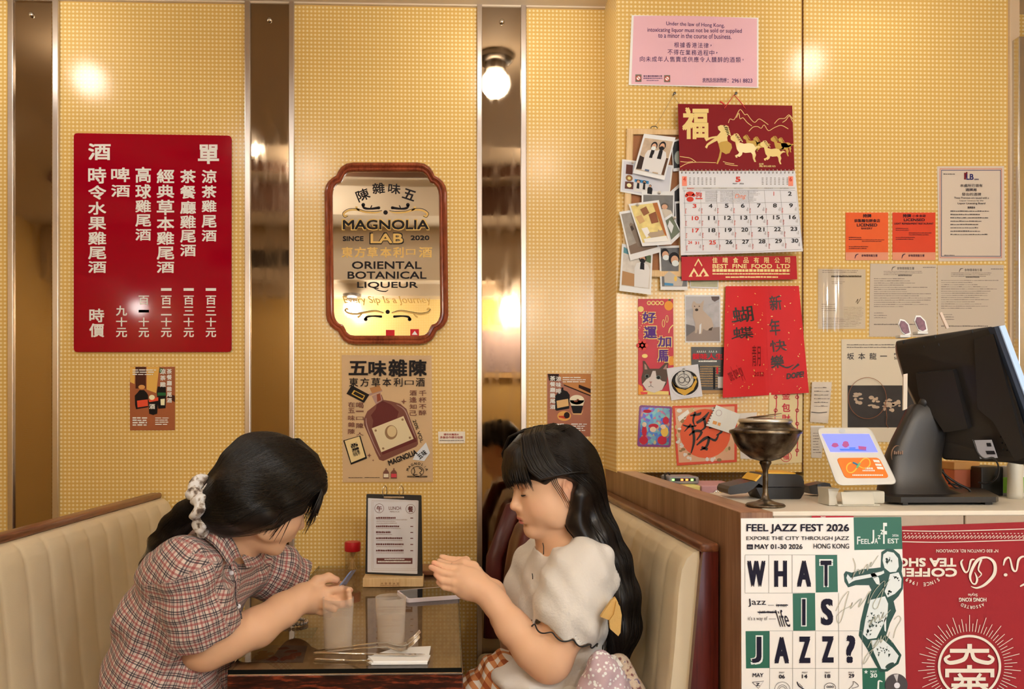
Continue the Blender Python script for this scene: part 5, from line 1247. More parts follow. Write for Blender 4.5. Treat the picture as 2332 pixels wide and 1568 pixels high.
for i, ch in enumerate('SINCE 1969'):
    a = .6 - i * .133; u, v = 1506 + 225 * math.sin(a), 422 + 222 * math.cos(a)
    if ch != ' ': s.text(ch, u - 12, v - 15, u + 12, v + 15, .03, rot=180 - math.degrees(a), keep=True)
s.stroke([(1836, 440), (1820, 470), (1850, 540), (1878, 530), (1900, 450), (1930, 440)], [6, 18, 16, 10, 18, 6], 6)
s.stroke([(1930, 545), (1950, 600), (1935, 640), (1905, 625), (1895, 560), (1950, 450), (2030, 425), (2090, 470), (2090, 560), (2020, 640), (1950, 672), (1900, 660)], [4, 18, 14, 10, 22, 26, 14, 26, 28, 22, 14, 4], 6)
s.stroke([(1985, 440), (1960, 520), (1985, 560), (1960, 590)], [18, 12, 10, 6], 6)
s.stroke([(2164, 490), (2180, 440), (2215, 430), (2240, 520), (2270, 530), (2290, 440), (2340, 420), (2380, 500)], [8, 20, 12, 18, 12, 20, 12, 18], 6); s.disc(2182, 566, 16, 13); s.stroke([(2300, 660), (2345, 640), (2400, 650)], [10, 18, 6])
F('Style', 1876, 712, 1954, 742, .01); F('HONG KONG', 1802, 752, 2026, 784, .03)
for i, ch in enumerate('ASSORTED'):
    a = .46 - i * .131; u, v = 1912 + 190 * math.sin(a), 640 + 190 * math.cos(a); s.text(ch, u - 10, v - 13, u + 10, v + 13, .03, rot=180 - math.degrees(a), keep=True)
ec = (1888, 1312)
s.ring(*ec, 258, 20, 60)
for k in range(76):
    a = 2 * math.pi * k / 76
    r1 = 420 if k % 4 == 0 else (350 if k % 2 else 390)
    s.stroke([(ec[0] + 285 * math.sin(a), ec[1] - 285 * math.cos(a)), (ec[0] + r1 * math.sin(a), ec[1] - r1 * math.cos(a))], 5, 1)
s.rect(1870, 1128, 1908, 1180).rect(1728, 1168, 2048, 1200)
s.stroke([(1870, 1196), (1840, 1255), (1730, 1282), (1690, 1250), (1730, 1222)], [30, 34, 32, 26, 20]).stroke([(1908, 1196), (1935, 1255), (2040, 1282), (2080, 1250), (2040, 1222)], [30, 34, 32, 26, 20])
s.rect(1868, 1300, 1908, 1340).rect(1690, 1330, 2090, 1362).rect(1690, 1362, 1722, 1400).rect(2058, 1362, 2090, 1400).rect(1760, 1400, 2020, 1428)
s.stroke([(1800, 1370), (1830, 1440), (1720, 1520)], 26).stroke([(1980, 1370), (1950, 1440), (2060, 1520)], 26).rect(1740, 1450, 2040, 1478).rect(1868, 1420, 1908, 1600)
s.done()
s = Sheet('red_card', 'thin edge of a red card peeking above the jazz poster', 'card', CY0, T, [(604, 86), (945, 88), (945, 130), (604, 130)], paper(176, 22, 40), lift=0.0012, thick=0.0008); s.layer('print', CREAM).rect(676, 92, 716, 97).rect(690, 92, 696, 102); s.done()

# ================================================================ things on the counter
# bronze goblet holding cards and slips
gx_, gy = P(1743, 1100, 1.66).x, 1.66
GZ = CZ
M_bronze = bpy.data.materials.new('tarnished_bronze')
nt, N, L, b = nodes_of(M_bronze)
tc = N.new('ShaderNodeTexCoord'); nz = N.new('ShaderNodeTexNoise'); nz.inputs['Scale'].default_value = 38; nz.inputs['Detail'].default_value = 6; L.new(tc.outputs['Object'], nz.inputs['Vector'])
L.new(ramp(N, L, nz.outputs['Fac'], [(.35, (.045, .03, .02)), (.55, (.13, .10, .07)), (.7, (.26, .22, .16))]), b.inputs['Base Color'])
mr = N.new('ShaderNodeMapRange'); mr.inputs['To Min'].default_value = .18; mr.inputs['To Max'].default_value = .42; L.new(nz.outputs['Fac'], mr.inputs['Value']); L.new(mr.outputs[0], b.inputs['Roughness'])
b.inputs['Metallic'].default_value = .95
t = thing('bronze_goblet', 'tarnished bronze goblet with a wide bowl and thin stem, on the counter', 'goblet', (gx_, gy, GZ))
k = 1.66 / 1814
H_ = lambda py: (1155 - py) * k
mb = MB(); mb.lathe([(0, 0), (.0385, 0), (.0405, .0025), (.0375, .006), (.02, .010), (.0085, .016), (.0055, .03), (.0055, .075), (.009, .086), (.0125, .092), (.0105, .097)], (gx_, gy, GZ), 40); mb.build('stem', M_bronze, t, smooth=True)
mb = MB(); mb.lathe([(.0105, .095), (.03, .101), (.050, .116), (.062, .134), (.068, .150), (.0695, .1535), (.073, .1545), (.0735, .158), (.072, .161), (.064, .163), (.056, .168), (.0505, .176), (.048, .178), (.047, .174), (.052, .165), (.05, .13), (.02, .11), (0, .108)], (gx_, gy, GZ), 48); mb.build('bowl', M_bronze, t, smooth=True, angle=45)
mb = MB(); mb.lathe([(.044, .176), (.0525, .176), (.054, .179), (.0525, .184), (.048, .185), (.044, .182)], (gx_, gy, GZ), 44); mb.build('rim', M('pale_metal_rim', (.62, .58, .5), .3, metal=.8), t, smooth=True)
rg = random.Random(4)
for i, (c, nm) in enumerate((((226, 200, 168), 'cream'), ((190, 140, 100), 'tan'), ((214, 190, 160), 'beige'), ((150, 110, 80), 'brown'))):
    mb = MB(); a = .4 + i * .9
    mb.box((gx_ - .034, gy - .015, GZ + .181 + i * .0032), (gx_ + .030, gy + .022, GZ + .1822 + i * .0032), bevel=.0006, seg=1, rot=(math.radians(rg.uniform(-5, 5)), math.radians(rg.uniform(-3, 9)), a))
    tag(mb.build('name_card', paper(*c), loc=(gx_, gy, GZ + .181)), nm + '-coloured card lying on top of the bronze goblet', 'card', 'cards on the goblet')

# black and yellow card terminal (seen side on, lying tilted)
M_blk2 = M('dark_grey_plastic', (.028, .025, .023), .38); M_yel = M('yellow_trim', A(244, 176, 40), .4)
ty = 1.80
t = thing('card_terminal', 'black and yellow card payment terminal lying behind the bronze goblet', 'card terminal', P(1745, 1140, ty))
X = lambda px, py, y=ty: P(px, py, y)
body = [(1762, 1140), (1740, 1128), (1722, 1098), (1714, 1094), (1664, 1106), (1658, 1112), (1658, 1120), (1668, 1126), (1690, 1124), (1712, 1118), (1730, 1140), (1740, 1142)]
mb = MB(); mb.prism([X(*p) for p in [(1658, 1114), (1662, 1107), (1712, 1095), (1722, 1096), (1736, 1078), (1812, 1077), (1826, 1084), (1831, 1095), (1831, 1108), (1742, 1108), (1728, 1100), (1716, 1112), (1700, 1122), (1664, 1126), (1658, 1121)]], (0, .075, 0)); mb.build('upper_shell', M_blk2, t, angle=30)
mb = MB(); mb.prism([X(*p) for p in [(1722, 1110), (1832, 1109), (1831, 1122), (1824, 1134), (1810, 1142), (1744, 1143), (1736, 1138)]], (0, .075, 0)); mb.build('lower_shell', M_black, t, angle=30)
mb = MB(); mb.prism([X(px, py, ty - .002) for px, py in [(1718, 1094), (1731, 1080), (1735, 1082), (1722, 1096)]], (0, .079, 0)); mb.prism([X(px, py, ty - .002) for px, py in [(1750, 1075), (1812, 1076), (1812, 1079), (1750, 1078)]], (0, .079, 0)); mb.build('yellow_strip', M_yel, t)

# octopus-style card reader: white tilted body, blue screen, orange card pad
M_wpl = M('white_plastic', A(212, 200, 180), .35); M_wpl2 = M('cream_plastic', A(200, 186, 160), .45)
t = thing('card_reader', 'white tilted card reader with a blue screen and an orange pad', 'card reader', P(1950, 1150, 1.66))
# plane of the face: its foot near the camera, its top leaning back
A0, A1 = P(1944, 1122, 1.625), P(1903, 974, 1.715)
ux = (P(2040, 1105, 1.63) - P(1915, 1120, 1.63)); ux.y = .010; ux.normalize()
up = (A1 - A0); hh = up.length; up.normalize()
nz_ = ux.cross(up).normalized(); up = nz_.cross(ux).normalized()
if nz_.y > 0: nz_ = -nz_
def rayface(px, py, off=0.0):
    o = Vector((0, 0, EYE)); d = (P(px, py, 2.0) - o)
    k_ = (A0 + nz_ * off - o).dot(nz_) / d.dot(nz_)
    return o + d * k_
T3r = (1800, 880, .17857)
RF = lambda u, v, off=0.0: rayface(T3r[0] + u * T3r[2], T3r[1] + v * T3r[2], off)
out = Sheet.rounded([(322, 520), (1030, 518), (1375, 1300), (520, 1288)], 95, 8)
out = Sheet.rounded([(326, 522), (1022, 520), (1372, 1245), (590, 1262)], 90, 8)
mb = MB()
r0 = [RF(u, v, -.022) for u, v in out]; cen = sum(r0, Vector()) / len(r0)
lv = [(-.022, .93), (-.014, 1.0), (-.004, 1.0), (-.001, .985), (0, .955)]
rg_ = [[mb.bm.verts.new(RF(u, v, h) + (cen - RF(u, v, -.022)) * (1 - sc)) for u, v in out] for h, sc in lv]
for a, b2 in zip(rg_, rg_[1:]):
    for i in range(len(a)): mb.bm.faces.new((a[i], a[(i + 1) % len(a)], b2[(i + 1) % len(a)], b2[i]))
mb.bm.faces.new(rg_[-1]); mb.bm.faces.new(list(reversed(rg_[0])))
mb.build('reader_body', M_wpl, t, smooth=True, angle=35)
def panel(name, quad, mat, off, parent=t, rnd=0, th=.002):
    q = Sheet.rounded(quad, rnd) if rnd else quad
    mb = MB(); mb.prism([RF(u, v, off) for u, v in q], nz_ * -th); return mb.build(name, mat, parent)
scr = panel('screen', [(402, 602), (1004, 602), (1116, 832), (512, 830)], M('lit_blue_screen', (.06, .06, .2), .15, emit=((.14, .16, .95), 1.1)), .001)
mb = MB()
for (u, v, rx, ry) in ((570, 745, 45, 30), (705, 735, 44, 42)): mb.flat([RF(u + rx * math.cos(a) * (1 + .15 * math.sin(5 * a)), v + ry * math.sin(a), .0014) for a in np.linspace(0, 6.28, 16)[:-1]])
for q in ([(865, 755), (970, 765), (965, 815), (870, 800)],): mb.flat([RF(u, v, .0014) for u, v in q])
mb.build('screen_picture', M('screen_picture_red', (.1, .02, .05), .3, emit=((.28, .06, .16), .8)), scr)
mb = MB()
mb.flat([RF(u, v, .0014) for u, v in [(625, 790), (965, 795), (970, 818), (640, 815)]]); mb.flat([RF(u, v, .0014) for u, v in [(750, 772), (830, 772), (830, 790), (750, 790)]])
mb.build('screen_picture', M('screen_picture_blue', (.02, .05, .2), .3, emit=((.05, .12, .5), .8)), scr)
pad_ = panel('orange_pad', [(588, 908), (1130, 904), (1262, 1160), (700, 1162)], M('orange_card', A(232, 118, 40), .25), .0015, rnd=50)
def curve_on(pts, w, mat, name, off=.0022):
    mb = MB(); pp = [RF(u, v, off) for u, v in pts]
    q = []
    for i, p in enumerate(pp):
        d = (pp[min(i + 1, len(pp) - 1)] - pp[max(i - 1, 0)]).normalized(); sd = d.cross(nz_) * (w[i] if isinstance(w, list) else w); q.append((p + sd, p - sd))
    for a, b2 in zip(q, q[1:]): mb.face([a[0], b2[0], b2[1], a[1]])
    mb.build(name, mat, pad_)
lem = [(860 + (150 * math.cos(a) / (1 + math.sin(a) ** 2)) + 6, 1004 - 95 * math.sin(a) * math.cos(a) / (1 + math.sin(a) ** 2) * 1.9 - 34 * math.cos(a)) for a in np.linspace(0, 2 * math.pi, 49)]
curve_on(lem[:30] , .0013, M('logo_yellow', A(244, 176, 60), .3), 'logo'); curve_on(lem[30:38], .0022, M('logo_blue', A(40, 110, 140), .3), 'logo'); curve_on(lem[37:], .0013, M('logo_yellow', A(244, 176, 60), .3), 'logo')
curve_on(lem[10:15], .0018, M('logo_green', A(110, 170, 110), .3), 'logo', .0025)
mb = MB()
for q in ([(1050, 930), (1130, 935), (1145, 968), (1068, 962)], [(1078, 980), (1155, 982), (1168, 1012), (1090, 1008)], [(1098, 1020), (1180, 1022), (1192, 1055), (1112, 1050)]): mb.flat([RF(u, v, .0022) for u, v in q])
for i in range(8): mb.flat([RF(u, v, .0022) for u, v in [(920 + i * 20, 1060), (934 + i * 20, 1060), (936 + i * 20, 1078), (922 + i * 20, 1078)]])
for i in range(18): mb.flat([RF(u, v, .0022) for u, v in [(790 + i * 22, 1118), (806 + i * 22, 1118), (808 + i * 22, 1136), (792 + i * 22, 1136)]])
for i in range(4): mb.flat([RF(u, v, .0022) for u, v in [(950 + i * 26, 1030), (970 + i * 26, 1030), (974 + i * 26, 1052), (954 + i * 26, 1052)]])
mb.build('pad_print', CREAM, pad_)
mb = MB(); mb.flat([RF(662 + 40 * math.cos(a), 562 + 26 * math.sin(a), .0012) for a in np.linspace(0, 6.28, 20)[:-1]]); mb.build('sensor_dot', M('sensor_grey', A(200, 194, 184), .3), t)
cz = CZ
mb = MB()
q0 = P(1904, 1100, 1.665); 
for px0, px1 in ((1886, 1912),):
    mb.prism([P(px0, 1112, 1.68), P(px1, 1112, 1.68), P(px1 - 8, 1130, 1.675), P(px1 - 4, 1150, 1.665), P(px0 + 2, 1150, 1.665), P(px0 + 2, 1130, 1.675)], (0, .05, 0))
mb.box((P(1906, 1150, 1.66).x, 1.655, cz + .0005), (P(2002, 1150, 1.66).x, 1.72, cz + .004), bevel=.001)
bx0, bx1 = P(1926, 1150, 1.64).x, P(2000, 1150, 1.64).x
mb.box((bx0, 1.652, cz + .003), (bx1, 1.657, cz + .031), bevel=.002, rot=(math.radians(-18), 0, 0), piv=(bx0, 1.655, cz + .003))
mb.box((P(1930, 1150, 1.68).x, 1.67, cz + .004), (P(2010, 1150, 1.68).x, 1.70, cz + .03), bevel=.003)
mb.build('bracket', M_wpl2, t, angle=40)

# cash register: tilted touch monitor on a curved neck and flat base
t = thing('cash_register', 'black tilted touch-screen cash register seen from behind', 'cash register', P(2150, 1150, 1.72))
M_reg = M('register_black', (.016, .014, .013), .36, bump=.12, bscale=900); M_glow = M('screen_edge_white', A(170, 190, 214), .3, emit=((.7, .8, 1), .12))
mb = MB()
Yb = 1.70
bpoly = [P(2012, 1141, 1.69), P(2052, 1148, 1.665), P(2268, 1144, 1.665), P(2274, 1140, 1.69), P(2240, 1125, 1.86), P(2200, 1118, 1.90), P(2040, 1118, 1.90), P(2010, 1130, 1.80)]
for p in bpoly: p.z = CZ + .006
mb.prism(bpoly, (0, 0, .012))
mb.box((P(2050, 0, 1.68).x, 1.67, CZ), (P(2062, 0, 1.68).x, 1.685, CZ + .007)); mb.box((P(2240, 0, 1.68).x, 1.675, CZ), (P(2256, 0, 1.68).x, 1.69, CZ + .007))
mb.build('base', M_reg, t, angle=30)
# neck: lofted, leaning towards the back
neck = [(1128, 2004, 2200, 1.765, .10), (1110, 2006, 2152, 1.768, .085), (1080, 2010, 2137, 1.77, .065), (1040, 2018, 2139, 1.77, .055), (1000, 2034, 2146, 1.77, .05), (960, 2054, 2152, 1.77, .045), (930, 2068, 2153, 1.77, .04), (920, 2078, 2146, 1.77, .03)]
mb = MB(); rr = []
for py, a, c, yc_, d in neck:
    p0, p1 = P(a, py, yc_), P(c, py, yc_); m_ = (p0 + p1) / 2; hx = (p1.x - p0.x) / 2
    rr.append([mb.bm.verts.new((m_.x + hx * math.copysign(abs(math.cos(w)) ** .6, math.cos(w)), yc_ + d / 2 * math.copysign(abs(math.sin(w)) ** .6, math.sin(w)), m_.z)) for w in np.linspace(0, 2 * math.pi, 25)[:-1]])
for a, b2 in zip(rr, rr[1:]):
    for i in range(24): mb.bm.faces.new((a[i], a[(i + 1) % 24], b2[(i + 1) % 24], b2[i]))
mb.bm.faces.new(rr[-1]); mb.bm.faces.new(list(reversed(rr[0])))
nk = mb.build('neck', M_reg, t, smooth=True, angle=50)
mb = MB()
for k_, w0 in ((0, .0008),):
    pts = [P(2030 + 14 * (1 - math.cos(a)), 1036 - 22 * math.sin(a), 1.738) for a in np.linspace(-.5, 1.9, 10)]
    mb.tube(pts, [.0004, .0008, .0012, .0014, .0014, .0013, .0011, .0009, .0006, .0003], 6)
for i in range(5): mb.box(P(2036 + i * 4.4, 1034, 1.739), P(2039 + i * 4.4, 1026 + (i % 2) * 2, 1.739) + Vector((0, .002, 0)))
mb.build('maker_mark', M('mark_bronze', A(120, 84, 58), .4), nk)
# hinge
mb = MB(); mb.tube([P(2098, 925, 1.76), P(2108, 908, 1.765), P(2122, 898, 1.775)], [.009, .010, .007], 14); mb.tube([P(2132, 916, 1.75), P(2150, 906, 1.755), P(2172, 908, 1.77)], [.012, .015, .012], 16); mb.build('hinge', M_black, t, smooth=True)
# monitor housing: back shell
def Mq(px, py, y): return P(px, py, y)
front_edge = [(2276, 741, 1.60), (2292, 738, 1.60), (2400, 1050, 1.60), (2384, 1058, 1.60)]
mb = MB()
bk = [P(2040, 778, 1.79), P(2272, 741, 1.61), P(2370, 1060, 1.60), P(2290, 1058, 1.66), P(2160, 1040, 1.76), P(2060, 850, 1.80)]
shell = [P(2040, 776, 1.80), P(2100, 766, 1.76), P(2262, 742, 1.625), P(2296, 850, 1.62), P(2350, 1020, 1.615), P(2362, 1052, 1.615), P(2330, 1058, 1.63), P(2290, 1052, 1.66), P(2230, 1050, 1.70), P(2150, 1046, 1.76), P(2125, 1000, 1.78), P(2062, 868, 1.80), P(2042, 800, 1.80)]
dvec = Vector((.055, .10, .0))
mb.prism(shell, dvec); bmesh.ops.bevel(mb.bm, geom=[e for e in mb.bm.edges if e.calc_length() > .02], offset=.004, segments=2, affect='EDGES', profile=.5)
hs = mb.build('monitor_shell', M_reg, t, angle=35)
mb = MB(); mb.prism([P(2264, 744, 1.612), P(2278, 741, 1.605), P(2392, 1054, 1.602), P(2378, 1060, 1.608)], (.004, .05, 0)); mb.build('bezel', M('bezel_blue_grey', A(52, 60, 72), .4), t)
mb = MB(); mb.prism([P(2277, 742, 1.603), P(2289, 740, 1.6), P(2404, 1050, 1.598), P(2392, 1056, 1.6)], (.004, .05, 0)); mb.build('screen_edge', M_glow, t)
def onb(px, py, off): # point on the back shell plane
    a, b2, c = shell[0], shell[2], shell[8]
    n_ = (b2 - a).cross(c - a).normalized(); n_ = -n_ if n_.y > 0 else n_
    o = Vector((0, 0, EYE)); d = P(px, py, 2) - o
    return o + d * ((a + n_ * off - o).dot(n_) / d.dot(n_)), n_
def plate(name, pts, off, th, mat):
    ps = [onb(px, py, off)[0] for px, py in pts]; n_ = onb(2100, 800, 0)[1]
    mb = MB(); mb.prism(ps, n_ * -th); return mb.build(name, mat, t)
plate('mount_plate', [(2085, 850), (2170, 842), (2204, 976), (2150, 984), (2092, 900)], .016, .02, M_black)
plate('side_bulge', [(2218, 772), (2262, 760), (2336, 1040), (2312, 1050), (2262, 960), (2226, 930)], .008, .012, M_black)
mb = MB()
for px, py in ((2105, 788), (2139, 784), (2256, 784), (2130, 766), (2215, 754), (2058, 778)):
    p, n_ = onb(px, py, .0006); mb.ball(p, (.0028, .0012, .0042), u=10, v=8)
for i in range(5):
    for j in range(4): p, n_ = onb(2276 + i * 8 + j * 3, 980 + j * 14 + i * 3, .0006); mb.ball(p, (.0022, .0008, .0022), u=8, v=6)
mb.build('vent_holes', M('hole_black', (.002, .002, .002), .6), t)
p_ = [onb(px, py, .012)[0] for px, py in [(2219, 1002), (2258, 1001), (2272, 1042), (2232, 1044)]]
plate('bar_label', [(2219, 1002), (2258, 1001), (2272, 1042), (2232, 1044)], .012, .001, paper(170, 162, 158)).name = 'rating_label'
plate('bar_print', [(2246, 1008), (2256, 1008), (2258, 1016), (2248, 1016)], .0128, .0004, DARK).name = 'label_print'
plate('bar_print', [(2244, 1026), (2264, 1026), (2267, 1034), (2248, 1034)], .0128, .0004, DARK).name = 'label_print'
# cables hanging under the monitor
def cable(pts, r, label):
    mb = MB(); q = [P(*p) for p in pts]
    sm = []
    for i in range(len(q) - 1):
        a, b2, c, d = q[max(0, i - 1)], q[i], q[i + 1], q[min(len(q) - 1, i + 2)]
        for k_ in range(5):
            t_ = k_ / 5; sm.append(.5 * ((2 * b2) + (c - a) * t_ + (2 * a - 5 * b2 + 4 * c - d) * t_ * t_ + (3 * b2 - a - 3 * c + d) * t_ ** 3))
    sm.append(q[-1]); mb.tube(sm, r, 8); return tag(mb.build('cable', M_black, smooth=True, loc=q[0]), label, 'cable')
cable([(2140, 1066, 1.80), (2154, 1082, 1.80), (2180, 1100, 1.79), (2204, 1112, 1.78), (2208, 1120, 1.78), (2196, 1124, 1.79)], .0028, 'black cable slanting from the cash register monitor to its base')
cable([(2146, 1068, 1.86), (2156, 1090, 1.86), (2174, 1108, 1.86), (2190, 1112, 1.86), (2180, 1104, 1.87), (2160, 1100, 1.87)], .0022, 'thin black cable looping behind the cash register neck')
cable([(2215, 1000, 1.655), (2226, 1030, 1.65), (2242, 1044, 1.65), (2262, 1042, 1.65), (2274, 1062, 1.66), (2270, 1086, 1.68), (2250, 1100, 1.70), (2228, 1098, 1.72)], .0018, 'thin black cable hanging over the white rating label')
# acrylic charms standing on top of the monitor
def charm(px0, py0, pts, label):
    t = thing('acrylic_charm', label, 'ornament', P(px0, py0, 1.74))
    mb = MB(); mb.prism([P(px, py, 1.735) for px, py in pts], (0, .003, 0)); mb.build('clear_backing', M('acrylic_white', A(236, 226, 216), .2), t)
    cx_ = sum(p[0] for p in pts) / len(pts); cy_ = sum(p[1] for p in pts) / len(pts)
    mb = MB(); mb.prism([P(cx_ + (px - cx_) * .78, cy_ + (py - cy_) * .8, 1.733) for px, py in pts], (0, .0015, 0)); mb.build('printed_figure', M('charm_print', A(120, 76, 84), .3, var=.6, vscale=160), t)
    mb = MB(); mb.box(P(px0 - 12, py0 + 4, 1.73), P(px0 + 12, py0 - 2, 1.73) + Vector((0, .02, 0)), bevel=.001); mb.build('foot', M_wpl, t)
charm(2062, 764, [(2046, 738), (2050, 726), (2060, 728), (2070, 738), (2075, 760), (2064, 764), (2054, 756)], 'small printed acrylic charm with a pointed cap on the monitor, the lower of two')
charm(2102, 756, [(2082, 730), (2086, 718), (2096, 718), (2108, 730), (2113, 752), (2104, 757), (2092, 752)], 'small printed acrylic charm on the monitor, the taller of two')
mb = MB(); mb.prism([P(2140, 712, 1.72), P(2145, 710, 1.72), P(2162, 746, 1.71), P(2156, 748, 1.71)], (0, .004, 0)); tag(mb.build('clear_clip', M('amber_clear', A(214, 186, 160), .15), loc=P(2150, 730, 1.72)), 'thin clear plastic clip sticking up from the monitor', 'clip')
mb = MB()
mb.prism([P(2058, 852, 1.735), P(2067, 850, 1.735), P(2066, 930, 1.735), P(2057, 934, 1.735)], (.0, .004, 0)); tag(mb.build('card_display', M('display_edge', A(214, 190, 160), .3), loc=P(2063, 890, 1.735)), 'thin upright card holder seen edge-on behind the monitor', 'display')
# things behind the counter
mb = MB(); mb.box((P(1598, 1105, 2.45).x, 2.45, .971), (P(1690, 1105, 2.45).x, 2.64, P(1640, 1105, 2.45).z), bevel=.003)
t = thing('pink_box', 'small pink box with a metal handle on the low shelf behind the counter', 'box', P(1640, 1140, 2.5)); mb.build('body', M('pink_board', A(206, 150, 146), .5), t)
mb = MB(); mb.lathe([(0, .004), (.016, .003), (.018, 0), (.017, 0)], P(1635, 1127, 2.449), 20, Matrix.Rotation(math.radians(90), 3, 'X')); mb.build('handle', M_chrome, t, smooth=True)
mb = MB(); mb.box((P(1560, 1105, 2.45).x, 2.45, .971), (P(1595, 1105, 2.45).x, 2.64, P(1640, 1105, 2.45).z), bevel=.003); tag(mb.build('yellow_box', M('yellow_board', A(230, 206, 120), .5), loc=P(1578, 1120, 2.5)), 'small pale yellow box beside the pink box behind the counter', 'box')
zr_ = P(1640, 1105, 2.45).z
t = thing('network_router', 'small grey box with green and orange indicator lights behind the counter', 'router', P(1555, 1100, 2.52))
mb = MB(); mb.box((P(1520, 1100, 2.52).x, 2.50, zr_), (P(1588, 1100, 2.52).x, 2.60, zr_ + .024), bevel=.006, seg=3); mb.build('case', M('router_grey', A(150, 140, 134), .4), t, smooth=True, angle=40)
mb = MB(); mb.box((P(1526, 1100, 2.52).x, 2.4985, zr_ + .010), (P(1580, 1100, 2.52).x, 2.501, zr_ + .019)); mb.build('dark_window', M_black, t)
for px, c in ((1533, (.2, 1, .1)), (1553, (1, .15, .03)), (1564, (1, .15, .03)), (1576, (.4, 1, .1))):
    mb = MB(); mb.box(P(px - 2.5, 1094, 2.4975), P(px + 3, 1090, 2.4975) + Vector((0, .001, 0))); mb.build('indicator', M('led_%d' % int(c[0] * 100), c, .3, emit=(c, 3)), t)
mb = MB(); mb.tube([P(1516, 1095, 2.52), P(1514, 1080, 2.53), P(1522, 1076, 2.56), P(1530, 1086, 2.6)], .003, 8); mb.build('lead', M_black, t, smooth=True)
t = thing('handset', 'small black handset lying between the card terminal and the card reader', 'handset', P(1865, 1120, 1.85))
mb = MB(); mb.prism([P(*p, 1.86) for p in [(1842, 1106), (1878, 1098), (1890, 1100), (1900, 1124), (1880, 1128), (1846, 1124)]], (0, .04, 0)); mb.build('shell', M_blk2, t, angle=30)
mb = MB(); mb.box(P(1862, 1107, 1.855), P(1870, 1103, 1.855) + Vector((0, .004, 0))); mb.build('screen', M('handset_screen', (.08, .1, .12), .2), t)
mb = MB(); mb.box((P(2150, 1060, 1.94).x, 1.90, CZ), (P(2204, 1060, 1.94).x, 1.95, P(2170, 1055, 1.92).z), bevel=.002)
t = thing('orange_box', 'orange carton with a tan lid standing behind the cash register', 'box', P(2178, 1120, 1.92)); mb.build('carton', M('orange_carton', A(196, 96, 52), .5), t)
mb = MB(); mb.box((P(2148, 1060, 1.94).x, 1.898, P(2170, 1068, 1.92).z), (P(2206, 1060, 1.94).x, 1.952, P(2170, 1050, 1.92).z), bevel=.002); mb.build('lid', M('tan_carton', A(206, 140, 66), .5), t)
mb = MB(); mb.box((P(2210, 1060, 1.90).x, 1.86, CZ), (P(2272, 1060, 1.90).x, 1.945, P(2240, 1060, 1.90).z), bevel=.003); tag(mb.build('black_box', M_black, loc=P(2240, 1120, 1.9)), 'plain black box under the rear edge of the cash register monitor', 'box')
t = thing('white_bottle', 'cream bottle with a bright green label at the end of the counter', 'bottle', P(2312, 1130, 1.80))
bxp = P(2312, 1130, 1.80); r_ = .016
mb = MB(); mb.lathe([(0, 0), (r_, 0), (r_ * 1.02, .01), (r_, .03), (r_ * .95, .05), (r_ * 1.05, .075), (r_ * .7, .09), (r_ * .5, .096), (0, .097)], (bxp.x, 1.80, CZ), 28); mb.build('body', M_wpl2, t, smooth=True)
t2 = thing('green_box', 'small carton with a green and white front behind the cream bottle', 'box', P(2290, 1120, 1.85))
mb = MB(); mb.box((P(2284, 1100, 1.86).x, 1.83, CZ), (P(2345, 1100, 1.86).x, 1.87, P(2310, 1060, 1.86).z), bevel=.002); mb.build('carton', M_wpl, t2)
mb = MB(); mb.box((P(2284, 1100, 1.83).x, 1.8285, P(2310, 1122, 1.83).z), (P(2345, 1100, 1.83).x, 1.8295, P(2310, 1086, 1.83).z)); mb.build('green_panel', M('bright_green', A(110, 160, 40), .4), t2)

# ================================================================ things on the booth table
Z0 = TZ + .0006
def on_table(px, py, z=Z0):
    """Point of the table top under pixel (px, py)."""
    o = Vector((0, 0, EYE)); d = P(px, py, 2.0) - o
    return o + d * ((z - EYE) / d.z)
M_cup = bpy.data.materials.new('frosted_plastic')
nt, N, L, b = nodes_of(M_cup)
b.inputs['Base Color'].default_value = (.92, .86, .78, 1); setp(b, rough=.22, spec=.5)
tr = N.new('ShaderNodeBsdfTransparent'); tr.inputs[0].default_value = (.97, .95, .92, 1)
lw = N.new('ShaderNodeLayerWeight'); lw.inputs[0].default_value = .35
mr = N.new('ShaderNodeMapRange'); mr.inputs['To Min'].default_value = .09; mr.inputs['To Max'].default_value = .5; L.new(lw.outputs['Facing'], mr.inputs['Value'])
ms = N.new('ShaderNodeMixShader'); L.new(mr.outputs[0], ms.inputs[0]); L.new(tr.outputs[0], ms.inputs[1]); L.new(b.outputs[0], ms.inputs[2]); L.new(ms.outputs[0], N['Material Output'].inputs['Surface'])
M_water = bpy.data.materials.new('water')
nt, N, L, b = nodes_of(M_water)
b.inputs['Base Color'].default_value = (.86, .80, .72, 1); setp(b, rough=.08)
tr = N.new('ShaderNodeBsdfTransparent'); tr.inputs[0].default_value = (.93, .90, .86, 1)
ms = N.new('ShaderNodeMixShader'); ms.inputs[0].default_value = .17; L.new(tr.outputs[0], ms.inputs[1]); L.new(b.outputs[0], ms.inputs[2]); L.new(ms.outputs[0], N['Material Output'].inputs['Surface'])
def tumbler(px, py, ht, rt, rb, wl, label):
    p = on_table(px, py)
    t = thing('water_tumbler', label, 'tumbler', p, 'tumblers of water on the booth table')
    mb = MB(); mb.lathe([(0, 0), (rb, 0), (rb + .001, .003), (rt, ht - .001), (rt - .0008, ht), (rt - .0018, ht - .001), (rb - .001, .006), (0, .006)], p, 44); mb.build('cup', M_cup, t, smooth=True, angle=50)
    ri = lambda h: (rb - .0012) + (rt - rb) * h / ht - .0006
    mb = MB(); mb.lathe([(0, .0065), (ri(.0065), .0065), (ri(wl), wl), (0, wl)], p, 40); mb.build('water', M_water, t, smooth=True, angle=50)
    return t
kx = lambda p: p.y / 1814
pa = on_table(770, 1474); pb = on_table(890, 1470)
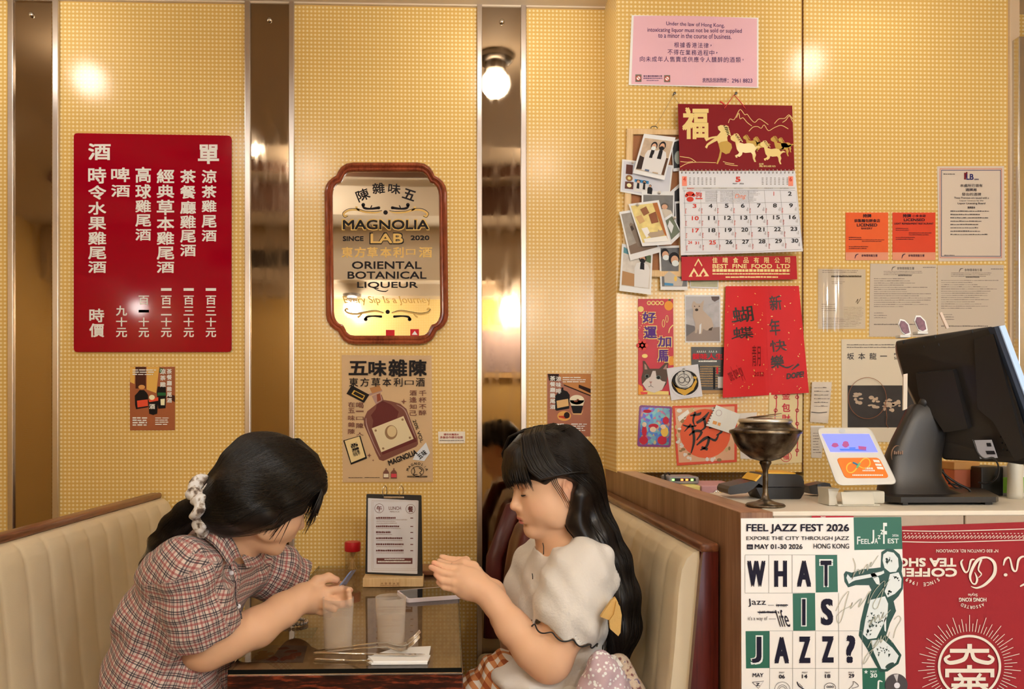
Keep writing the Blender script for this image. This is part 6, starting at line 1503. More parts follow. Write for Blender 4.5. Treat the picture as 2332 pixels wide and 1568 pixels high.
tumbler(770, 1474, 114 * kx(pa), 35.5 * kx(pa), 30 * kx(pa), 76 * kx(pa), 'frosted water tumbler beside the plaid-shirt person, fuller of the two')
tumbler(890, 1470, 112 * kx(pb), 35 * kx(pb), 29.5 * kx(pb), 66 * kx(pb), 'frosted water tumbler in front of the clipboard menu')
# toothpick bottle
p = on_table(803, 1300)
k = p.y / 1814
t = thing('toothpick_bottle', 'clear toothpick bottle with a red screw cap, beside the clipboard menu', 'bottle', p)
M_clear = bpy.data.materials.new('clear_plastic')
nt, N, L, b = nodes_of(M_clear)
tr = N.new('ShaderNodeBsdfTransparent'); tr.inputs[0].default_value = (.95, .93, .9, 1); gl = N.new('ShaderNodeBsdfGlossy'); gl.inputs['Roughness'].default_value = .05
lw = N.new('ShaderNodeLayerWeight'); lw.inputs[0].default_value = .3; mr = N.new('ShaderNodeMapRange'); mr.inputs['To Min'].default_value = .02; mr.inputs['To Max'].default_value = .38; L.new(lw.outputs['Facing'], mr.inputs['Value'])
ms = N.new('ShaderNodeMixShader'); L.new(mr.outputs[0], ms.inputs[0]); L.new(tr.outputs[0], ms.inputs[1]); L.new(gl.outputs[0], ms.inputs[2]); L.new(ms.outputs[0], N['Material Output'].inputs['Surface'])
mb = MB(); mb.lathe([(0, 0), (17 * k, 0), (18 * k, 3 * k), (17.5 * k, 30 * k), (16.5 * k, 48 * k), (15.5 * k, 50 * k), (16 * k, 28 * k), (16 * k, 4 * k), (0, 4 * k)], p, 36); mb.build('jar', M_clear, t, smooth=True, angle=50)
mb = MB(); mb.lathe([(0, 46 * k), (17.5 * k, 46 * k), (18.2 * k, 48 * k), (18.2 * k, 64 * k), (17 * k, 67 * k), (0, 67.5 * k)], p, 44); mb.build('cap', M('red_cap', A(196, 16, 28), .35, bump=.2, bscale=600), t, smooth=True, angle=40)
mb = MB(); rg = random.Random(2)
for i in range(38):
    a = rg.uniform(0, 6.28); r0_, r1_ = rg.uniform(0, 10) * k, rg.uniform(1, 12) * k; a2 = a + 2.6 + rg.uniform(-.3, .3)
    mb.tube([p + Vector((r0_ * math.cos(a), r0_ * math.sin(a), 5 * k)), p + Vector((1.5 * k * math.cos(a * 3), 1.5 * k * math.sin(a * 3), 28 * k)), p + Vector((r1_ * math.cos(a2), r1_ * math.sin(a2), 46 * k))], .0009, 5)
tag(mb.build('toothpicks', M('toothpick_wood', A(232, 190, 124), .6), loc=p), 'bundle of wooden toothpicks inside the red-capped bottle', 'toothpicks', kind='stuff')
# wooden stand and clipboard menu
pf = on_table(896, 1336); ys = pf.y
t0 = P(826, 1334, ys); t1 = P(964, 1336, ys)
mb = MB()
zt_ = P(896, 1316, ys).z
pol = [(t0.x, ys, Z0), (t1.x, ys, Z0), (t1.x, ys + .075, Z0), (t0.x, ys + .075, Z0)]
mb.box((t0.x, ys, Z0), (t1.x, ys + .075, zt_), bevel=.002)
st = tag(mb.build('menu_stand', M_pine), 'small pale wooden block stand holding the clipboard menu', 'stand')
s = Sheet('engraving', None, None, ys, (660, 1080, .2041), [(1010, 1200), (1225, 1200), (1225, 1228), (1010, 1228)], M_pine, lift=.0006, thick=.0002, parent=st); s.layer('lettering', ink(150, 92, 56))
for i, ch in enumerate('大安茶冰室'): s.text(ch, 1014 + i * 44, 1202, 1044 + i * 44, 1228, .01)
s.lines(1010, 1234, 1225, 1242, 1, .6, 0, 3, (6, 12)); s.done()
yb_ = ys + .034
TC = (660, 1080, .2041)
cl = thing('clipboard_menu', 'black clipboard with a white lunch menu sheet, in the wooden stand', 'menu', P(896, 1305, yb_))
s = Sheet('board', None, None, yb_, TC, [(854, 216), (1470, 230), (1482, 1136), (842, 1108)], M('black_board', (.014, .013, .013), .5), lift=.0, thick=.004, parent=cl, round_=14); s.done()
s = Sheet('menu_sheet', 'white sheet with brown print', None, yb_, TC, [(872, 262), (1436, 290), (1424, 1108), (866, 1088)], paper(226, 214, 202, rough=.4), lift=.0012, thick=.0006, parent=cl, round_=8)
BR = ink(112, 62, 54)
s.layer('lettering', ink(190, 160, 140)).frame(916, 286, 1424, 1070, 3).frame(932, 300, 1410, 1050, 2)
s.layer('lettering', BR).rect(968, 930, 1368, 996).ring(998, 376, 52, 4).ring(1347, 384, 54, 4).text('午', 968, 348, 1028, 412, .03).text('餐', 1318, 352, 1376, 420, .03).text('LUNCH', 1104, 356, 1240, 394, .006, shear=-.1).text('MENU A LA', 1118, 408, 1222, 420, .01)
for y_, w_ in ((472, 1180), (566, 1224), (632, 1126), (698, 1256), (766, 1272), (836, 1268)):
    s.lines(962, y_, w_, y_ + 26, 1, .8, 0, int(y_), (14, 22)); s.rect(1345, y_ + 8, 1376, y_ + 18)
s.layer('lettering', ink(176, 150, 136))
for y_, w_ in ((500, 1310), (518, 1180), (538, 1196), (596, 1238), (664, 1140), (730, 1256), (800, 1256), (870, 1270)): s.lines(966, y_, w_, y_ + 12, 1, .6, 0, int(y_), (8, 24))
s.layer('lettering', CREAM); s.cur[3] = 4; s.lines(1056, 938, 1282, 954, 1, .8, 0, 5, (10, 18)).lines(982, 962, 1352, 984, 1, .8, 0, 6, (8, 14)); s.done()
cw = lambda u, v, o: P(TC[0] + u * TC[2], TC[1] + v * TC[2], yb_ - o)
for u0 in (1040, 1222):
    mb = MB(); mb.tube([cw(u0 + 4, 240, .004), cw(u0 - 6, 190, .010), cw(u0 + 4, 140, .012), cw(u0 + 22, 122, .008), cw(u0 + 40, 145, 0), cw(u0 + 44, 190, -.008), cw(u0 + 40, 222, -.008)], .0014, 8); mb.build('ring', M_chrome, cl, smooth=True)
mb = MB(); mb.box(cw(1046, 268, .004), cw(1276, 244, .001), bevel=.001); mb.tube([cw(1050, 250, .006), cw(1270, 252, .006)], .0022, 10); mb.build('clip', M_chrome, cl, smooth=True, angle=40)
# dark tray at the wall end of the table
a0, a1 = on_table(952, 1310), on_table(1046, 1310)
mb = MB(); mb.box((a0.x, a0.y, Z0), (min(a1.x, TX1 - .004), a0.y + .13, P(970, 1299, a0.y).z), bevel=.003); tag(mb.build('wooden_tray', wood('tray_wood', A(96, 46, 30), A(150, 92, 54), 'X', 10, .1, .3, .4), loc=a0), 'low dark wooden tray at the wall end of the table behind the clipboard', 'tray')
# phone in a pale case
c0, c1, c2, c3 = on_table(903, 1352), on_table(1040, 1340), on_table(1062, 1362), on_table(928, 1372)
t = thing('phone', 'phone in a pale pink case lying on the table under the raised hand', 'phone', (c0 + c2) / 2)
quad = [(c0.x, c0.y), (c1.x, c1.y), (c2.x, c2.y), (c3.x, c3.y)]
q = Sheet.rounded([(x_ * 1000, y_ * 1000) for x_, y_ in quad], 9); q = [(x_ / 1000, y_ / 1000) for x_, y_ in q]
mb = MB(); mb.prism([(x_, y_, Z0) for x_, y_ in q], (0, 0, .011)); mb.build('case', M('pale_case', A(232, 212, 204), .4), t, angle=30)
ce = Vector((sum(x_ for x_, _ in q) / len(q), sum(y_ for _, y_ in q) / len(q), 0))
mb = MB(); mb.prism([(ce.x + (x_ - ce.x) * .94, ce.y + (y_ - ce.y) * .9, Z0 + .0105) for x_, y_ in q], (0, 0, .0009)); mb.build('screen', M('phone_glass', (.006, .006, .007), .05), t)
# napkin and cutlery
n = [on_table(*p) for p in ((838, 1498), (882, 1472), (984, 1470), (972, 1512), (846, 1512))]
n = [on_table(834, 1506), on_table(846, 1496), on_table(900, 1478), on_table(981, 1474), on_table(973, 1512), on_table(846, 1513)]
t = thing('napkin', 'folded white paper napkin under the cutlery on the table edge', 'napkin', n[0])
mb = MB(); mb.prism([v + Vector((0, 0, 0)) for v in n], (0, 0, .004)); mb.build('lower_fold', M('white_tissue', A(238, 228, 212), .8), t)
n2 = [on_table(838, 1500), on_table(980, 1498), on_table(974, 1511), on_table(850, 1512)]
mb = MB(); mb.prism([v + Vector((0, 0, .004)) for v in n2], (0, 0, .0035)); mb.build('upper_fold', MATS['white_tissue'], t)
M_cut = M('polished_steel', (.74, .70, .64), .12, metal=1.0)
def fork(p0, p1, z, label):
    a, b2 = on_table(*p0), on_table(*p1)
    L_ = Vector((b2.x - a.x, b2.y - a.y, 0)); u = L_.normalized(); w = Vector((-u.y, u.x, 0)); l = L_.length
    t = thing('fork', label, 'fork', a, 'steel forks on the napkin')
    mb = MB()
    prof = [(0, .0030, .002), (.12, .0048, .0045), (.35, .0042, .008), (.58, .0028, .012), (.68, .0032, .011), (.75, .008, .006), (.82, .011, .003), (.88, .0115, .007)]
    f = lambda s_, k_: a + u * (l * s_) + Vector((0, 0, z))
    for h0, sgn in ((0, 1),):
        ra, rb2 = [], []
        for s_, hw, h in prof:
            c = a + u * (l * s_) + Vector((0, 0, z + h)); ra.append((c + w * hw, c - w * hw))
        for (a1_, b1_), (a2_, b2_) in zip(ra, ra[1:]):
            mb.face([a1_, a2_, b2_, b1_]); mb.face([a1_ - Vector((0, 0, .0016)), b1_ - Vector((0, 0, .0016)), b2_ - Vector((0, 0, .0016)), a2_ - Vector((0, 0, .0016))])
            mb.face([a1_, a1_ - Vector((0, 0, .0016)), a2_ - Vector((0, 0, .0016)), a2_]); mb.face([b1_, b2_, b2_ - Vector((0, 0, .0016)), b1_ - Vector((0, 0, .0016))])
    mb.build('handle', M_cut, t, smooth=True, angle=40)
    mb = MB()
    for k_ in range(4):
        o = w * (-.0093 + k_ * .0062)
        mb.tube([a + u * (l * .87) + o + Vector((0, 0, z + .006)), a + u * (l * .94) + o + Vector((0, 0, z + .017)), a + u * l + o + Vector((0, 0, z + .032))], [.0016, .0014, .0009], 6)
    mb.build('tines', M_cut, t, smooth=True)
fork((716, 1492), (957, 1475), .0085, 'steel fork on the napkin, farther from the table edge, tines up')
fork((714, 1496), (956, 1487), .0075, 'steel fork on the napkin, nearer the table edge, tines up')
def knife(p0, p1, z, label):
    a, b2 = on_table(*p0), on_table(*p1)
    L_ = Vector((b2.x - a.x, b2.y - a.y, 0)); u = L_.normalized(); w = Vector((-u.y, u.x, 0)); l = L_.length
    t = thing('table_knife', label, 'knife', a, 'steel knives on the napkin')
    mb = MB(); mb.tube([a + u * (l * s_) + Vector((0, 0, z + .003)) for s_ in (0, .03, .25, .42, .48)], [.0015, .0035, .0042, .0038, .0028], 10, flat=.7); mb.build('handle', M_cut, t, smooth=True)
    mb = MB(); mb.prism([a + u * (l * s_) + w * q + Vector((0, 0, z + .003)) for s_, q in ((.47, -.003), (.55, -.006), (.9, -.007), (1, .002), (.9, .006), (.47, .003))], (0, 0, .0012)); mb.build('blade', M_cut, t)
knife((713, 1497), (968, 1502), .0085, 'steel knife lying on top of the folded napkin')
knife((716, 1503), (866, 1508), .0002, 'steel knife with its blade tucked under the napkin')
# sheets under the glass
def under(px, py): 
    q_ = on_table(px, py, TZ - .0098); return q_
for pts, m_, lb in (([(566, 1508), (690, 1508), (700, 1470), (612, 1468)], PB('under_a', 150, 122, 100), 'pale leaflet with reddish pictures under the glass, near the front corner of the table'), ([(668, 1452), (712, 1452), (724, 1428), (690, 1430)], PB('under_b', 50, 42, 36), 'small dark leaflet under the glass beside the forearm of the plaid-shirt person')):
    mb = MB(); mb.prism([under(*p) for p in pts], (0, 0, .0004)); o = mb.build('leaflet', m_, loc=under(*pts[0])); tag(o, lb, 'leaflet')
    if 'pale' in lb:
        mb = MB(); rg = random.Random(6)
        for i in range(12):
            u_, v_ = rg.uniform(590, 680), rg.uniform(1474, 1502); c = under(u_, v_) + Vector((0, 0, .0006))
            mb.flat([c + Vector((rg.uniform(.008, .02) * math.cos(a), rg.uniform(.008, .026) * math.sin(a), 0)) for a in np.linspace(0, 6.28, 8)[:-1]])
        mb.build('print', ink(150, 76, 52), o)
# glass bead bracelet on the table beside the forearm
c = on_table(668, 1420); mb = MB(); rg = random.Random(8)
for i in range(26):
    a = 2 * math.pi * i / 26; mb.ball(c + Vector((.045 * math.cos(a) - .01, .03 * math.sin(a), .0055 + .0)), .0052, u=10, v=7)
tag(mb.build('bead_bracelet', M('glass_beads', (.55, .52, .5), .08, metal=.6), smooth=True, loc=c), 'string of shiny glass beads lying on the table by the forearm', 'bracelet')
# framed print on the opposite wall and two chairs, seen in the mirrors
mb = MB()
t = thing('framed_print', 'wide framed grey print on the opposite wall, seen in the mirror strip', 'picture', (.45, YF, 1.85)); mb.box((.05, YF + .002, 1.62), (.95, YF + .03, 2.08), bevel=.004); mb.build('frame', M_pine, t)
mb = MB(); mb.box((.10, YF + .03, 1.67), (.90, YF + .032, 2.03)); mb.build('picture', PB('collage', 176, 150, 140), t)
def chair(x, y, label):
    t = thing('dining_chair', label, 'chair', (x, y, 0), 'dark chairs on the opposite side of the aisle')
    mb = MB(); mb.ball((x, y, .78), (.21, .03, .22), u=28, v=16); mb.build('backrest', M('dark_leather', (.02, .015, .012), .35), t, smooth=True)
    mb = MB(); mb.tube([(x + .215 * math.cos(a), y, .78 + .225 * math.sin(a)) for a in np.linspace(0, 2 * math.pi, 36)[:-1]], .014, 8, closed=True); mb.build('rim', M('tan_rim', A(190, 150, 96), .4), t, smooth=True)
    mb = MB(); mb.box((x - .2, y - .42, .43), (x + .2, y - .01, .49), bevel=.02); mb.build('seat', MATS['dark_leather'], t)
    for sx in (-.17, .17):
        for sy in (-.38, -.02): mb = MB(); mb.tube([(x + sx, y + sy, 0), (x + sx, y + sy, .45)], .014, 8); mb.build('leg', M_red, t)
    return t
c1 = chair(-2.05, -.35, 'dark oval-backed chair opposite, seen in the mirror by the drinks board')
copy_tree(c1, (.75, -.12, 0), 'dark oval-backed chair opposite, further along')
# ================================================================ people: smooth bodies grown from blended volumes
class Field:
    """Signed-distance grid: shapes are blended in, the zero surface is then meshed."""
    def __init__(s, lo, hi, h):
        s.lo, s.h = np.array(lo, np.float32), h
        s.n = np.ceil((np.array(hi) - np.array(lo)) / h).astype(int) + 1
        s.F = np.full(s.n, 0.06, np.float32)
    def _win(s, a, b):
        i0 = np.maximum(0, np.floor((np.array(a) - s.lo) / s.h).astype(int)); i1 = np.minimum(s.n, np.ceil((np.array(b) - s.lo) / s.h).astype(int) + 1)
        if np.any(i1 <= i0): return None, None
        ax = [(s.lo[k] + s.h * np.arange(i0[k], i1[k])).astype(np.float32) for k in range(3)]
        return tuple(slice(i0[k], i1[k]) for k in range(3)), (ax[0][:, None, None], ax[1][None, :, None], ax[2][None, None, :])
    def put(s, d, w, k, op):
        A_ = s.F[w]
        if op == 'sub':
            h = np.maximum(k - np.abs(A_ + d), 0) / k
            s.F[w] = np.maximum(A_, -d) + h * h * k * 0.25
        else:
            h = np.maximum(k - np.abs(A_ - d), 0) / k
            s.F[w] = np.minimum(A_, d) - h * h * k * 0.25
    def cone(s, a, b, ra, rb, k=0.012, op='add', cut=None):
        a, b = np.array(a, np.float32), np.array(b, np.float32); R = max(ra, rb) + k + 0.02
        w, g = s._win(np.minimum(a, b) - R, np.maximum(a, b) + R)
        if w is None: return s
        ab = b - a; L2 = float(ab @ ab) + 1e-9
        px, py, pz = g[0] - a[0], g[1] - a[1], g[2] - a[2]
        t = np.clip((px * ab[0] + py * ab[1] + pz * ab[2]) / L2, 0, 1)
        d = np.sqrt((px - t * ab[0]) ** 2 + (py - t * ab[1]) ** 2 + (pz - t * ab[2]) ** 2) - (ra + (rb - ra) * t)
        if cut is not None:
            c, nn = np.array(cut[0], np.float32), np.array(Vector(cut[1]).normalized(), np.float32)
            d = np.maximum(d, (g[0] - c[0]) * nn[0] + (g[1] - c[1]) * nn[1] + (g[2] - c[2]) * nn[2])
        s.put(d, w, k, op); return s
    def chain(s, pts, rs, k=0.012, op='add'):
        for a, b, ra, rb in zip(pts, pts[1:], rs, rs[1:]): s.cone(a, b, ra, rb, k, op)
        return s
    def ell(s, c, r, R=None, k=0.012, op='add'):
        c = np.array(c, np.float32); m = max(r) + k + 0.02
        w, g = s._win(c - m, c + m)
        if w is None: return s
        p = [g[i] - c[i] for i in range(3)]
        if R is not None: p = [p[0] * R[0][i] + p[1] * R[1][i] + p[2] * R[2][i] for i in range(3)]
        k0 = np.sqrt((p[0] / r[0]) ** 2 + (p[1] / r[1]) ** 2 + (p[2] / r[2]) ** 2)
        k1 = np.sqrt((p[0] / r[0] ** 2) ** 2 + (p[1] / r[1] ** 2) ** 2 + (p[2] / r[2] ** 2) ** 2) + 1e-6
        s.put(k0 * (k0 - 1) / k1, w, k, op); return s
    def cutplane(s, c, n, k=0.004):
        g = [(s.lo[i] + s.h * np.arange(s.n[i])).astype(np.float32) for i in range(3)]
        n = Vector(n).normalized()
        d = (g[0] - c[0])[:, None, None] * n.x + (g[1] - c[1])[None, :, None] * n.y + (g[2] - c[2])[None, None, :] * n.z
        s.F = np.maximum(s.F, d); return s
    def displace(s, fn):
        g = [(s.lo[i] + s.h * np.arange(s.n[i])).astype(np.float32) for i in range(3)]
        near = np.argwhere(np.abs(s.F) < 0.02)
        q = s.lo + s.h * near
        s.F[near[:, 0], near[:, 1], near[:, 2]] += fn(q[:, 0], q[:, 1], q[:, 2]).astype(np.float32); return s
    def sample(s, p):
        q = (np.asarray(p, np.float32) - s.lo) / s.h
        i = np.clip(np.floor(q).astype(int), 0, s.n - 2); f = np.clip(q - i, 0, 1)
        out = 0
        for a in (0, 1):
            for b in (0, 1):
                for c in (0, 1):
                    out = out + s.F[i[:, 0] + a, i[:, 1] + b, i[:, 2] + c] * (f[:, 0] if a else 1 - f[:, 0]) * (f[:, 1] if b else 1 - f[:, 1]) * (f[:, 2] if c else 1 - f[:, 2])
        return out
    def grad(s, p):
        e = s.h
        return np.stack([s.sample(p + np.eye(3)[i] * e) - s.sample(p - np.eye(3)[i] * e) for i in range(3)], 1) / (2 * e)
    def mesh(s, relax=2):
        F = s.F; F[0] = F[-1] = 0.06; F[:, 0] = F[:, -1] = 0.06; F[:, :, 0] = F[:, :, -1] = 0.06
        S_ = F < 0
        n = s.n - 1
        cnt = np.zeros(n, np.uint8)
        for a in (0, 1):
            for b in (0, 1):
                for c in (0, 1): cnt += S_[a:n[0] + a, b:n[1] + b, c:n[2] + c]
        act = np.argwhere((cnt > 0) & (cnt < 8))
        idx = np.full(n, -1, np.int32); idx[act[:, 0], act[:, 1], act[:, 2]] = np.arange(len(act))
        acc = np.zeros((len(act), 3), np.float32); num = np.zeros(len(act), np.float32)
        for ax in range(3):
            o = [k for k in range(3) if k != ax]
            for u in (0, 1):
                for v in (0, 1):
                    A_ = act.copy(); A_[:, o[0]] += u; A_[:, o[1]] += v; B_ = A_.copy(); B_[:, ax] += 1
                    fa, fb = F[A_[:, 0], A_[:, 1], A_[:, 2]], F[B_[:, 0], B_[:, 1], B_[:, 2]]
                    m = (fa < 0) != (fb < 0)
                    t = np.where(m, fa / np.where(m, fa - fb, 1), 0)
                    p = (A_ - act).astype(np.float32); p[:, ax] += t
                    acc[m] += p[m]; num[m] += 1
        V = s.lo + s.h * (act + acc / num[:, None])
        Q = []
        for ax in range(3):
            o = [k for k in range(3) if k != ax]
            sl0 = [slice(None)] * 3; sl1 = [slice(None)] * 3
            sl0[ax] = slice(0, -1); sl1[ax] = slice(1, None)
            d = S_[tuple(sl0)].astype(np.int8) - S_[tuple(sl1)].astype(np.int8)
            e = np.argwhere(d != 0)
            ok = (e[:, o[0]] > 0) & (e[:, o[1]] > 0) & (e[:, o[0]] < n[o[0]]) & (e[:, o[1]] < n[o[1]])
            e = e[ok]; sg = d[e[:, 0], e[:, 1], e[:, 2]]
            def at(u, v):
                c = e.copy(); c[:, o[0]] += u; c[:, o[1]] += v; return idx[c[:, 0], c[:, 1], c[:, 2]]
            q = np.stack([at(-1, -1), at(0, -1), at(0, 0), at(-1, 0)], 1)
            fl = (sg > 0) if ax != 1 else (sg < 0)
            q[~fl] = q[~fl][:, ::-1]
            Q.append(q)
        Q = np.concatenate(Q)
        Q = Q[(Q >= 0).all(1)]
        for _ in range(relax):
            sm = np.zeros_like(V); c = np.zeros(len(V), np.float32)
            for i in range(4):
                a, b = Q[:, i], Q[:, (i + 1) % 4]
                for x, y in ((a, b), (b, a)):
                    for k in range(3): sm[:, k] += np.bincount(x, V[y, k], len(V))
                    c += np.bincount(x, minlength=len(V))
            V = V * 0.5 + 0.5 * sm / np.maximum(c, 1)[:, None]
        return V, Q
def mesh_obj(name, V, Q, mat, parent, attrs=None):
    me = bpy.data.meshes.new(name)
    me.vertices.add(len(V)); me.vertices.foreach_set('co', np.asarray(V, np.float32).ravel())
    k = Q.shape[1]
    me.loops.add(len(Q) * k); me.loops.foreach_set('vertex_index', Q.astype(np.int32).ravel())
    me.polygons.add(len(Q)); me.polygons.foreach_set('loop_start', np.arange(0, len(Q) * k, k, dtype=np.int32))
    me.update(calc_edges=True); me.validate()
    for an, (ty, data) in (attrs or {}).items():
        at = me.attributes.new(an, ty, 'POINT')
        if ty == 'FLOAT_VECTOR': at.data.foreach_set('vector', np.asarray(data, np.float32).ravel())
        elif ty == 'FLOAT_COLOR': at.data.foreach_set('color', np.asarray(data, np.float32).ravel())
        else: at.data.foreach_set('value', np.asarray(data, np.float32).ravel())
    return link_mesh(name, me, mat, parent, smooth=True)
def frame3(f, up=(0, 0, 1)):
    """Columns: forward, left, up."""
    f = Vector(f).normalized(); l = Vector(up).cross(f).normalized(); u = f.cross(l)
    return f, l, u
def rotm(f, l, u): return [list(f), list(l), list(u)] and np.array([f, l, u], np.float32).T
def skin_mat(name, rgb):
    m = bpy.data.materials.new(name); nt, N, L, b = nodes_of(m)
    at = N.new('ShaderNodeAttribute'); at.attribute_name = 'tint'
    L.new(at.outputs['Color'], b.inputs['Base Color'])
    tc = N.new('ShaderNodeTexCoord'); nz = N.new('ShaderNodeTexNoise'); nz.inputs['Scale'].default_value = 420; L.new(tc.outputs['Object'], nz.inputs['Vector'])
    bp = N.new('ShaderNodeBump'); bp.inputs['Strength'].default_value = .08; bp.inputs['Distance'].default_value = .001; L.new(nz.outputs['Fac'], bp.inputs['Height']); L.new(bp.outputs['Normal'], b.inputs['Normal'])
    setp(b, rough=.5, spec=.35, sss=.12); b.inputs['Subsurface Radius'].default_value = (.012, .005, .003)
    return m
SKIN = A(226, 172, 128)
M_skin = skin_mat('skin', SKIN)
M_hair = M('black_hair', (.0075, .005, .004), .38, spec=.38)
def head(fd, c, f, l, u, neck_to, lids=True):
    """Head around c in a field: skull, jaw, cheeks, nose, lips, lids, ears and the neck."""
    w = lambda x, y, z: np.array(Vector(c) + f * x + l * y + u * z, np.float32)
    R = rotm(f, l, u)
    E_ = lambda x, y, z, r, k=.012, op='add', RR=None: fd.ell(w(x, y, z), r, R if RR is None else RR, k, op)
    E_(-.012, 0, .030, (.096, .074, .088)); E_(.018, 0, .010, (.072, .066, .085), .02)
    E_(.030, 0, -.045, (.056, .056, .070), .03); E_(.058, 0, -.095, (.024, .026, .020), .03)
    for sg in (1, -1):
        E_(.046, sg * .033, -.042, (.036, .031, .036), .025); E_(.012, sg * .052, -.066, (.034, .018, .032), .025)
        E_(.070, sg * .026, .030, (.020, .026, .012), .02)
        E_(.0885, sg * .031, .006, (.010, .015, .009), .010, 'sub')
        E_(.0735, sg * .031, .002, (.0135, .0165, .0125), .004)
    fd.cone(w(.084, 0, .012), w(.103, 0, -.026), .0065, .0095, .012); E_(.104, 0, -.030, (.0095, .0105, .0085), .008)
    for sg in (1, -1):
        E_(.094, sg * .0115, -.033, (.0095, .0068, .0070), .006); E_(.0985, sg * .006, -.0405, (.004, .0032, .003), .003, 'sub')
    E_(.082, 0, -.055, (.016, .026, .022), .02)
    E_(.0945, 0, -.0605, (.0075, .020, .0046), .005); E_(.0925, 0, -.0700, (.0078, .0165, .0052), .005)
    E_(.1005, 0, -.0655, (.007, .021, .0011), .002, 'sub'); E_(.0885, 0, -.0805, (.006, .014, .004), .008, 'sub'); E_(.076, 0, -.098, (.014, .016, .013), .02)
    for sg in (1, -1):
        er = Matrix.Rotation(math.radians(-14), 3, l) @ Matrix.Rotation(math.radians(sg * 22), 3, u)
        Re = rotm(er @ f, er @ l, er @ u)
        fd.ell(w(-.012, sg * .072, -.006), (.0165, .0075, .030), Re, .006); fd.ell(w(-.010, sg * .079, -.002), (.0095, .006, .018), Re, .004, 'sub')
        fd.ell(w(-.006, sg * .074, -.012), (.005, .0055, .008), Re, .004); fd.ell(w(-.009, sg * .0725, -.030), (.008, .005, .009), Re, .005)
    fd.chain([w(-.030, 0, -.040), np.array(neck_to[0], np.float32), np.array(neck_to[1], np.float32)], [.054, .049, .058], .03)
    return w
def tint_face(V, c, f, l, u, base=SKIN):
    col = np.tile(np.array([*base, 1], np.float32), (len(V), 1))
    q = V - np.array(c, np.float32); x, y, z = q @ np.array(f), q @ np.array(l), q @ np.array(u)
    def mixin(wt, rgb):
        wt = np.clip(wt, 0, 1)[:, None]; col[:, :3] = col[:, :3] * (1 - wt) + np.array(rgb, np.float32) * wt
    def bl(cx_, cy_, cz_, rx, ry, rz, soft=.5): return np.clip((1 - np.sqrt(((x - cx_) / rx) ** 2 + ((y - cy_) / ry) ** 2 + ((z - cz_) / rz) ** 2)) / soft, 0, 1)
    for sg in (1, -1): mixin(.35 * bl(.06, sg * .042, -.035, .045, .03, .03, .9), A(222, 140, 106)); mixin(.35 * bl(-.01, sg * .078, -.008, .03, .02, .04, .6), A(214, 126, 96)); mixin(.4 * bl(.088, sg * .031, .010, .02, .02, .008, .7), A(196, 134, 104))
    mixin(.30 * bl(.108, 0, -.032, .016, .016, .014, .8), A(224, 146, 116))
    mixin(.85 * bl(.098, 0, -.0605, .016, .0225, .0055, .35), A(196, 104, 92)); mixin(.9 * bl(.098, 0, -.0700, .016, .019, .0065, .35), A(206, 100, 92)); mixin(.7 * bl(.098, 0, -.0655, .014, .021, .0016, .5), A(120, 50, 46))
    return col
def strands(name, fld, roots, flow, n, step, r, mat, parent, lift=(.0005, .003), seed=0, stop=None, taper=True):
    """Thin hair strands that follow the flow over the surface of fld."""
    rg = np.random.default_rng(seed)
    p = np.array(roots, np.float32); m = len(p)
    off = rg.uniform(lift[0], lift[1], m).astype(np.float32)
    for _ in range(12): g = fld.grad(p); g /= np.linalg.norm(g, axis=1, keepdims=True) + 1e-6; p = p - g * np.clip(fld.sample(p) - off, -.02, .02)[:, None]
    pts = []
    ang = rg.uniform(-1, 1, (m, 3)).astype(np.float32) * .16
    for i in range(n):
        g = fld.grad(p); g /= np.linalg.norm(g, axis=1, keepdims=True) + 1e-6
        d = fld.sample(p)
        p = p - g * np.clip(d - off, -.012, .012)[:, None]
        pts.append(p.copy())
        t = flow(p, i / n) + ang; t -= (t * g).sum(1, keepdims=True) * g * .85
        t /= np.linalg.norm(t, axis=1, keepdims=True) + 1e-6
        p = p + t * step
    C = np.stack(pts, 1); C = C[np.max(np.abs(np.stack([fld.sample(C[:, i]) for i in range(n)], 1)), 1) < .014]; m = len(C)                                   # m x n x 3
    T_ = np.gradient(C, axis=1); T_ /= np.linalg.norm(T_, axis=2, keepdims=True) + 1e-9
    up = np.array([.3, -.8, .5], np.float32); a = np.cross(T_, up); a /= np.linalg.norm(a, axis=2, keepdims=True) + 1e-9; b = np.cross(T_, a)
    rr = r * (1 - .8 * np.linspace(0, 1, n) ** 3 if taper else np.ones(n))
    V = np.stack([C + (a * math.cos(k * 2.094) + b * math.sin(k * 2.094)) * rr[None, :, None] for k in range(3)], 2).reshape(-1, 3)
    base = (np.arange(m)[:, None] * n + np.arange(n - 1)[None, :]) * 3
    Q = np.concatenate([np.stack([base + k, base + (k + 1) % 3, base + 3 + (k + 1) % 3, base + 3 + k], -1).reshape(-1, 4) for k in range(3)])
    return mesh_obj(name, V, Q, mat, parent)
def folds(seed, amp, sc, n=7, dirs=None):
    rg = np.random.default_rng(seed)
    K = rg.normal(size=(n, 3)) * sc; ph = rg.uniform(0, 6.28, n)
    if dirs is not None: K = np.array(dirs) * sc * rg.uniform(.6, 1.5, (len(dirs), 1)); ph = rg.uniform(0, 6.28, len(dirs))
    def fn(x, y, z):
        o = 0
        for k, p_ in zip(K, ph): o = o + np.sin(k[0] * x + k[1] * y + k[2] * z + p_ + 1.5 * np.sin(9 * z + 7 * x + p_))
        return amp * o / math.sqrt(len(K))
    return fn
def tubemesh(name, pts, r, mat, parent, seg=8, closed=False):
    mb = MB(); mb.tube(pts, r, seg, closed); return mb.build(name, mat, parent, smooth=True)

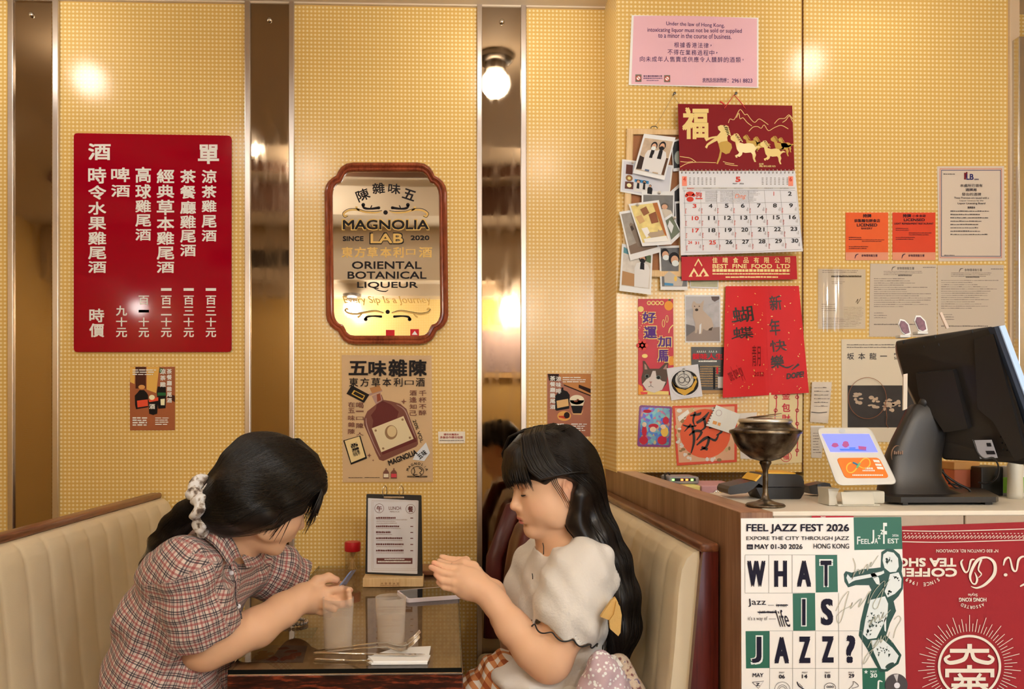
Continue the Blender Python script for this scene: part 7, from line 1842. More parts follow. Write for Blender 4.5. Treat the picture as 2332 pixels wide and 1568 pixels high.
# ---------------------------------------------------------------- person in the cream blouse, facing the table
def person_blouse():
    t = thing('person', 'person in a cream blouse with long black hair, hands raised over the table', 'person', P(1300, 1700, 1.95))
    hc = P(1256, 1101, 1.92)
    yaw, pit = math.radians(14), math.radians(13)
    f = Vector((-math.cos(yaw) * math.cos(pit), -math.sin(yaw) * math.cos(pit), -math.sin(pit))); f, l, u = frame3(f)
    fd = Field((-.13, 1.66, .42), (.47, 2.26, 1.36), .0024)
    nb = P(1282, 1232, 1.95)
    w = head(fd, hc, f, l, u, (P(1274, 1190, 1.945), nb))
    tf, tl, tu = frame3((-.93, -.36, 0))
    R = rotm(tf, tl, tu)
    up_, ch, wa, pe = P(1296, 1310, 1.96), P(1288, 1400, 1.96), P(1298, 1520, 1.96), P(1304, 1640, 1.97)
    fd.ell(up_, (.085, .15, .07), R, .04); fd.ell(ch, (.095, .135, .09), R, .05); fd.ell(wa, (.085, .12, .11), R, .05); fd.ell(pe, (.105, .155, .11), R, .05)
    fd.chain([nb, up_], [.055, .06], .04)
    sh, el, wr = P(1332, 1290, 1.835), P(1256, 1497, 1.80), P(1110, 1350, 1.865)
    sh2, el2, wr2 = P(1226, 1290, 2.10), P(1180, 1470, 2.12), P(1122, 1346, 1.955)
    fd.chain([up_ + tl * .10, sh], [.05, .052], .04); fd.chain([up_ - tl * .10, sh2], [.05, .052], .04)
    mid = P(1290, 1420, 1.81)
    fd.chain([sh, mid, el], [.052, .052, .045], .02)
    fd.chain([el, P(1215, 1478, 1.812), P(1166, 1425, 1.835), P(1128, 1372, 1.857), wr], [.045, .0445, .037, .0285, .0265], .02)
    fd.ell(P(1246, 1520, 1.80), (.034, .032, .03), None, .03)
    fd.chain([sh2, el2], [.05, .042], .02); fd.chain([el2, P(1150, 1405, 2.03), wr2], [.042, .035, .026], .02)
    # thighs, under the table
    for s_ in (1, -1): fd.chain([pe + tl * .09 * s_, pe + tl * .10 * s_ + tf * .30 + Vector((0, 0, -.01))], [.085, .07], .03)
    def hand(wr, knuck, tips, thumb, palm_c, pr, back):
        fd.ell(palm_c, pr, rotm(*back), .014)
        fd.cone(wr, palm_c, .026, .030, .02)
        for (a, b2, c), r in zip(tips, (.0086, .0088, .0084, .0076)):
            fd.chain([palm_c.lerp(a, .45), a], [.0115, r * 1.18], .008); fd.chain([a, a.lerp(b2, .55) + (b2 - a).cross(back[1]).normalized() * .0, b2, c], [r * 1.12, r, r * .98, r * .80], .0035)
        fd.chain(thumb, [.0165, .0125, .0105, .0085], .007)
    hp = P(1066, 1328, 1.873)
    ax = (P(1030, 1308, 1.87) - P(1100, 1346, 1.87)).normalized(); bn = Vector((0, -1, .1)); bn = (bn - ax * bn.dot(ax)).normalized()
    tips = [(P(1052, 1294, 1.880), P(1018, 1291, 1.886), P(988, 1281, 1.890)), (P(1041, 1309, 1.868), P(1008, 1303, 1.872), P(982, 1291, 1.876)), (P(1034, 1325, 1.864), P(1008, 1322, 1.868), P(993, 1308, 1.874)), (P(1036, 1340, 1.866), P(1012, 1336, 1.870), P(998, 1325, 1.876))]
    hand(wr, None, tips, [P(1094, 1318, 1.875), P(1078, 1290, 1.895), P(1056, 1280, 1.905), P(1034, 1286, 1.91)], hp, (.042, .016, .037), (ax, bn, ax.cross(bn)))
    hp2 = P(1076, 1330, 1.965)
    tips2 = [(a + Vector((.012, .085, .004)), b2 + Vector((.014, .085, .002)), c + Vector((.018, .08, .0))) for a, b2, c in tips]
    hand(wr2, None, tips2, [P(1100, 1320, 1.962), P(1086, 1300, 1.945), P(1066, 1296, 1.935), P(1048, 1300, 1.93)], hp2, (.040, .016, .035), (ax, bn, ax.cross(bn)))
    V, Q = fd.mesh(2)
    col = tint_face(V, hc, f, l, u)
    for a, b2, c in tips:   # rosier finger ends
        d = np.linalg.norm(V - np.array(c, np.float32), axis=1); wt = np.clip(1 - d / .02, 0, 1)[:, None] * .45; col[:, :3] = col[:, :3] * (1 - wt) + np.array(A(228, 140, 108), np.float32) * wt
    body = mesh_obj('body', V, Q, M_skin, t, {'tint': ('FLOAT_COLOR', col)})
    W = lambda x, y, z: Vector(w(x, y, z))
    M_lash = M('lash_dark', (.012, .008, .007), .5); M_brow = M('brow_dark', (.05, .032, .024), .7)
    for sg in (1, -1):
        tubemesh('eyelashes', [W(.0890 - .004 * abs(a) ** 2, sg * (.031 + .0155 * a), -.0040 + .0035 * a * a * .5 + .001 * a) for a in np.linspace(-1, 1, 9)], [.0004, .0012, .0016, .0018, .0018, .0018, .0017, .0014, .0006], M_lash, body, 6)
        tubemesh('eyebrow', [W(.0915 - .010 * max(0, a) ** 2 - .001 * a, sg * (.030 + .022 * a), .0265 + .003 * (1 - a * a)) for a in np.linspace(-1, 1, 9)], [.0006, .0016, .002, .0021, .002, .0018, .0015, .001, .0004], M_brow, body, 6)
    # fingernails of the near hand are turned away; the thumb nail shows
    # blouse: body, puffed sleeves, peplum
    fb = Field((-.06, 1.64, .50), (.47, 2.30, 1.24), .0027)
    hemc = P(1280, 1441, 1.812); hemn = (P(1267, 1490, 1.81) - P(1305, 1370, 1.82))
    for S0, pf, mc, hc_, hn in ((sh, P(1308, 1330, 1.83), P(1298, 1385, 1.818), hemc, hemn),):
        fb.chain([up_ + tl * .09, S0, pf, mc, hc_ + hn.normalized() * .0], [.055, .062, .075, .078, .070], .025)
    fb.chain([up_ - tl * .09, sh2, sh2.lerp(el2, .35), sh2.lerp(el2, .68)], [.055, .064, .076, .068], .025)
    # gathers at the sleeve head and hem
    ahd = hemn.normalized()
    fb.cone(hemc - ahd * .005, hemc + ahd * .10, .0635, .075, .003, 'sub')
    # scalloped sleeve hem: cut away what lies beyond a wavy edge
    g = fb
    near = np.argwhere(np.abs(g.F) < .03); q = g.lo + g.h * near
    a1 = ahd; a2 = Vector((0, 1, 0)); a2 = (a2 - a1 * a2.dot(a1)).normalized(); a3 = a1.cross(a2)
    d = q - np.array(hemc, np.float32); h1, h2, h3 = d @ np.array(a1), d @ np.array(a2), d @ np.array(a3)
    th = np.arctan2(h2, h3)
    scal = lambda th: .012 * np.abs(np.sin(th * 4.5)) - .004
    rad = np.hypot(h2, h3)
    m = (rad < .105) & (h1 > -.03) & (h1 < .15)
    val = (h1 - scal(th)) * .8
    F0 = g.F[near[:, 0], near[:, 1], near[:, 2]]
    F0[m] = np.maximum(F0[m], val[m]); g.F[near[:, 0], near[:, 1], near[:, 2]] = F0
    fb.ell(up_, (.100, .162, .075), R, .04); fb.ell(ch + tf * .008, (.110, .145, .10), R, .05); fb.ell(wa, (.108, .142, .10), R, .05); fb.ell(P(1310, 1580, 1.96), (.142, .180, .08), R, .05)
    fb.ell(P(1190, 1540, 1.90), (.075, .10, .035), R, .04); fb.ell(P(1235, 1500, 1.93), (.06, .1, .05), R, .05)
    fb.chain([nb + Vector((0, 0, -.012)), up_], [.066, .08], .04)
    fb.displace(folds(5, .0026, 55, 8)); fb.displace(folds(8, .0030, 95, dirs=[(1, .2, .5), (.8, -.1, .75), (.9, .3, .2), (.4, .1, 1)]))
    # neck opening and sleeve openings
    fb.cone(P(1278, 1240, 1.948), P(1262, 1160, 1.935), .062, .085, .004, 'sub'); fb.cone(P(1240, 1250, 1.90), P(1222, 1215, 1.86), .018, .035, .004, 'sub')
    V2, Q2 = fb.mesh(2)
    M_cloth = M('cream_cotton', A(220, 204, 182), .8, bump=.6, bscale=150, sheen=.1)
    bl = mesh_obj('blouse', V2, Q2, M_cloth, t)
    M_trim = M('black_trim', (.01, .01, .012), .6)
    # black piping on the scalloped hems
    def on_surf(fl, c, dirn, r0=.04, r1=.098):
        rr = np.linspace(r1, r0, 120); pts = np.array(c, np.float32) + np.array(dirn, np.float32)[None] * rr[:, None]
        s_ = fl.sample(pts); k = np.argmax(s_ < .0005)
        return Vector(pts[k]) if s_[k] < .0005 else Vector(c) + Vector(dirn) * .075
    pts = []
    for k in range(144):
        th_ = 2 * math.pi * k / 144; off = float(scal(np.array(th_ - math.pi)))
        dr = a3 * math.cos(th_ - math.pi) + a2 * math.sin(th_ - math.pi)
        pts.append(on_surf(fb, hemc + a1 * (off - .006), dr) + a1 * .0055)
    for _ in range(2): pts = [(pts[i - 1] + pts[i] * 2 + pts[(i + 1) % 144]) / 4 for i in range(144)]
    tubemesh('sleeve_piping', pts, .0017, M_trim, bl, 6, True)
    # front ties and placket
    tubemesh('tie', [P(1236, 1236, 1.862), P(1238, 1244, 1.852), P(1238, 1262, 1.848)], .0011, M_trim, bl)
    tubemesh('tie', [P(1212, 1305, 1.835), P(1213, 1312, 1.832), P(1213, 1318, 1.832)], .0011, M_trim, bl)
    # peplum: flared skirt of the blouse with scalloped black edge
    mb = MB()
    pc = P(1306, 1500, 1.96)
    def pep(i, j):
        a = math.pi * (-.05 + 2.1 * i) + .2
        c = pc + Vector((0, 0, -.135 * j)); r1 = .106 + .095 * j; r2 = .140 + .07 * j
        wv = 1 + .05 * j * math.sin(9 * a)
        q = c + tf * (r1 * wv * math.cos(a)) + tl * (r2 * wv * math.sin(a))
        q.z += -.012 * j * j * abs(math.sin(a * 7)) + .082 * j * max(0, math.cos(a)) ** 2
        return q
    mb.grid(pep, 150, 18)
    mb.build('peplum', M_cloth, bl, smooth=True)
    tubemesh('peplum_piping', [pep(i / 210, 1.0) for i in range(211)], .0018, M_trim, bl, 6)
    # gingham skirt over the thighs
    mg = bpy.data.materials.new('orange_gingham'); nt, N, L, b = nodes_of(mg)
    tc = N.new('ShaderNodeTexCoord'); sp = N.new('ShaderNodeSeparateXYZ'); L.new(tc.outputs['Object'], sp.inputs[0])
    ck = [math_node(N, L, 'GREATER_THAN', math_node(N, L, 'FRACT', math_node(N, L, 'MULTIPLY', o_, 1 / .034)), .5) for o_ in (math_node(N, L, 'ADD', sp.outputs['X'], sp.outputs['Z']), sp.outputs['Y'])]
    L.new(ramp(N, L, math_node(N, L, 'MULTIPLY', math_node(N, L, 'ADD', ck[0], ck[1]), .5), [(0, A(226, 206, 180)), (.5, A(196, 124, 70)), (1, A(150, 70, 28))]), b.inputs['Base Color'])
    b.inputs['Roughness'].default_value = .8
    fs = Field((-.22, 1.66, .42), (.42, 2.28, .74), .004)
    k0 = pe + Vector((-.02, 0, -.01))
    for s_ in (1, -1): fs.chain([k0 + tl * .09 * s_, k0 + tl * .10 * s_ + tf * .30 + Vector((0, 0, -.005)), k0 + tl * .105 * s_ + tf * .38 + Vector((0, 0, -.05))], [.104, .090, .084], .06)
    fs.chain([P(1200, 1535, 1.95), P(1150, 1548, 1.95), P(1092, 1588, 1.96)], [.055, .060, .055], .05)
    fs.displace(folds(3, .004, 50, 7))
    V3, Q3 = fs.mesh(2); mesh_obj('skirt', V3, Q3, mg, t)
    # hair
    fh = Field((.06, 1.70, .62), (.50, 2.14, 1.37), .0028)
    Rh = rotm(f, l, u); E_ = lambda x, y, z, r, k=.012, op='add': fh.ell(w(x, y, z), r, Rh, k, op)
    E_(-.016, 0, .034, (.110, .090, .102)); E_(.024, 0, .070, (.076, .078, .060), .02)
    E_(-.048, 0, -.02, (.080, .088, .10), .03)
    E_(.075, 0, -.058, (.085, .13, .094), .008, 'sub'); E_(.106, 0, .022, (.034, .100, .046), .006, 'sub')
    for sg in (1, -1): E_(.018, sg * .105, -.032, (.064, .060, .064), .006, 'sub')
    back = [(w(-.06, 0, -.02), .06), (P(1328, 1160, 1.925), .052), (P(1362, 1215, 1.915), .045), (P(1392, 1275, 1.905), .043), (P(1408, 1350, 1.90), .045), (P(1412, 1420, 1.90), .042), (P(1404, 1485, 1.90), .026)]
    bp_ = [Vector(p_) for p_, _ in back]
    for dy, sc in ((-.035, .85), (0, 1), (.04, .9)): fh.chain([p_ + Vector((dy * .1, dy * min(1, i / 2), 0)) for i, p_ in enumerate(bp_)], [r * sc for _, r in back], .02)
    fh.chain([w(-.035, .082, -.03), P(1312, 1190, 1.86), P(1352, 1250, 1.845)], [.022, .022, .02], .02)
    fh.displace(folds(11, .0026, 80, dirs=[(1, .3, .1), (.9, -.5, .1), (.5, 1, .1), (.7, .7, -.1)]))
    V4, Q4 = fh.mesh(1)
    hair = mesh_obj('hair', V4, Q4, M_hair, t)
    rg = np.random.default_rng(3)
    BP = np.array(bp_, np.float32); TG = np.gradient(BP, axis=0); TG /= np.linalg.norm(TG, axis=1, keepdims=True)
    hcn, fn, ln, un = [np.array(v_, np.float32) for v_ in (hc, f, l, u)]
    def flow(p, s_):
        q = p - hcn; x, y, z = q @ fn, q @ ln, q @ un
        dd = np.linalg.norm(p[:, None] - BP[None], axis=2); tg = TG[np.argmin(dd, 1)]
        tp = np.clip((z - .055) / .07, 0, 1)[:, None]
        backf = tp * (np.sign(y)[:, None] * ln[None] * .9 - fn[None] * .30 - un[None] * .2) + (1 - tp) * (-fn[None] * .75 - un[None] * np.clip(.75 - z * 5, .3, 1.3)[:, None])
        headw = np.clip((z + .09) / .06, 0, 1)[:, None]
        return headw * backf + (1 - headw) * tg
    roots = np.array([w(rg.uniform(-.09, .085), rg.normal() * .012, .136) for k in range(2300)], np.float32)
    strands('hair_strands', fh, roots, flow, 46, .0125, .00062, M_hair, hair, seed=1)
    roots = np.array([np.array(bp_[1 + int(i)], np.float32) + rg.normal(size=3) * .03 for i in rg.integers(0, 4, 700)], np.float32)
    strands('hair_strands', fh, roots, flow, 26, .012, .0006, M_hair, hair, seed=2)
    # bangs: locks falling over the forehead
    mb = MB(); rn = random.Random(4)
    for i in range(170):
        kk = -1 + 2 * i / 169 + rn.uniform(-.02, .02); y = .064 * kk
        ln_ = .001 + .010 * rn.random() + (.010 if i % 11 < 4 else 0) + .022 * max(0, abs(kk) - .7); sw = rn.uniform(-.004, .004); bk = rn.uniform(-.03, .015)
        pts = [W(-.01 + bk - .02 * kk * kk, y * .62, .142 - .016 * kk * kk), W(.050 - .018 * kk * kk, y * .82, .1345 - .018 * kk * kk), W(.094 - .024 * kk * kk, y * .98, .104 - .012 * kk * kk), W(.1095 - .033 * kk * kk, y * 1.08, .066), W(.1125 - .036 * kk * kk, y * 1.12 + sw, .040), W(.1085 - .036 * kk * kk, y * 1.10 + sw * 2, .034 - ln_)]
        mb.tube(pts, [.0010, .0017, .0019, .0019, .0016, .0003], 5)
    for sg in (1, -1):     # locks swept from the parting over the temples to the ears
        for i in range(90):
            k = i / 89; o = rn.uniform(-.002, .002); g_ = lambda x, y, z: W(x + o, sg * (y + o), z + o)
            mb.tube([g_(.040 - .055 * k, .010, .1425), g_(.068 - .058 * k, .048, .130), g_(.083 - .066 * k, .078 + .006 * k, .092), g_(.079 - .070 * k, .091 + .004 * k, .058), g_(.061 - .070 * k, .0975, .034 - .003 * k), g_(.030 - .070 * k, .098, .032 - .006 * k), g_(-.004 - .060 * k, .095, .030 - .012 * k)], [.0010, .0017, .0019, .0019, .0017, .0012, .0003], 5)
    # wisps: side lock in front of the ear
    for k in range(4): mb.tube([W(.030 - k * .005, .070 + .002 * k, .045), W(.026 - k * .004, .0815, .012), W(.014 - k * .004, .0845 + .001 * k, -.022), W(.006 - .006 * k, .083, -.050 - .006 * k)], [.0012, .0009, .0006, .0002], 5)
    mb.build('bangs', M_hair, hair, smooth=True)
    # loose ends at the tip of the hair
    mb = MB()
    for k in range(26):
        o = Vector((rn.uniform(-.02, .02), rn.uniform(-.03, .03), 0)); c = P(1388 + rn.uniform(-30, 34), 1440, 1.88) + o
        mb.tube([c, c + Vector((rn.uniform(-.012, .008), 0, -.04)), c + Vector((rn.uniform(-.035, .012), -.006, -.075 + rn.uniform(-.02, .02)))], [.0022, .0018, .0003], 5)
    mb.tube([P(1390, 1400, 1.865), P(1372, 1450, 1.855), P(1352, 1482, 1.85), P(1358, 1492, 1.85), P(1384, 1488, 1.855)], [.003, .003, .0026, .0026, .002], 6)
    mb.build('hair_ends', M_hair, hair, smooth=True)
    # yellow bow tied in the hair
    M_bow = M('mustard_bow', A(206, 158, 84), .7, bump=.3, bscale=300)
    def leaf(pts, d, name='bow_tail'):
        mb = MB(); c = sum((Vector(p_) for p_ in pts), Vector()) / len(pts)
        mb.prism(pts, d); bmesh.ops.subdivide_edges(mb.bm, edges=mb.bm.edges, cuts=1); return mb.build(name, M_bow, bow)
    bow = thing('hair_bow', None, None, P(1397, 1375, 1.845)); del bow['label']; del bow['category']
    bow.name = 'hair_bow'; bow.parent = hair; bow.matrix_parent_inverse = Matrix.Identity(4)
    bow.empty_display_size = .01
    leaf([P(x_, y_, 1.735) for x_, y_ in ((1402, 1360), (1392, 1368), (1372, 1398), (1368, 1404), (1388, 1412), (1398, 1400), (1408, 1372))], (0, .012, 0))
    leaf([P(x_, y_, 1.73) for x_, y_ in ((1404, 1368), (1398, 1398), (1388, 1412), (1390, 1432), (1408, 1448), (1413, 1440), (1416, 1400), (1412, 1380))], (0, .012, 0))
    return t
PB_ = person_blouse()
# ---------------------------------------------------------------- person in the plaid shirt, leaning over the table
def plaid_mat():
    m = bpy.data.materials.new('plaid_cotton'); nt, N, L, b = nodes_of(m)
    at = N.new('ShaderNodeAttribute'); at.attribute_name = 'weave'
    sp = N.new('ShaderNodeSeparateXYZ'); L.new(at.outputs['Vector'], sp.inputs[0])
    def band(src, c, w, per=.0225):
        fr = math_node(N, L, 'FRACT', math_node(N, L, 'MULTIPLY', src, 1 / per))
        d = math_node(N, L, 'ABSOLUTE', math_node(N, L, 'SUBTRACT', fr, c))
        return math_node(N, L, 'LESS_THAN', d, w)
    def mixc(a, fac, c, k):
        x = N.new('ShaderNodeMix'); x.data_type = 'RGBA'
        if isinstance(a, tuple): x.inputs['A'].default_value = (*a, 1)
        else: L.new(a, x.inputs['A'])
        x.inputs['B'].default_value = (*c, 1); L.new(math_node(N, L, 'MULTIPLY', fac, k), x.inputs['Factor']); return x.outputs['Result']
    col = A(206, 182, 160)
    for ax in ('X', 'Y'):
        col = mixc(col, band(sp.outputs[ax], .72, .10), A(150, 58, 54), .66)
        col = mixc(col, band(sp.outputs[ax], .16, .062), A(40, 30, 42), .8)
        col = mixc(col, band(sp.outputs[ax], .36, .055), A(40, 30, 42), .76)
        col = mixc(col, band(sp.outputs[ax], .50, .03), A(150, 120, 110), .5)
    L.new(col, b.inputs['Base Color']); setp(b, rough=.8, spec=.2, sheen=.1)
    tc = N.new('ShaderNodeTexCoord'); nz = N.new('ShaderNodeTexNoise'); nz.inputs['Scale'].default_value = 130; nz.inputs['Detail'].default_value = 4; L.new(tc.outputs['Object'], nz.inputs['Vector'])
    bp = N.new('ShaderNodeBump'); bp.inputs['Strength'].default_value = .3; bp.inputs['Distance'].default_value = .002; L.new(nz.outputs['Fac'], bp.inputs['Height']); L.new(bp.outputs['Normal'], b.inputs['Normal'])
    return m
def along(V, a, b, up, r=.105):
    """Cloth coordinates round the line a-b: (angle x radius, length along), and the distance from it."""
    a, d = np.array(a, np.float32), np.array((Vector(b) - Vector(a)).normalized(), np.float32)
    v = (V - a) @ d; q = V - a - v[:, None] * d
    e1 = np.array(up, np.float32) - d * (np.array(up, np.float32) @ d); e1 /= np.linalg.norm(e1); e2 = np.cross(d, e1)
    return np.linalg.norm(q, axis=1), np.arctan2(q @ e2, q @ e1) * r, v
def person_plaid():
    t = thing('person', 'person in a plaid short-sleeved shirt with a low ponytail, bent over a phone', 'person', P(370, 1700, 1.85))
    hc = P(612, 1124, 1.80)
    yaw, pit = math.radians(36), math.radians(30)
    f = Vector((math.cos(yaw) * math.cos(pit), math.sin(yaw) * math.cos(pit), -math.sin(pit))); f, l, u = frame3(f)
    tf, tl, tu = frame3((.89, -.46, 0)); 
    nb, up_, ch, wa, pe = P(522, 1236, 1.83), P(470, 1300, 1.85), P(410, 1410, 1.86), P(385, 1540, 1.86), P(370, 1670, 1.87)
    fd = Field((-1.02, 1.50, .45), (-.10, 2.30, 1.30), .0026)
    w = head(fd, hc, f, l, u, (P(560, 1200, 1.815), nb))
    def fr_at(a, b):
        d = (a - b).normalized(); ff = (tf - d * tf.dot(d)).normalized(); return rotm(ff, d.cross(ff), d)
    Ru, Rc = fr_at(nb, up_), fr_at(up_, wa)
    fd.ell(up_, (.080, .15, .085), Ru, .04); fd.ell(ch, (.095, .14, .10), Rc, .05); fd.ell(wa, (.095, .13, .11), Rc, .05); fd.ell(pe, (.11, .16, .11), None, .05)
    fd.chain([nb, up_], [.052, .06], .04)
    sh, el, wr = P(430, 1300, 1.715), P(474, 1466, 1.775), P(690, 1360, 1.905)
    sh2, el2, wr2 = P(570, 1285, 2.00), P(672, 1352, 2.10), P(742, 1362, 2.0)
    mid = P(452, 1390, 1.74)
    fd.chain([up_ - tl * .09, sh], [.055, .056], .04); fd.chain([up_ + tl * .09, sh2], [.055, .052], .04)
    fd.chain([sh, mid, el], [.055, .053, .050], .02); fd.ell(P(458, 1488, 1.775), (.036, .034, .03), None, .03)
    fd.chain([el, P(520, 1454, 1.80), P(585, 1428, 1.84), P(645, 1388, 1.88), wr], [.050, .0445, .0425, .037, .0305], .02)
    fd.chain([sh2, sh2.lerp(el2, .5), el2], [.050, .047, .041], .02); fd.chain([el2, el2.lerp(wr2, .5), wr2], [.041, .036, .028], .02)
    for s_ in (1, -1): fd.chain([pe + tl * .09 * s_ + Vector((0, 0, -.05)), pe + tl * .10 * s_ + Vector((.34, -.02, -.07))], [.085, .07], .03)
    # near hand: palm up round the phone, forefinger along its back, thumb on top
    pc = P(712, 1362, 1.925)
    ax = (P(760, 1345, 1.935) - P(690, 1365, 1.920)).normalized(); bn = Vector((.05, -1, -.15)); bn = (bn - ax * bn.dot(ax)).normalized()
    fd.ell(pc, (.043, .019, .036), rotm(ax, bn, ax.cross(bn)), .016); fd.cone(wr, pc, .029, .031, .02)
    tips = [(P(742, 1346, 1.920), P(775, 1340, 1.923), P(797, 1343, 1.935)), (P(744, 1362, 1.913), P(768, 1368, 1.920), P(778, 1366, 1.950)), (P(740, 1378, 1.913), P(760, 1386, 1.925), P(766, 1380, 1.955)), (P(730, 1392, 1.920), P(748, 1400, 1.935), P(752, 1392, 1.960))]
    for (a, b, c), r in zip(tips, (.0092, .0092, .0088, .0078)):
        fd.chain([pc.lerp(a, .45), a], [.0115, r * 1.18], .008); fd.chain([a, b, c], [r * 1.1, r, r * .85], .0035)
    fd.chain([P(700, 1345, 1.920), P(722, 1322, 1.925), P(748, 1314, 1.935), P(766, 1320, 1.943)], [.016, .0125, .0108, .0092], .007)
    # far hand under the phone
    pc2 = P(752, 1360, 2.005); fd.ell(pc2, (.036, .02, .03), rotm(ax, bn, ax.cross(bn)), .016); fd.cone(wr2, pc2, .026, .026, .02)
    for k in range(4): a = P(764 + k, 1346 + 10 * k, 1.93); fd.chain([a, a + Vector((.03, -.012, .004)), a + Vector((.036, -.034, .010))], [.0095, .0085, .007], .0035)
    fd.chain([pc2, P(762, 1338, 1.990), P(776, 1330, 1.975)], [.014, .011, .009], .006)
    V, Q = fd.mesh(2); col = tint_face(V, hc, f, l, u)
    for a, b, c in tips + [(0, 0, P(766, 1320, 1.943))]:
        wt = np.clip(1 - np.linalg.norm(V - np.array(c, np.float32), axis=1) / .02, 0, 1)[:, None] * .45; col[:, :3] = col[:, :3] * (1 - wt) + np.array(A(228, 140, 108), np.float32) * wt
    body = mesh_obj('body', V, Q, M_skin, t, {'tint': ('FLOAT_COLOR', col)})
    W = lambda x, y, z: Vector(w(x, y, z))
    for sg in (1, -1): tubemesh('eyelashes', [W(.0890 - .004 * a * a, sg * (.031 + .0155 * a), -.0040) for a in np.linspace(-1, 1, 9)], [.0003, .0009, .0012, .0013, .0013, .0013, .0012, .0010, .0004], MATS['lash_dark'], body, 6)
    # glasses
    M_wire = M('gold_wire', (.55, .45, .3), .25, metal=1.0)
    gl = thing('glasses', None, None, W(.10, 0, 0)); del gl['label']; del gl['category']; gl.parent = t; gl.matrix_parent_inverse = Matrix.Translation(-t.location)
    mb = MB()
    for sg in (1, -1): mb.tube([W(.108 - .004 * math.cos(a) ** 2, sg * (.033 + .024 * math.cos(a)), -.002 + .021 * math.sin(a)) for a in np.linspace(0, 2 * math.pi, 28)[:-1]], .0009, 6, True); mb.tube([W(.104, sg * .057, .004), W(.05, sg * .078, .010), W(-.01, sg * .082, .008)], .0008, 6)
    mb.tube([W(.108, -.009, .004), W(.112, 0, .007), W(.108, .009, .004)], .0009, 6); g1 = mb.build('glasses_frame', M_wire, t, smooth=True)
    bpy.data.objects.remove(gl)
    mb = MB()
    for sg in (1, -1): mb.flat([W(.107 - .004 * math.cos(a) ** 2, sg * (.033 + .024 * math.cos(a)), -.002 + .021 * math.sin(a)) for a in np.linspace(0, 2 * math.pi, 28)[:-1]])
    mb.build('lenses', M_film, g1)
    # ---- shirt
    fb = Field((-1.06, 1.46, .50), (-.20, 2.34, 1.19), .0029)
    hem = P(462, 1455, 1.765); ahd = (P(474, 1500, 1.78) - P(432, 1360, 1.73)).normalized()
    ahd = (P(500, 1545, 1.78) - P(452, 1440, 1.76)).normalized()
    fb.chain([up_ - tl * .10, sh, mid, hem + ahd * .03], [.060, .068, .074, .080], .02)
    h2 = P(664, 1318, 2.075); a2 = (el2 - sh2).normalized()
    fb.chain([up_ + tl * .10, sh2, sh2.lerp(h2, .6), h2 + a2 * .02], [.06, .066, .072, .066], .02)
    def trim_sleeve(c, a, inner):
        near = np.argwhere(np.abs(fb.F) < .05); q = fb.lo + fb.h * near; d = q - np.array(c, np.float32)
        h1 = d @ np.array(a); rad = np.linalg.norm(d - h1[:, None] * np.array(a, np.float32), axis=1)
        m = (rad < .12) & (h1 > -.02) & (h1 < .13)
        F0 = fb.F[near[:, 0], near[:, 1], near[:, 2]]; F0[m] = np.maximum(F0[m], h1[m]); fb.F[near[:, 0], near[:, 1], near[:, 2]] = F0
        fb.cone(c - a * .03, c + a * .08, inner - .006, inner + .012, .003, 'sub')
    trim_sleeve(hem, ahd, .072); trim_sleeve(h2, a2, .058)
    fb.ell(up_, (.098, .165, .095), Ru, .04); fb.ell(ch, (.118, .155, .12), Rc, .05); fb.ell(wa, (.128, .158, .13), Rc, .05); fb.ell(pe, (.150, .19, .15), None, .06)
    fb.chain([nb - (nb - up_) * .18, up_], [.066, .085], .04)
    fb.displace(folds(21, .0030, 42, 8)); fb.displace(folds(22, .0026, 85, dirs=[(.7, .2, -.7), (.5, -.2, -.8), (.9, .1, -.3), (.3, .3, -.9)]))
    fb.cone(nb - (nb - up_) * .05, nb + (nb - up_).normalized() * .12, .060, .08, .004, 'sub')
    V2, Q2 = fb.mesh(2)
    b0, u0, v0 = along(V2, wa, nb, tf, .142); b1, u1, v1 = along(V2, sh, hem + ahd * .02, (0, -1, .3), .085); b2_, u2, v2 = along(V2, sh2, h2 + a2 * .05, (0, -1, .3), .075)
    m1 = (b1 < .098) & (b1 - .074 < b0 - .155) & ((V2 - np.array(sh, np.float32)) @ np.array(ahd) > -.01); m2 = (b2_ < .095) & ((V2 - np.array(sh2, np.float32)) @ np.array(a2) > .0) & ~m1
    dsp = np.array((nb - wa).normalized(), np.float32); qq = V2 - np.array(up_, np.float32); gn = fb.grad(V2); gn /= np.linalg.norm(gn, axis=1, keepdims=True) + 1e-6; my = (gn @ dsp > .72) & (qq @ dsp > .02) & ~m1 & ~m2
    u0 = np.where(my, qq @ np.array(tl), u0); v0 = np.where(my, qq @ np.array(tf), v0)
    uv = np.stack([np.where(m1, u1, np.where(m2, u2, u0)), np.where(m1, v1 + .2, np.where(m2, v2 + .1, v0)), np.zeros(len(V2))], 1)
    M_plaid = plaid_mat()
    shirt = mesh_obj('shirt', V2, Q2, M_plaid, t, {'weave': ('FLOAT_VECTOR', uv)})
    def patch(name, inner, outer, thick=.003, off=(0, 0)):
        n = 18
        def crv(pts, s_):
            k = s_ * (len(pts) - 1); i = min(int(k), len(pts) - 2); return Vector(pts[i]).lerp(Vector(pts[i + 1]), k - i)
        G = np.array([[crv(inner, i / n).lerp(crv(outer, i / n), j / 6) + Vector((0, -.004 * math.sin(math.pi * j / 6), .006 * math.sin(math.pi * j / 6))) for j in range(7)] for i in range(n + 1)], np.float32)
        V_ = G.reshape(-1, 3); Q_ = np.array([[i * 7 + j, (i + 1) * 7 + j, (i + 1) * 7 + j + 1, i * 7 + j + 1] for i in range(n) for j in range(6)])
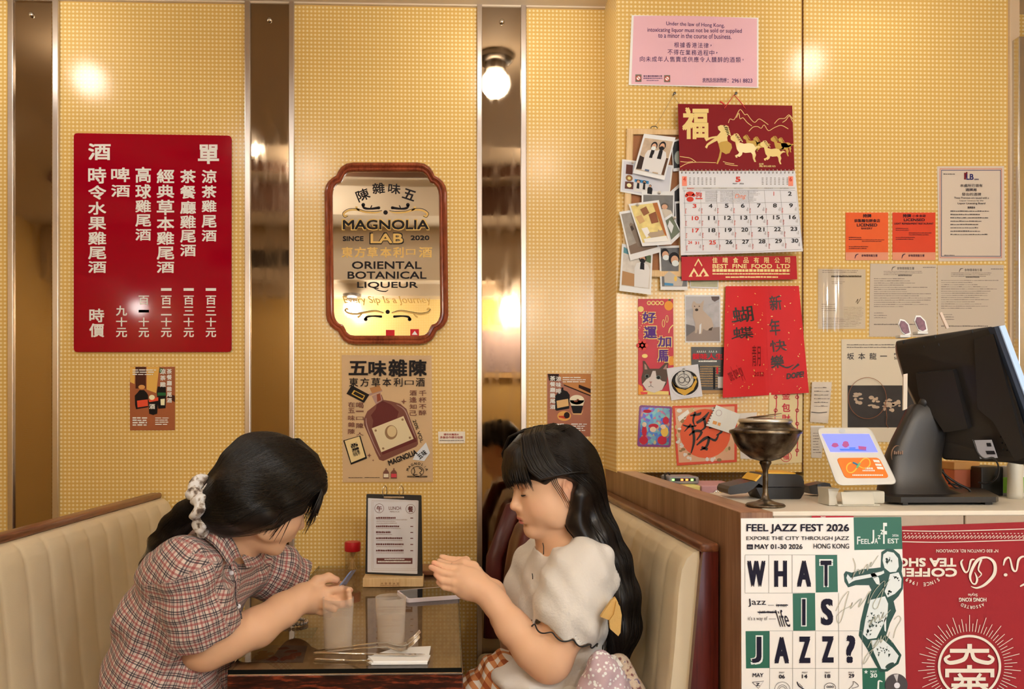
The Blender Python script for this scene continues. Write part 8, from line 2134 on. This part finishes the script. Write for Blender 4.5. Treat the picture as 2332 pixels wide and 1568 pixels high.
        du = np.cumsum(np.r_[0, np.linalg.norm(np.diff(G[:, 3], axis=0), axis=1)]); uv_ = np.array([[du[i] + off[0], .045 * j / 6 + off[1], 0] for i in range(n + 1) for j in range(7)])
        o = mesh_obj(name, V_, Q_, M_plaid, shirt, {'weave': ('FLOAT_VECTOR', uv_)}); md = o.modifiers.new('thickness', 'SOLIDIFY'); md.thickness = thick; md.offset = 0; return o
    patch('collar', [P(474, 1196, 1.765), P(498, 1196, 1.745), P(520, 1214, 1.742), P(538, 1242, 1.745), P(548, 1268, 1.752)], [P(462, 1222, 1.735), P(484, 1238, 1.71), P(500, 1256, 1.705), P(512, 1274, 1.712), P(522, 1288, 1.722)], off=(0, .006))
    patch('collar', [P(550, 1268, 1.757), P(560, 1258, 1.80), P(572, 1246, 1.84), P(582, 1238, 1.875)], [P(562, 1292, 1.765), P(582, 1290, 1.80), P(600, 1280, 1.84), P(606, 1262, 1.88)], off=(.01, 0))
    def onto(pts, lift):
        p_ = np.array(pts, np.float32)
        for _ in range(8): g = fb.grad(p_); g /= np.linalg.norm(g, axis=1, keepdims=True) + 1e-6; p_ = p_ - g * np.clip(fb.sample(p_) - lift, -.02, .02)[:, None]
        return [Vector(x) for x in p_]
    ks = np.linspace(0, 1, 12)
    patch('placket', onto([P(546 + 46 * k, 1278 + 122 * k, 1.75 + .02 * k) for k in ks], .002), onto([P(566 + 46 * k, 1284 + 116 * k, 1.76 + .03 * k) for k in ks], .002), off=(.004, .008))
    for px, py, y in ((558, 1299, 1.747), (590, 1372, 1.768)):
        mb = MB(); mb.ball(onto([P(px, py, y)], .003)[0], (.0055, .003, .0055), u=14, v=8); mb.build('button', M('pearl_button', A(226, 214, 204), .25), shirt, smooth=True)
    # ---- hair
    fh = Field((-.98, 1.56, .86), (-.14, 2.08, 1.32), .0029)
    Rh = rotm(f, l, u); E_ = lambda x, y, z, r, k=.012, op='add': fh.ell(w(x, y, z), r, Rh, k, op)
    E_(-.016, 0, .030, (.114, .095, .100)); E_(.03, 0, .060, (.086, .082, .062), .02); E_(-.05, -.01, -.03, (.085, .088, .08), .03); E_(.0, -.06, -.02, (.07, .034, .06), .02)
    E_(.088, 0, -.075, (.078, .13, .080), .008, 'sub'); E_(.112, 0, .012, (.030, .10, .028), .006, 'sub')
    tie = P(462, 1150, 1.73)
    fh.chain([w(-.07, -.045, -.05), P(505, 1160, 1.735), tie], [.062, .042, .026], .03); fh.chain([w(-.02, -.078, -.045), P(520, 1190, 1.728), tie], [.03, .022, .02], .02)
    tail = [tie, P(430, 1172, 1.735), P(400, 1198, 1.745), P(364, 1240, 1.765), P(332, 1285, 1.785), P(312, 1320, 1.80)]
    fh.chain(tail, [.026, .027, .027, .021, .012, .004], .015)
    fh.displace(folds(31, .0018, 75, dirs=[(.5, .3, .8), (.2, .9, .4), (.3, -.6, .8)]))
    V4, Q4 = fh.mesh(1); hair = mesh_obj('hair', V4, Q4, M_hair, t)
    TLp = np.array([p_ for p_ in tail], np.float32); TG = np.gradient(TLp, axis=0); TG /= np.linalg.norm(TG, axis=1, keepdims=True)
    hcn, fn, ln, un, tn = [np.array(v_, np.float32) for v_ in (hc, f, l, u, tie)]
    def flow(p, s_):
        to = tn - p; dt = np.linalg.norm(to, axis=1, keepdims=True); to = to / (dt + 1e-6)
        tg = TG[np.argmin(np.linalg.norm(p[:, None] - TLp[None], axis=2), 1)]
        past = np.clip(1.6 - dt / .03, 0, 1); past = np.maximum(past, (p[:, :1] < tn[0]).astype(np.float32))
        return to * (1 - past) + tg * past
    rg = np.random.default_rng(13)
    roots = np.array([w(.085 * rg.uniform(-.7, 1.25), .085 * math.sin(1.5 * k), .135 - .055 * abs(k)) for k in rg.uniform(-1.05, 1.05, 3000)], np.float32)
    strands('hair_strands', fh, roots, flow, 34, .0115, .00065, M_hair, hair, seed=14)
    mb = MB(); rn = random.Random(16)
    for i in range(110):   # fringe and side locks falling over the cheek
        kk = -1 + 2 * i / 109 + rn.uniform(-.02, .02); y = .068 * kk; ln_ = .02 + .03 * rn.random() + (.03 if abs(kk) > .7 else 0); sw = rn.uniform(-.006, .006)
        pts = [W(.0 - .02 * kk * kk, y * .6, .142 - .016 * kk * kk), W(.055 - .018 * kk * kk, y * .8, .131 - .018 * kk * kk), W(.093 - .024 * kk * kk, y * .95, .10 - .012 * kk * kk), W(.110 - .033 * kk * kk, y * 1.03, .062), W(.1145 - .037 * kk * kk, y * 1.1 + sw, .034), W(.116 - .036 * kk * kk, y * 1.14 + sw * 2, .03 - ln_)]
        mb.tube(pts, [.0012, .0019, .0021, .0021, .0017, .0003], 5)
    for i in range(20):
        k = rn.uniform(0, 1); mb.tube([W(.045 - .05 * k, -.083, .03), W(.042 - .05 * k, -.0885, -.005), W(.036 - .05 * k, -.086, -.04), W(.035 - .055 * k + rn.uniform(-.01, .01), -.076, -.075 - .02 * rn.random())], [.0018, .0018, .0012, .0003], 5)
    mb.build('fringe', M_hair, hair, smooth=True)
    # scrunchie
    M_scr = blotch('marbled_scrunchie', [(.36, A(92, 74, 60)), (.44, A(176, 156, 134)), (.50, A(222, 208, 190))], 55, .8, .8)
    d = (P(425, 1168, 1.735) - P(505, 1160, 1.735)).normalized(); e1 = d.cross(Vector((0, 1, 0))).normalized(); e2 = d.cross(e1)
    mb = MB()
    def scr(i, j):
        a, b = 2 * math.pi * i, 2 * math.pi * j
        R_ = .032 + .004 * math.sin(4 * a + 1); r_ = .018 + .004 * math.sin(5 * a + 2 * b) + .003 * math.sin(11 * a + 1.3 * math.sin(3 * a) + b)
        return tie + (e1 * math.cos(a) * 1.2 + e2 * math.sin(a)) * (R_ + r_ * math.cos(b)) + d * (r_ * math.sin(b) + .006 * math.sin(3 * a))
    mb.grid(scr, 90, 20, closed_u=True)
    mb.prism([P(446, 1128, 1.70), P(470, 1100, 1.705), P(476, 1112, 1.71), P(472, 1140, 1.715), P(455, 1148, 1.71)], (0, .016, 0))
    mb.build('scrunchie', M_scr, hair, smooth=True, angle=60)
    return t
PP_ = person_plaid()
# phone held by the person in the plaid shirt
t = thing('phone', 'thin silver-blue phone held over the table by the person in the plaid shirt', 'phone', P(785, 1325, 1.88))
a, b, c, d = P(772, 1334, 1.915), P(796, 1302, 1.91), P(806, 1300, 2.0), P(784, 1334, 2.015)
mb = MB(); mb.prism([a, b, c, d], (.006, 0, .004)); mb.build('case', M('silver_blue_case', A(150, 160, 190), .25, metal=.4), t)
n_ = (b - a).cross(d - a).normalized(); n_ = -n_ if n_.x > 0 else n_
mb = MB(); q = [a.lerp(c, .06), b.lerp(d, .06), c.lerp(a, .06), d.lerp(b, .06)]; mb.prism([p_ + n_ * .0002 for p_ in q], n_ * .0008); mb.build('screen', M('held_screen', A(170, 180, 205), .08), t)
# things on the bench beside the person in the blouse
M_flor = bpy.data.materials.new('lavender_floral'); nt, N, L, b_ = nodes_of(M_flor)
tc = N.new('ShaderNodeTexCoord'); vo = N.new('ShaderNodeTexVoronoi'); vo.inputs['Scale'].default_value = 105; L.new(tc.outputs['Object'], vo.inputs['Vector'])
L.new(ramp(N, L, vo.outputs['Distance'], [(.30, A(236, 226, 216)), (.42, A(188, 156, 152))]), b_.inputs['Base Color']); b_.inputs['Roughness'].default_value = .8
fl = Field((.24, 1.62, .50), (.50, 1.88, .80), .003)
fl.chain([P(1372, 1520, 1.74), P(1390, 1600, 1.75)], [.035, .06], .02); fl.chain([P(1352, 1540, 1.73), P(1340, 1620, 1.74)], [.02, .05], .02)
fl.displace(folds(41, .004, 70, 6)); V, Q = fl.mesh(2)
o = mesh_obj('fabric_pouch', V, Q, M_flor, None); tag(o, 'lavender and white floral fabric bundle on the bench beside the long black hair', 'pouch')
fl = Field((.28, 1.62, .50), (.54, 1.92, .80), .003)
fl.chain([P(1412, 1510, 1.79), P(1428, 1600, 1.80)], [.022, .055], .02); fl.displace(folds(43, .004, 70, 6)); V, Q = fl.mesh(2)
tag(mesh_obj('shawl', V, Q, blotch('beige_print', [(.40, A(120, 72, 66)), (.46, A(190, 160, 128)), (.58, A(206, 178, 146)), (.64, A(110, 90, 110))], 70), None), 'beige printed shawl bunched behind the floral bundle on the bench', 'shawl')
mb = MB(); 
for k, (pts) in enumerate(([P(1398, 1492, 1.745), P(1384, 1520, 1.728), P(1376, 1548, 1.722)], [P(1402, 1498, 1.745), P(1412, 1512, 1.735), P(1396, 1534, 1.725), P(1386, 1552, 1.722)])): mb.tube(pts, [.007, .009, .006] if k == 0 else [.006, .008, .008, .006], 8, flat=.5)
tag(mb.build('cloth_strap', MATS['cream_cotton'], smooth=True, loc=P(1398, 1492, 1.745)), 'cream cloth strap knotted on the floral bundle', 'strap')
fl = Field((.02, 2.30, .44), (.50, 2.86, 1.06), .005)
fl.ell((.27, 2.60, .66), (.10, .17, .22), None, .03); fl.ell((.25, 2.60, .84), (.06, .13, .12), None, .05); fl.displace(folds(51, .004, 30, 6)); V, Q = fl.mesh(2)
t = thing('leather_bag', 'maroon leather bag on the bench between the blouse person and the mirror strip', 'bag', (.27, 2.6, .45))
mesh_obj('body', V, Q, M('maroon_leather', A(92, 34, 28), .35, bump=.2, bscale=120), t)
mb = MB(); mb.tube([(.13, 2.5, .60), (.14, 2.52, .85), (.20, 2.55, 1.0), (.29, 2.6, 1.03), (.35, 2.66, .92)], .012, 8, flat=2.2); mb.build('strap', M('maroon_strap', A(78, 24, 22), .35), t, smooth=True)
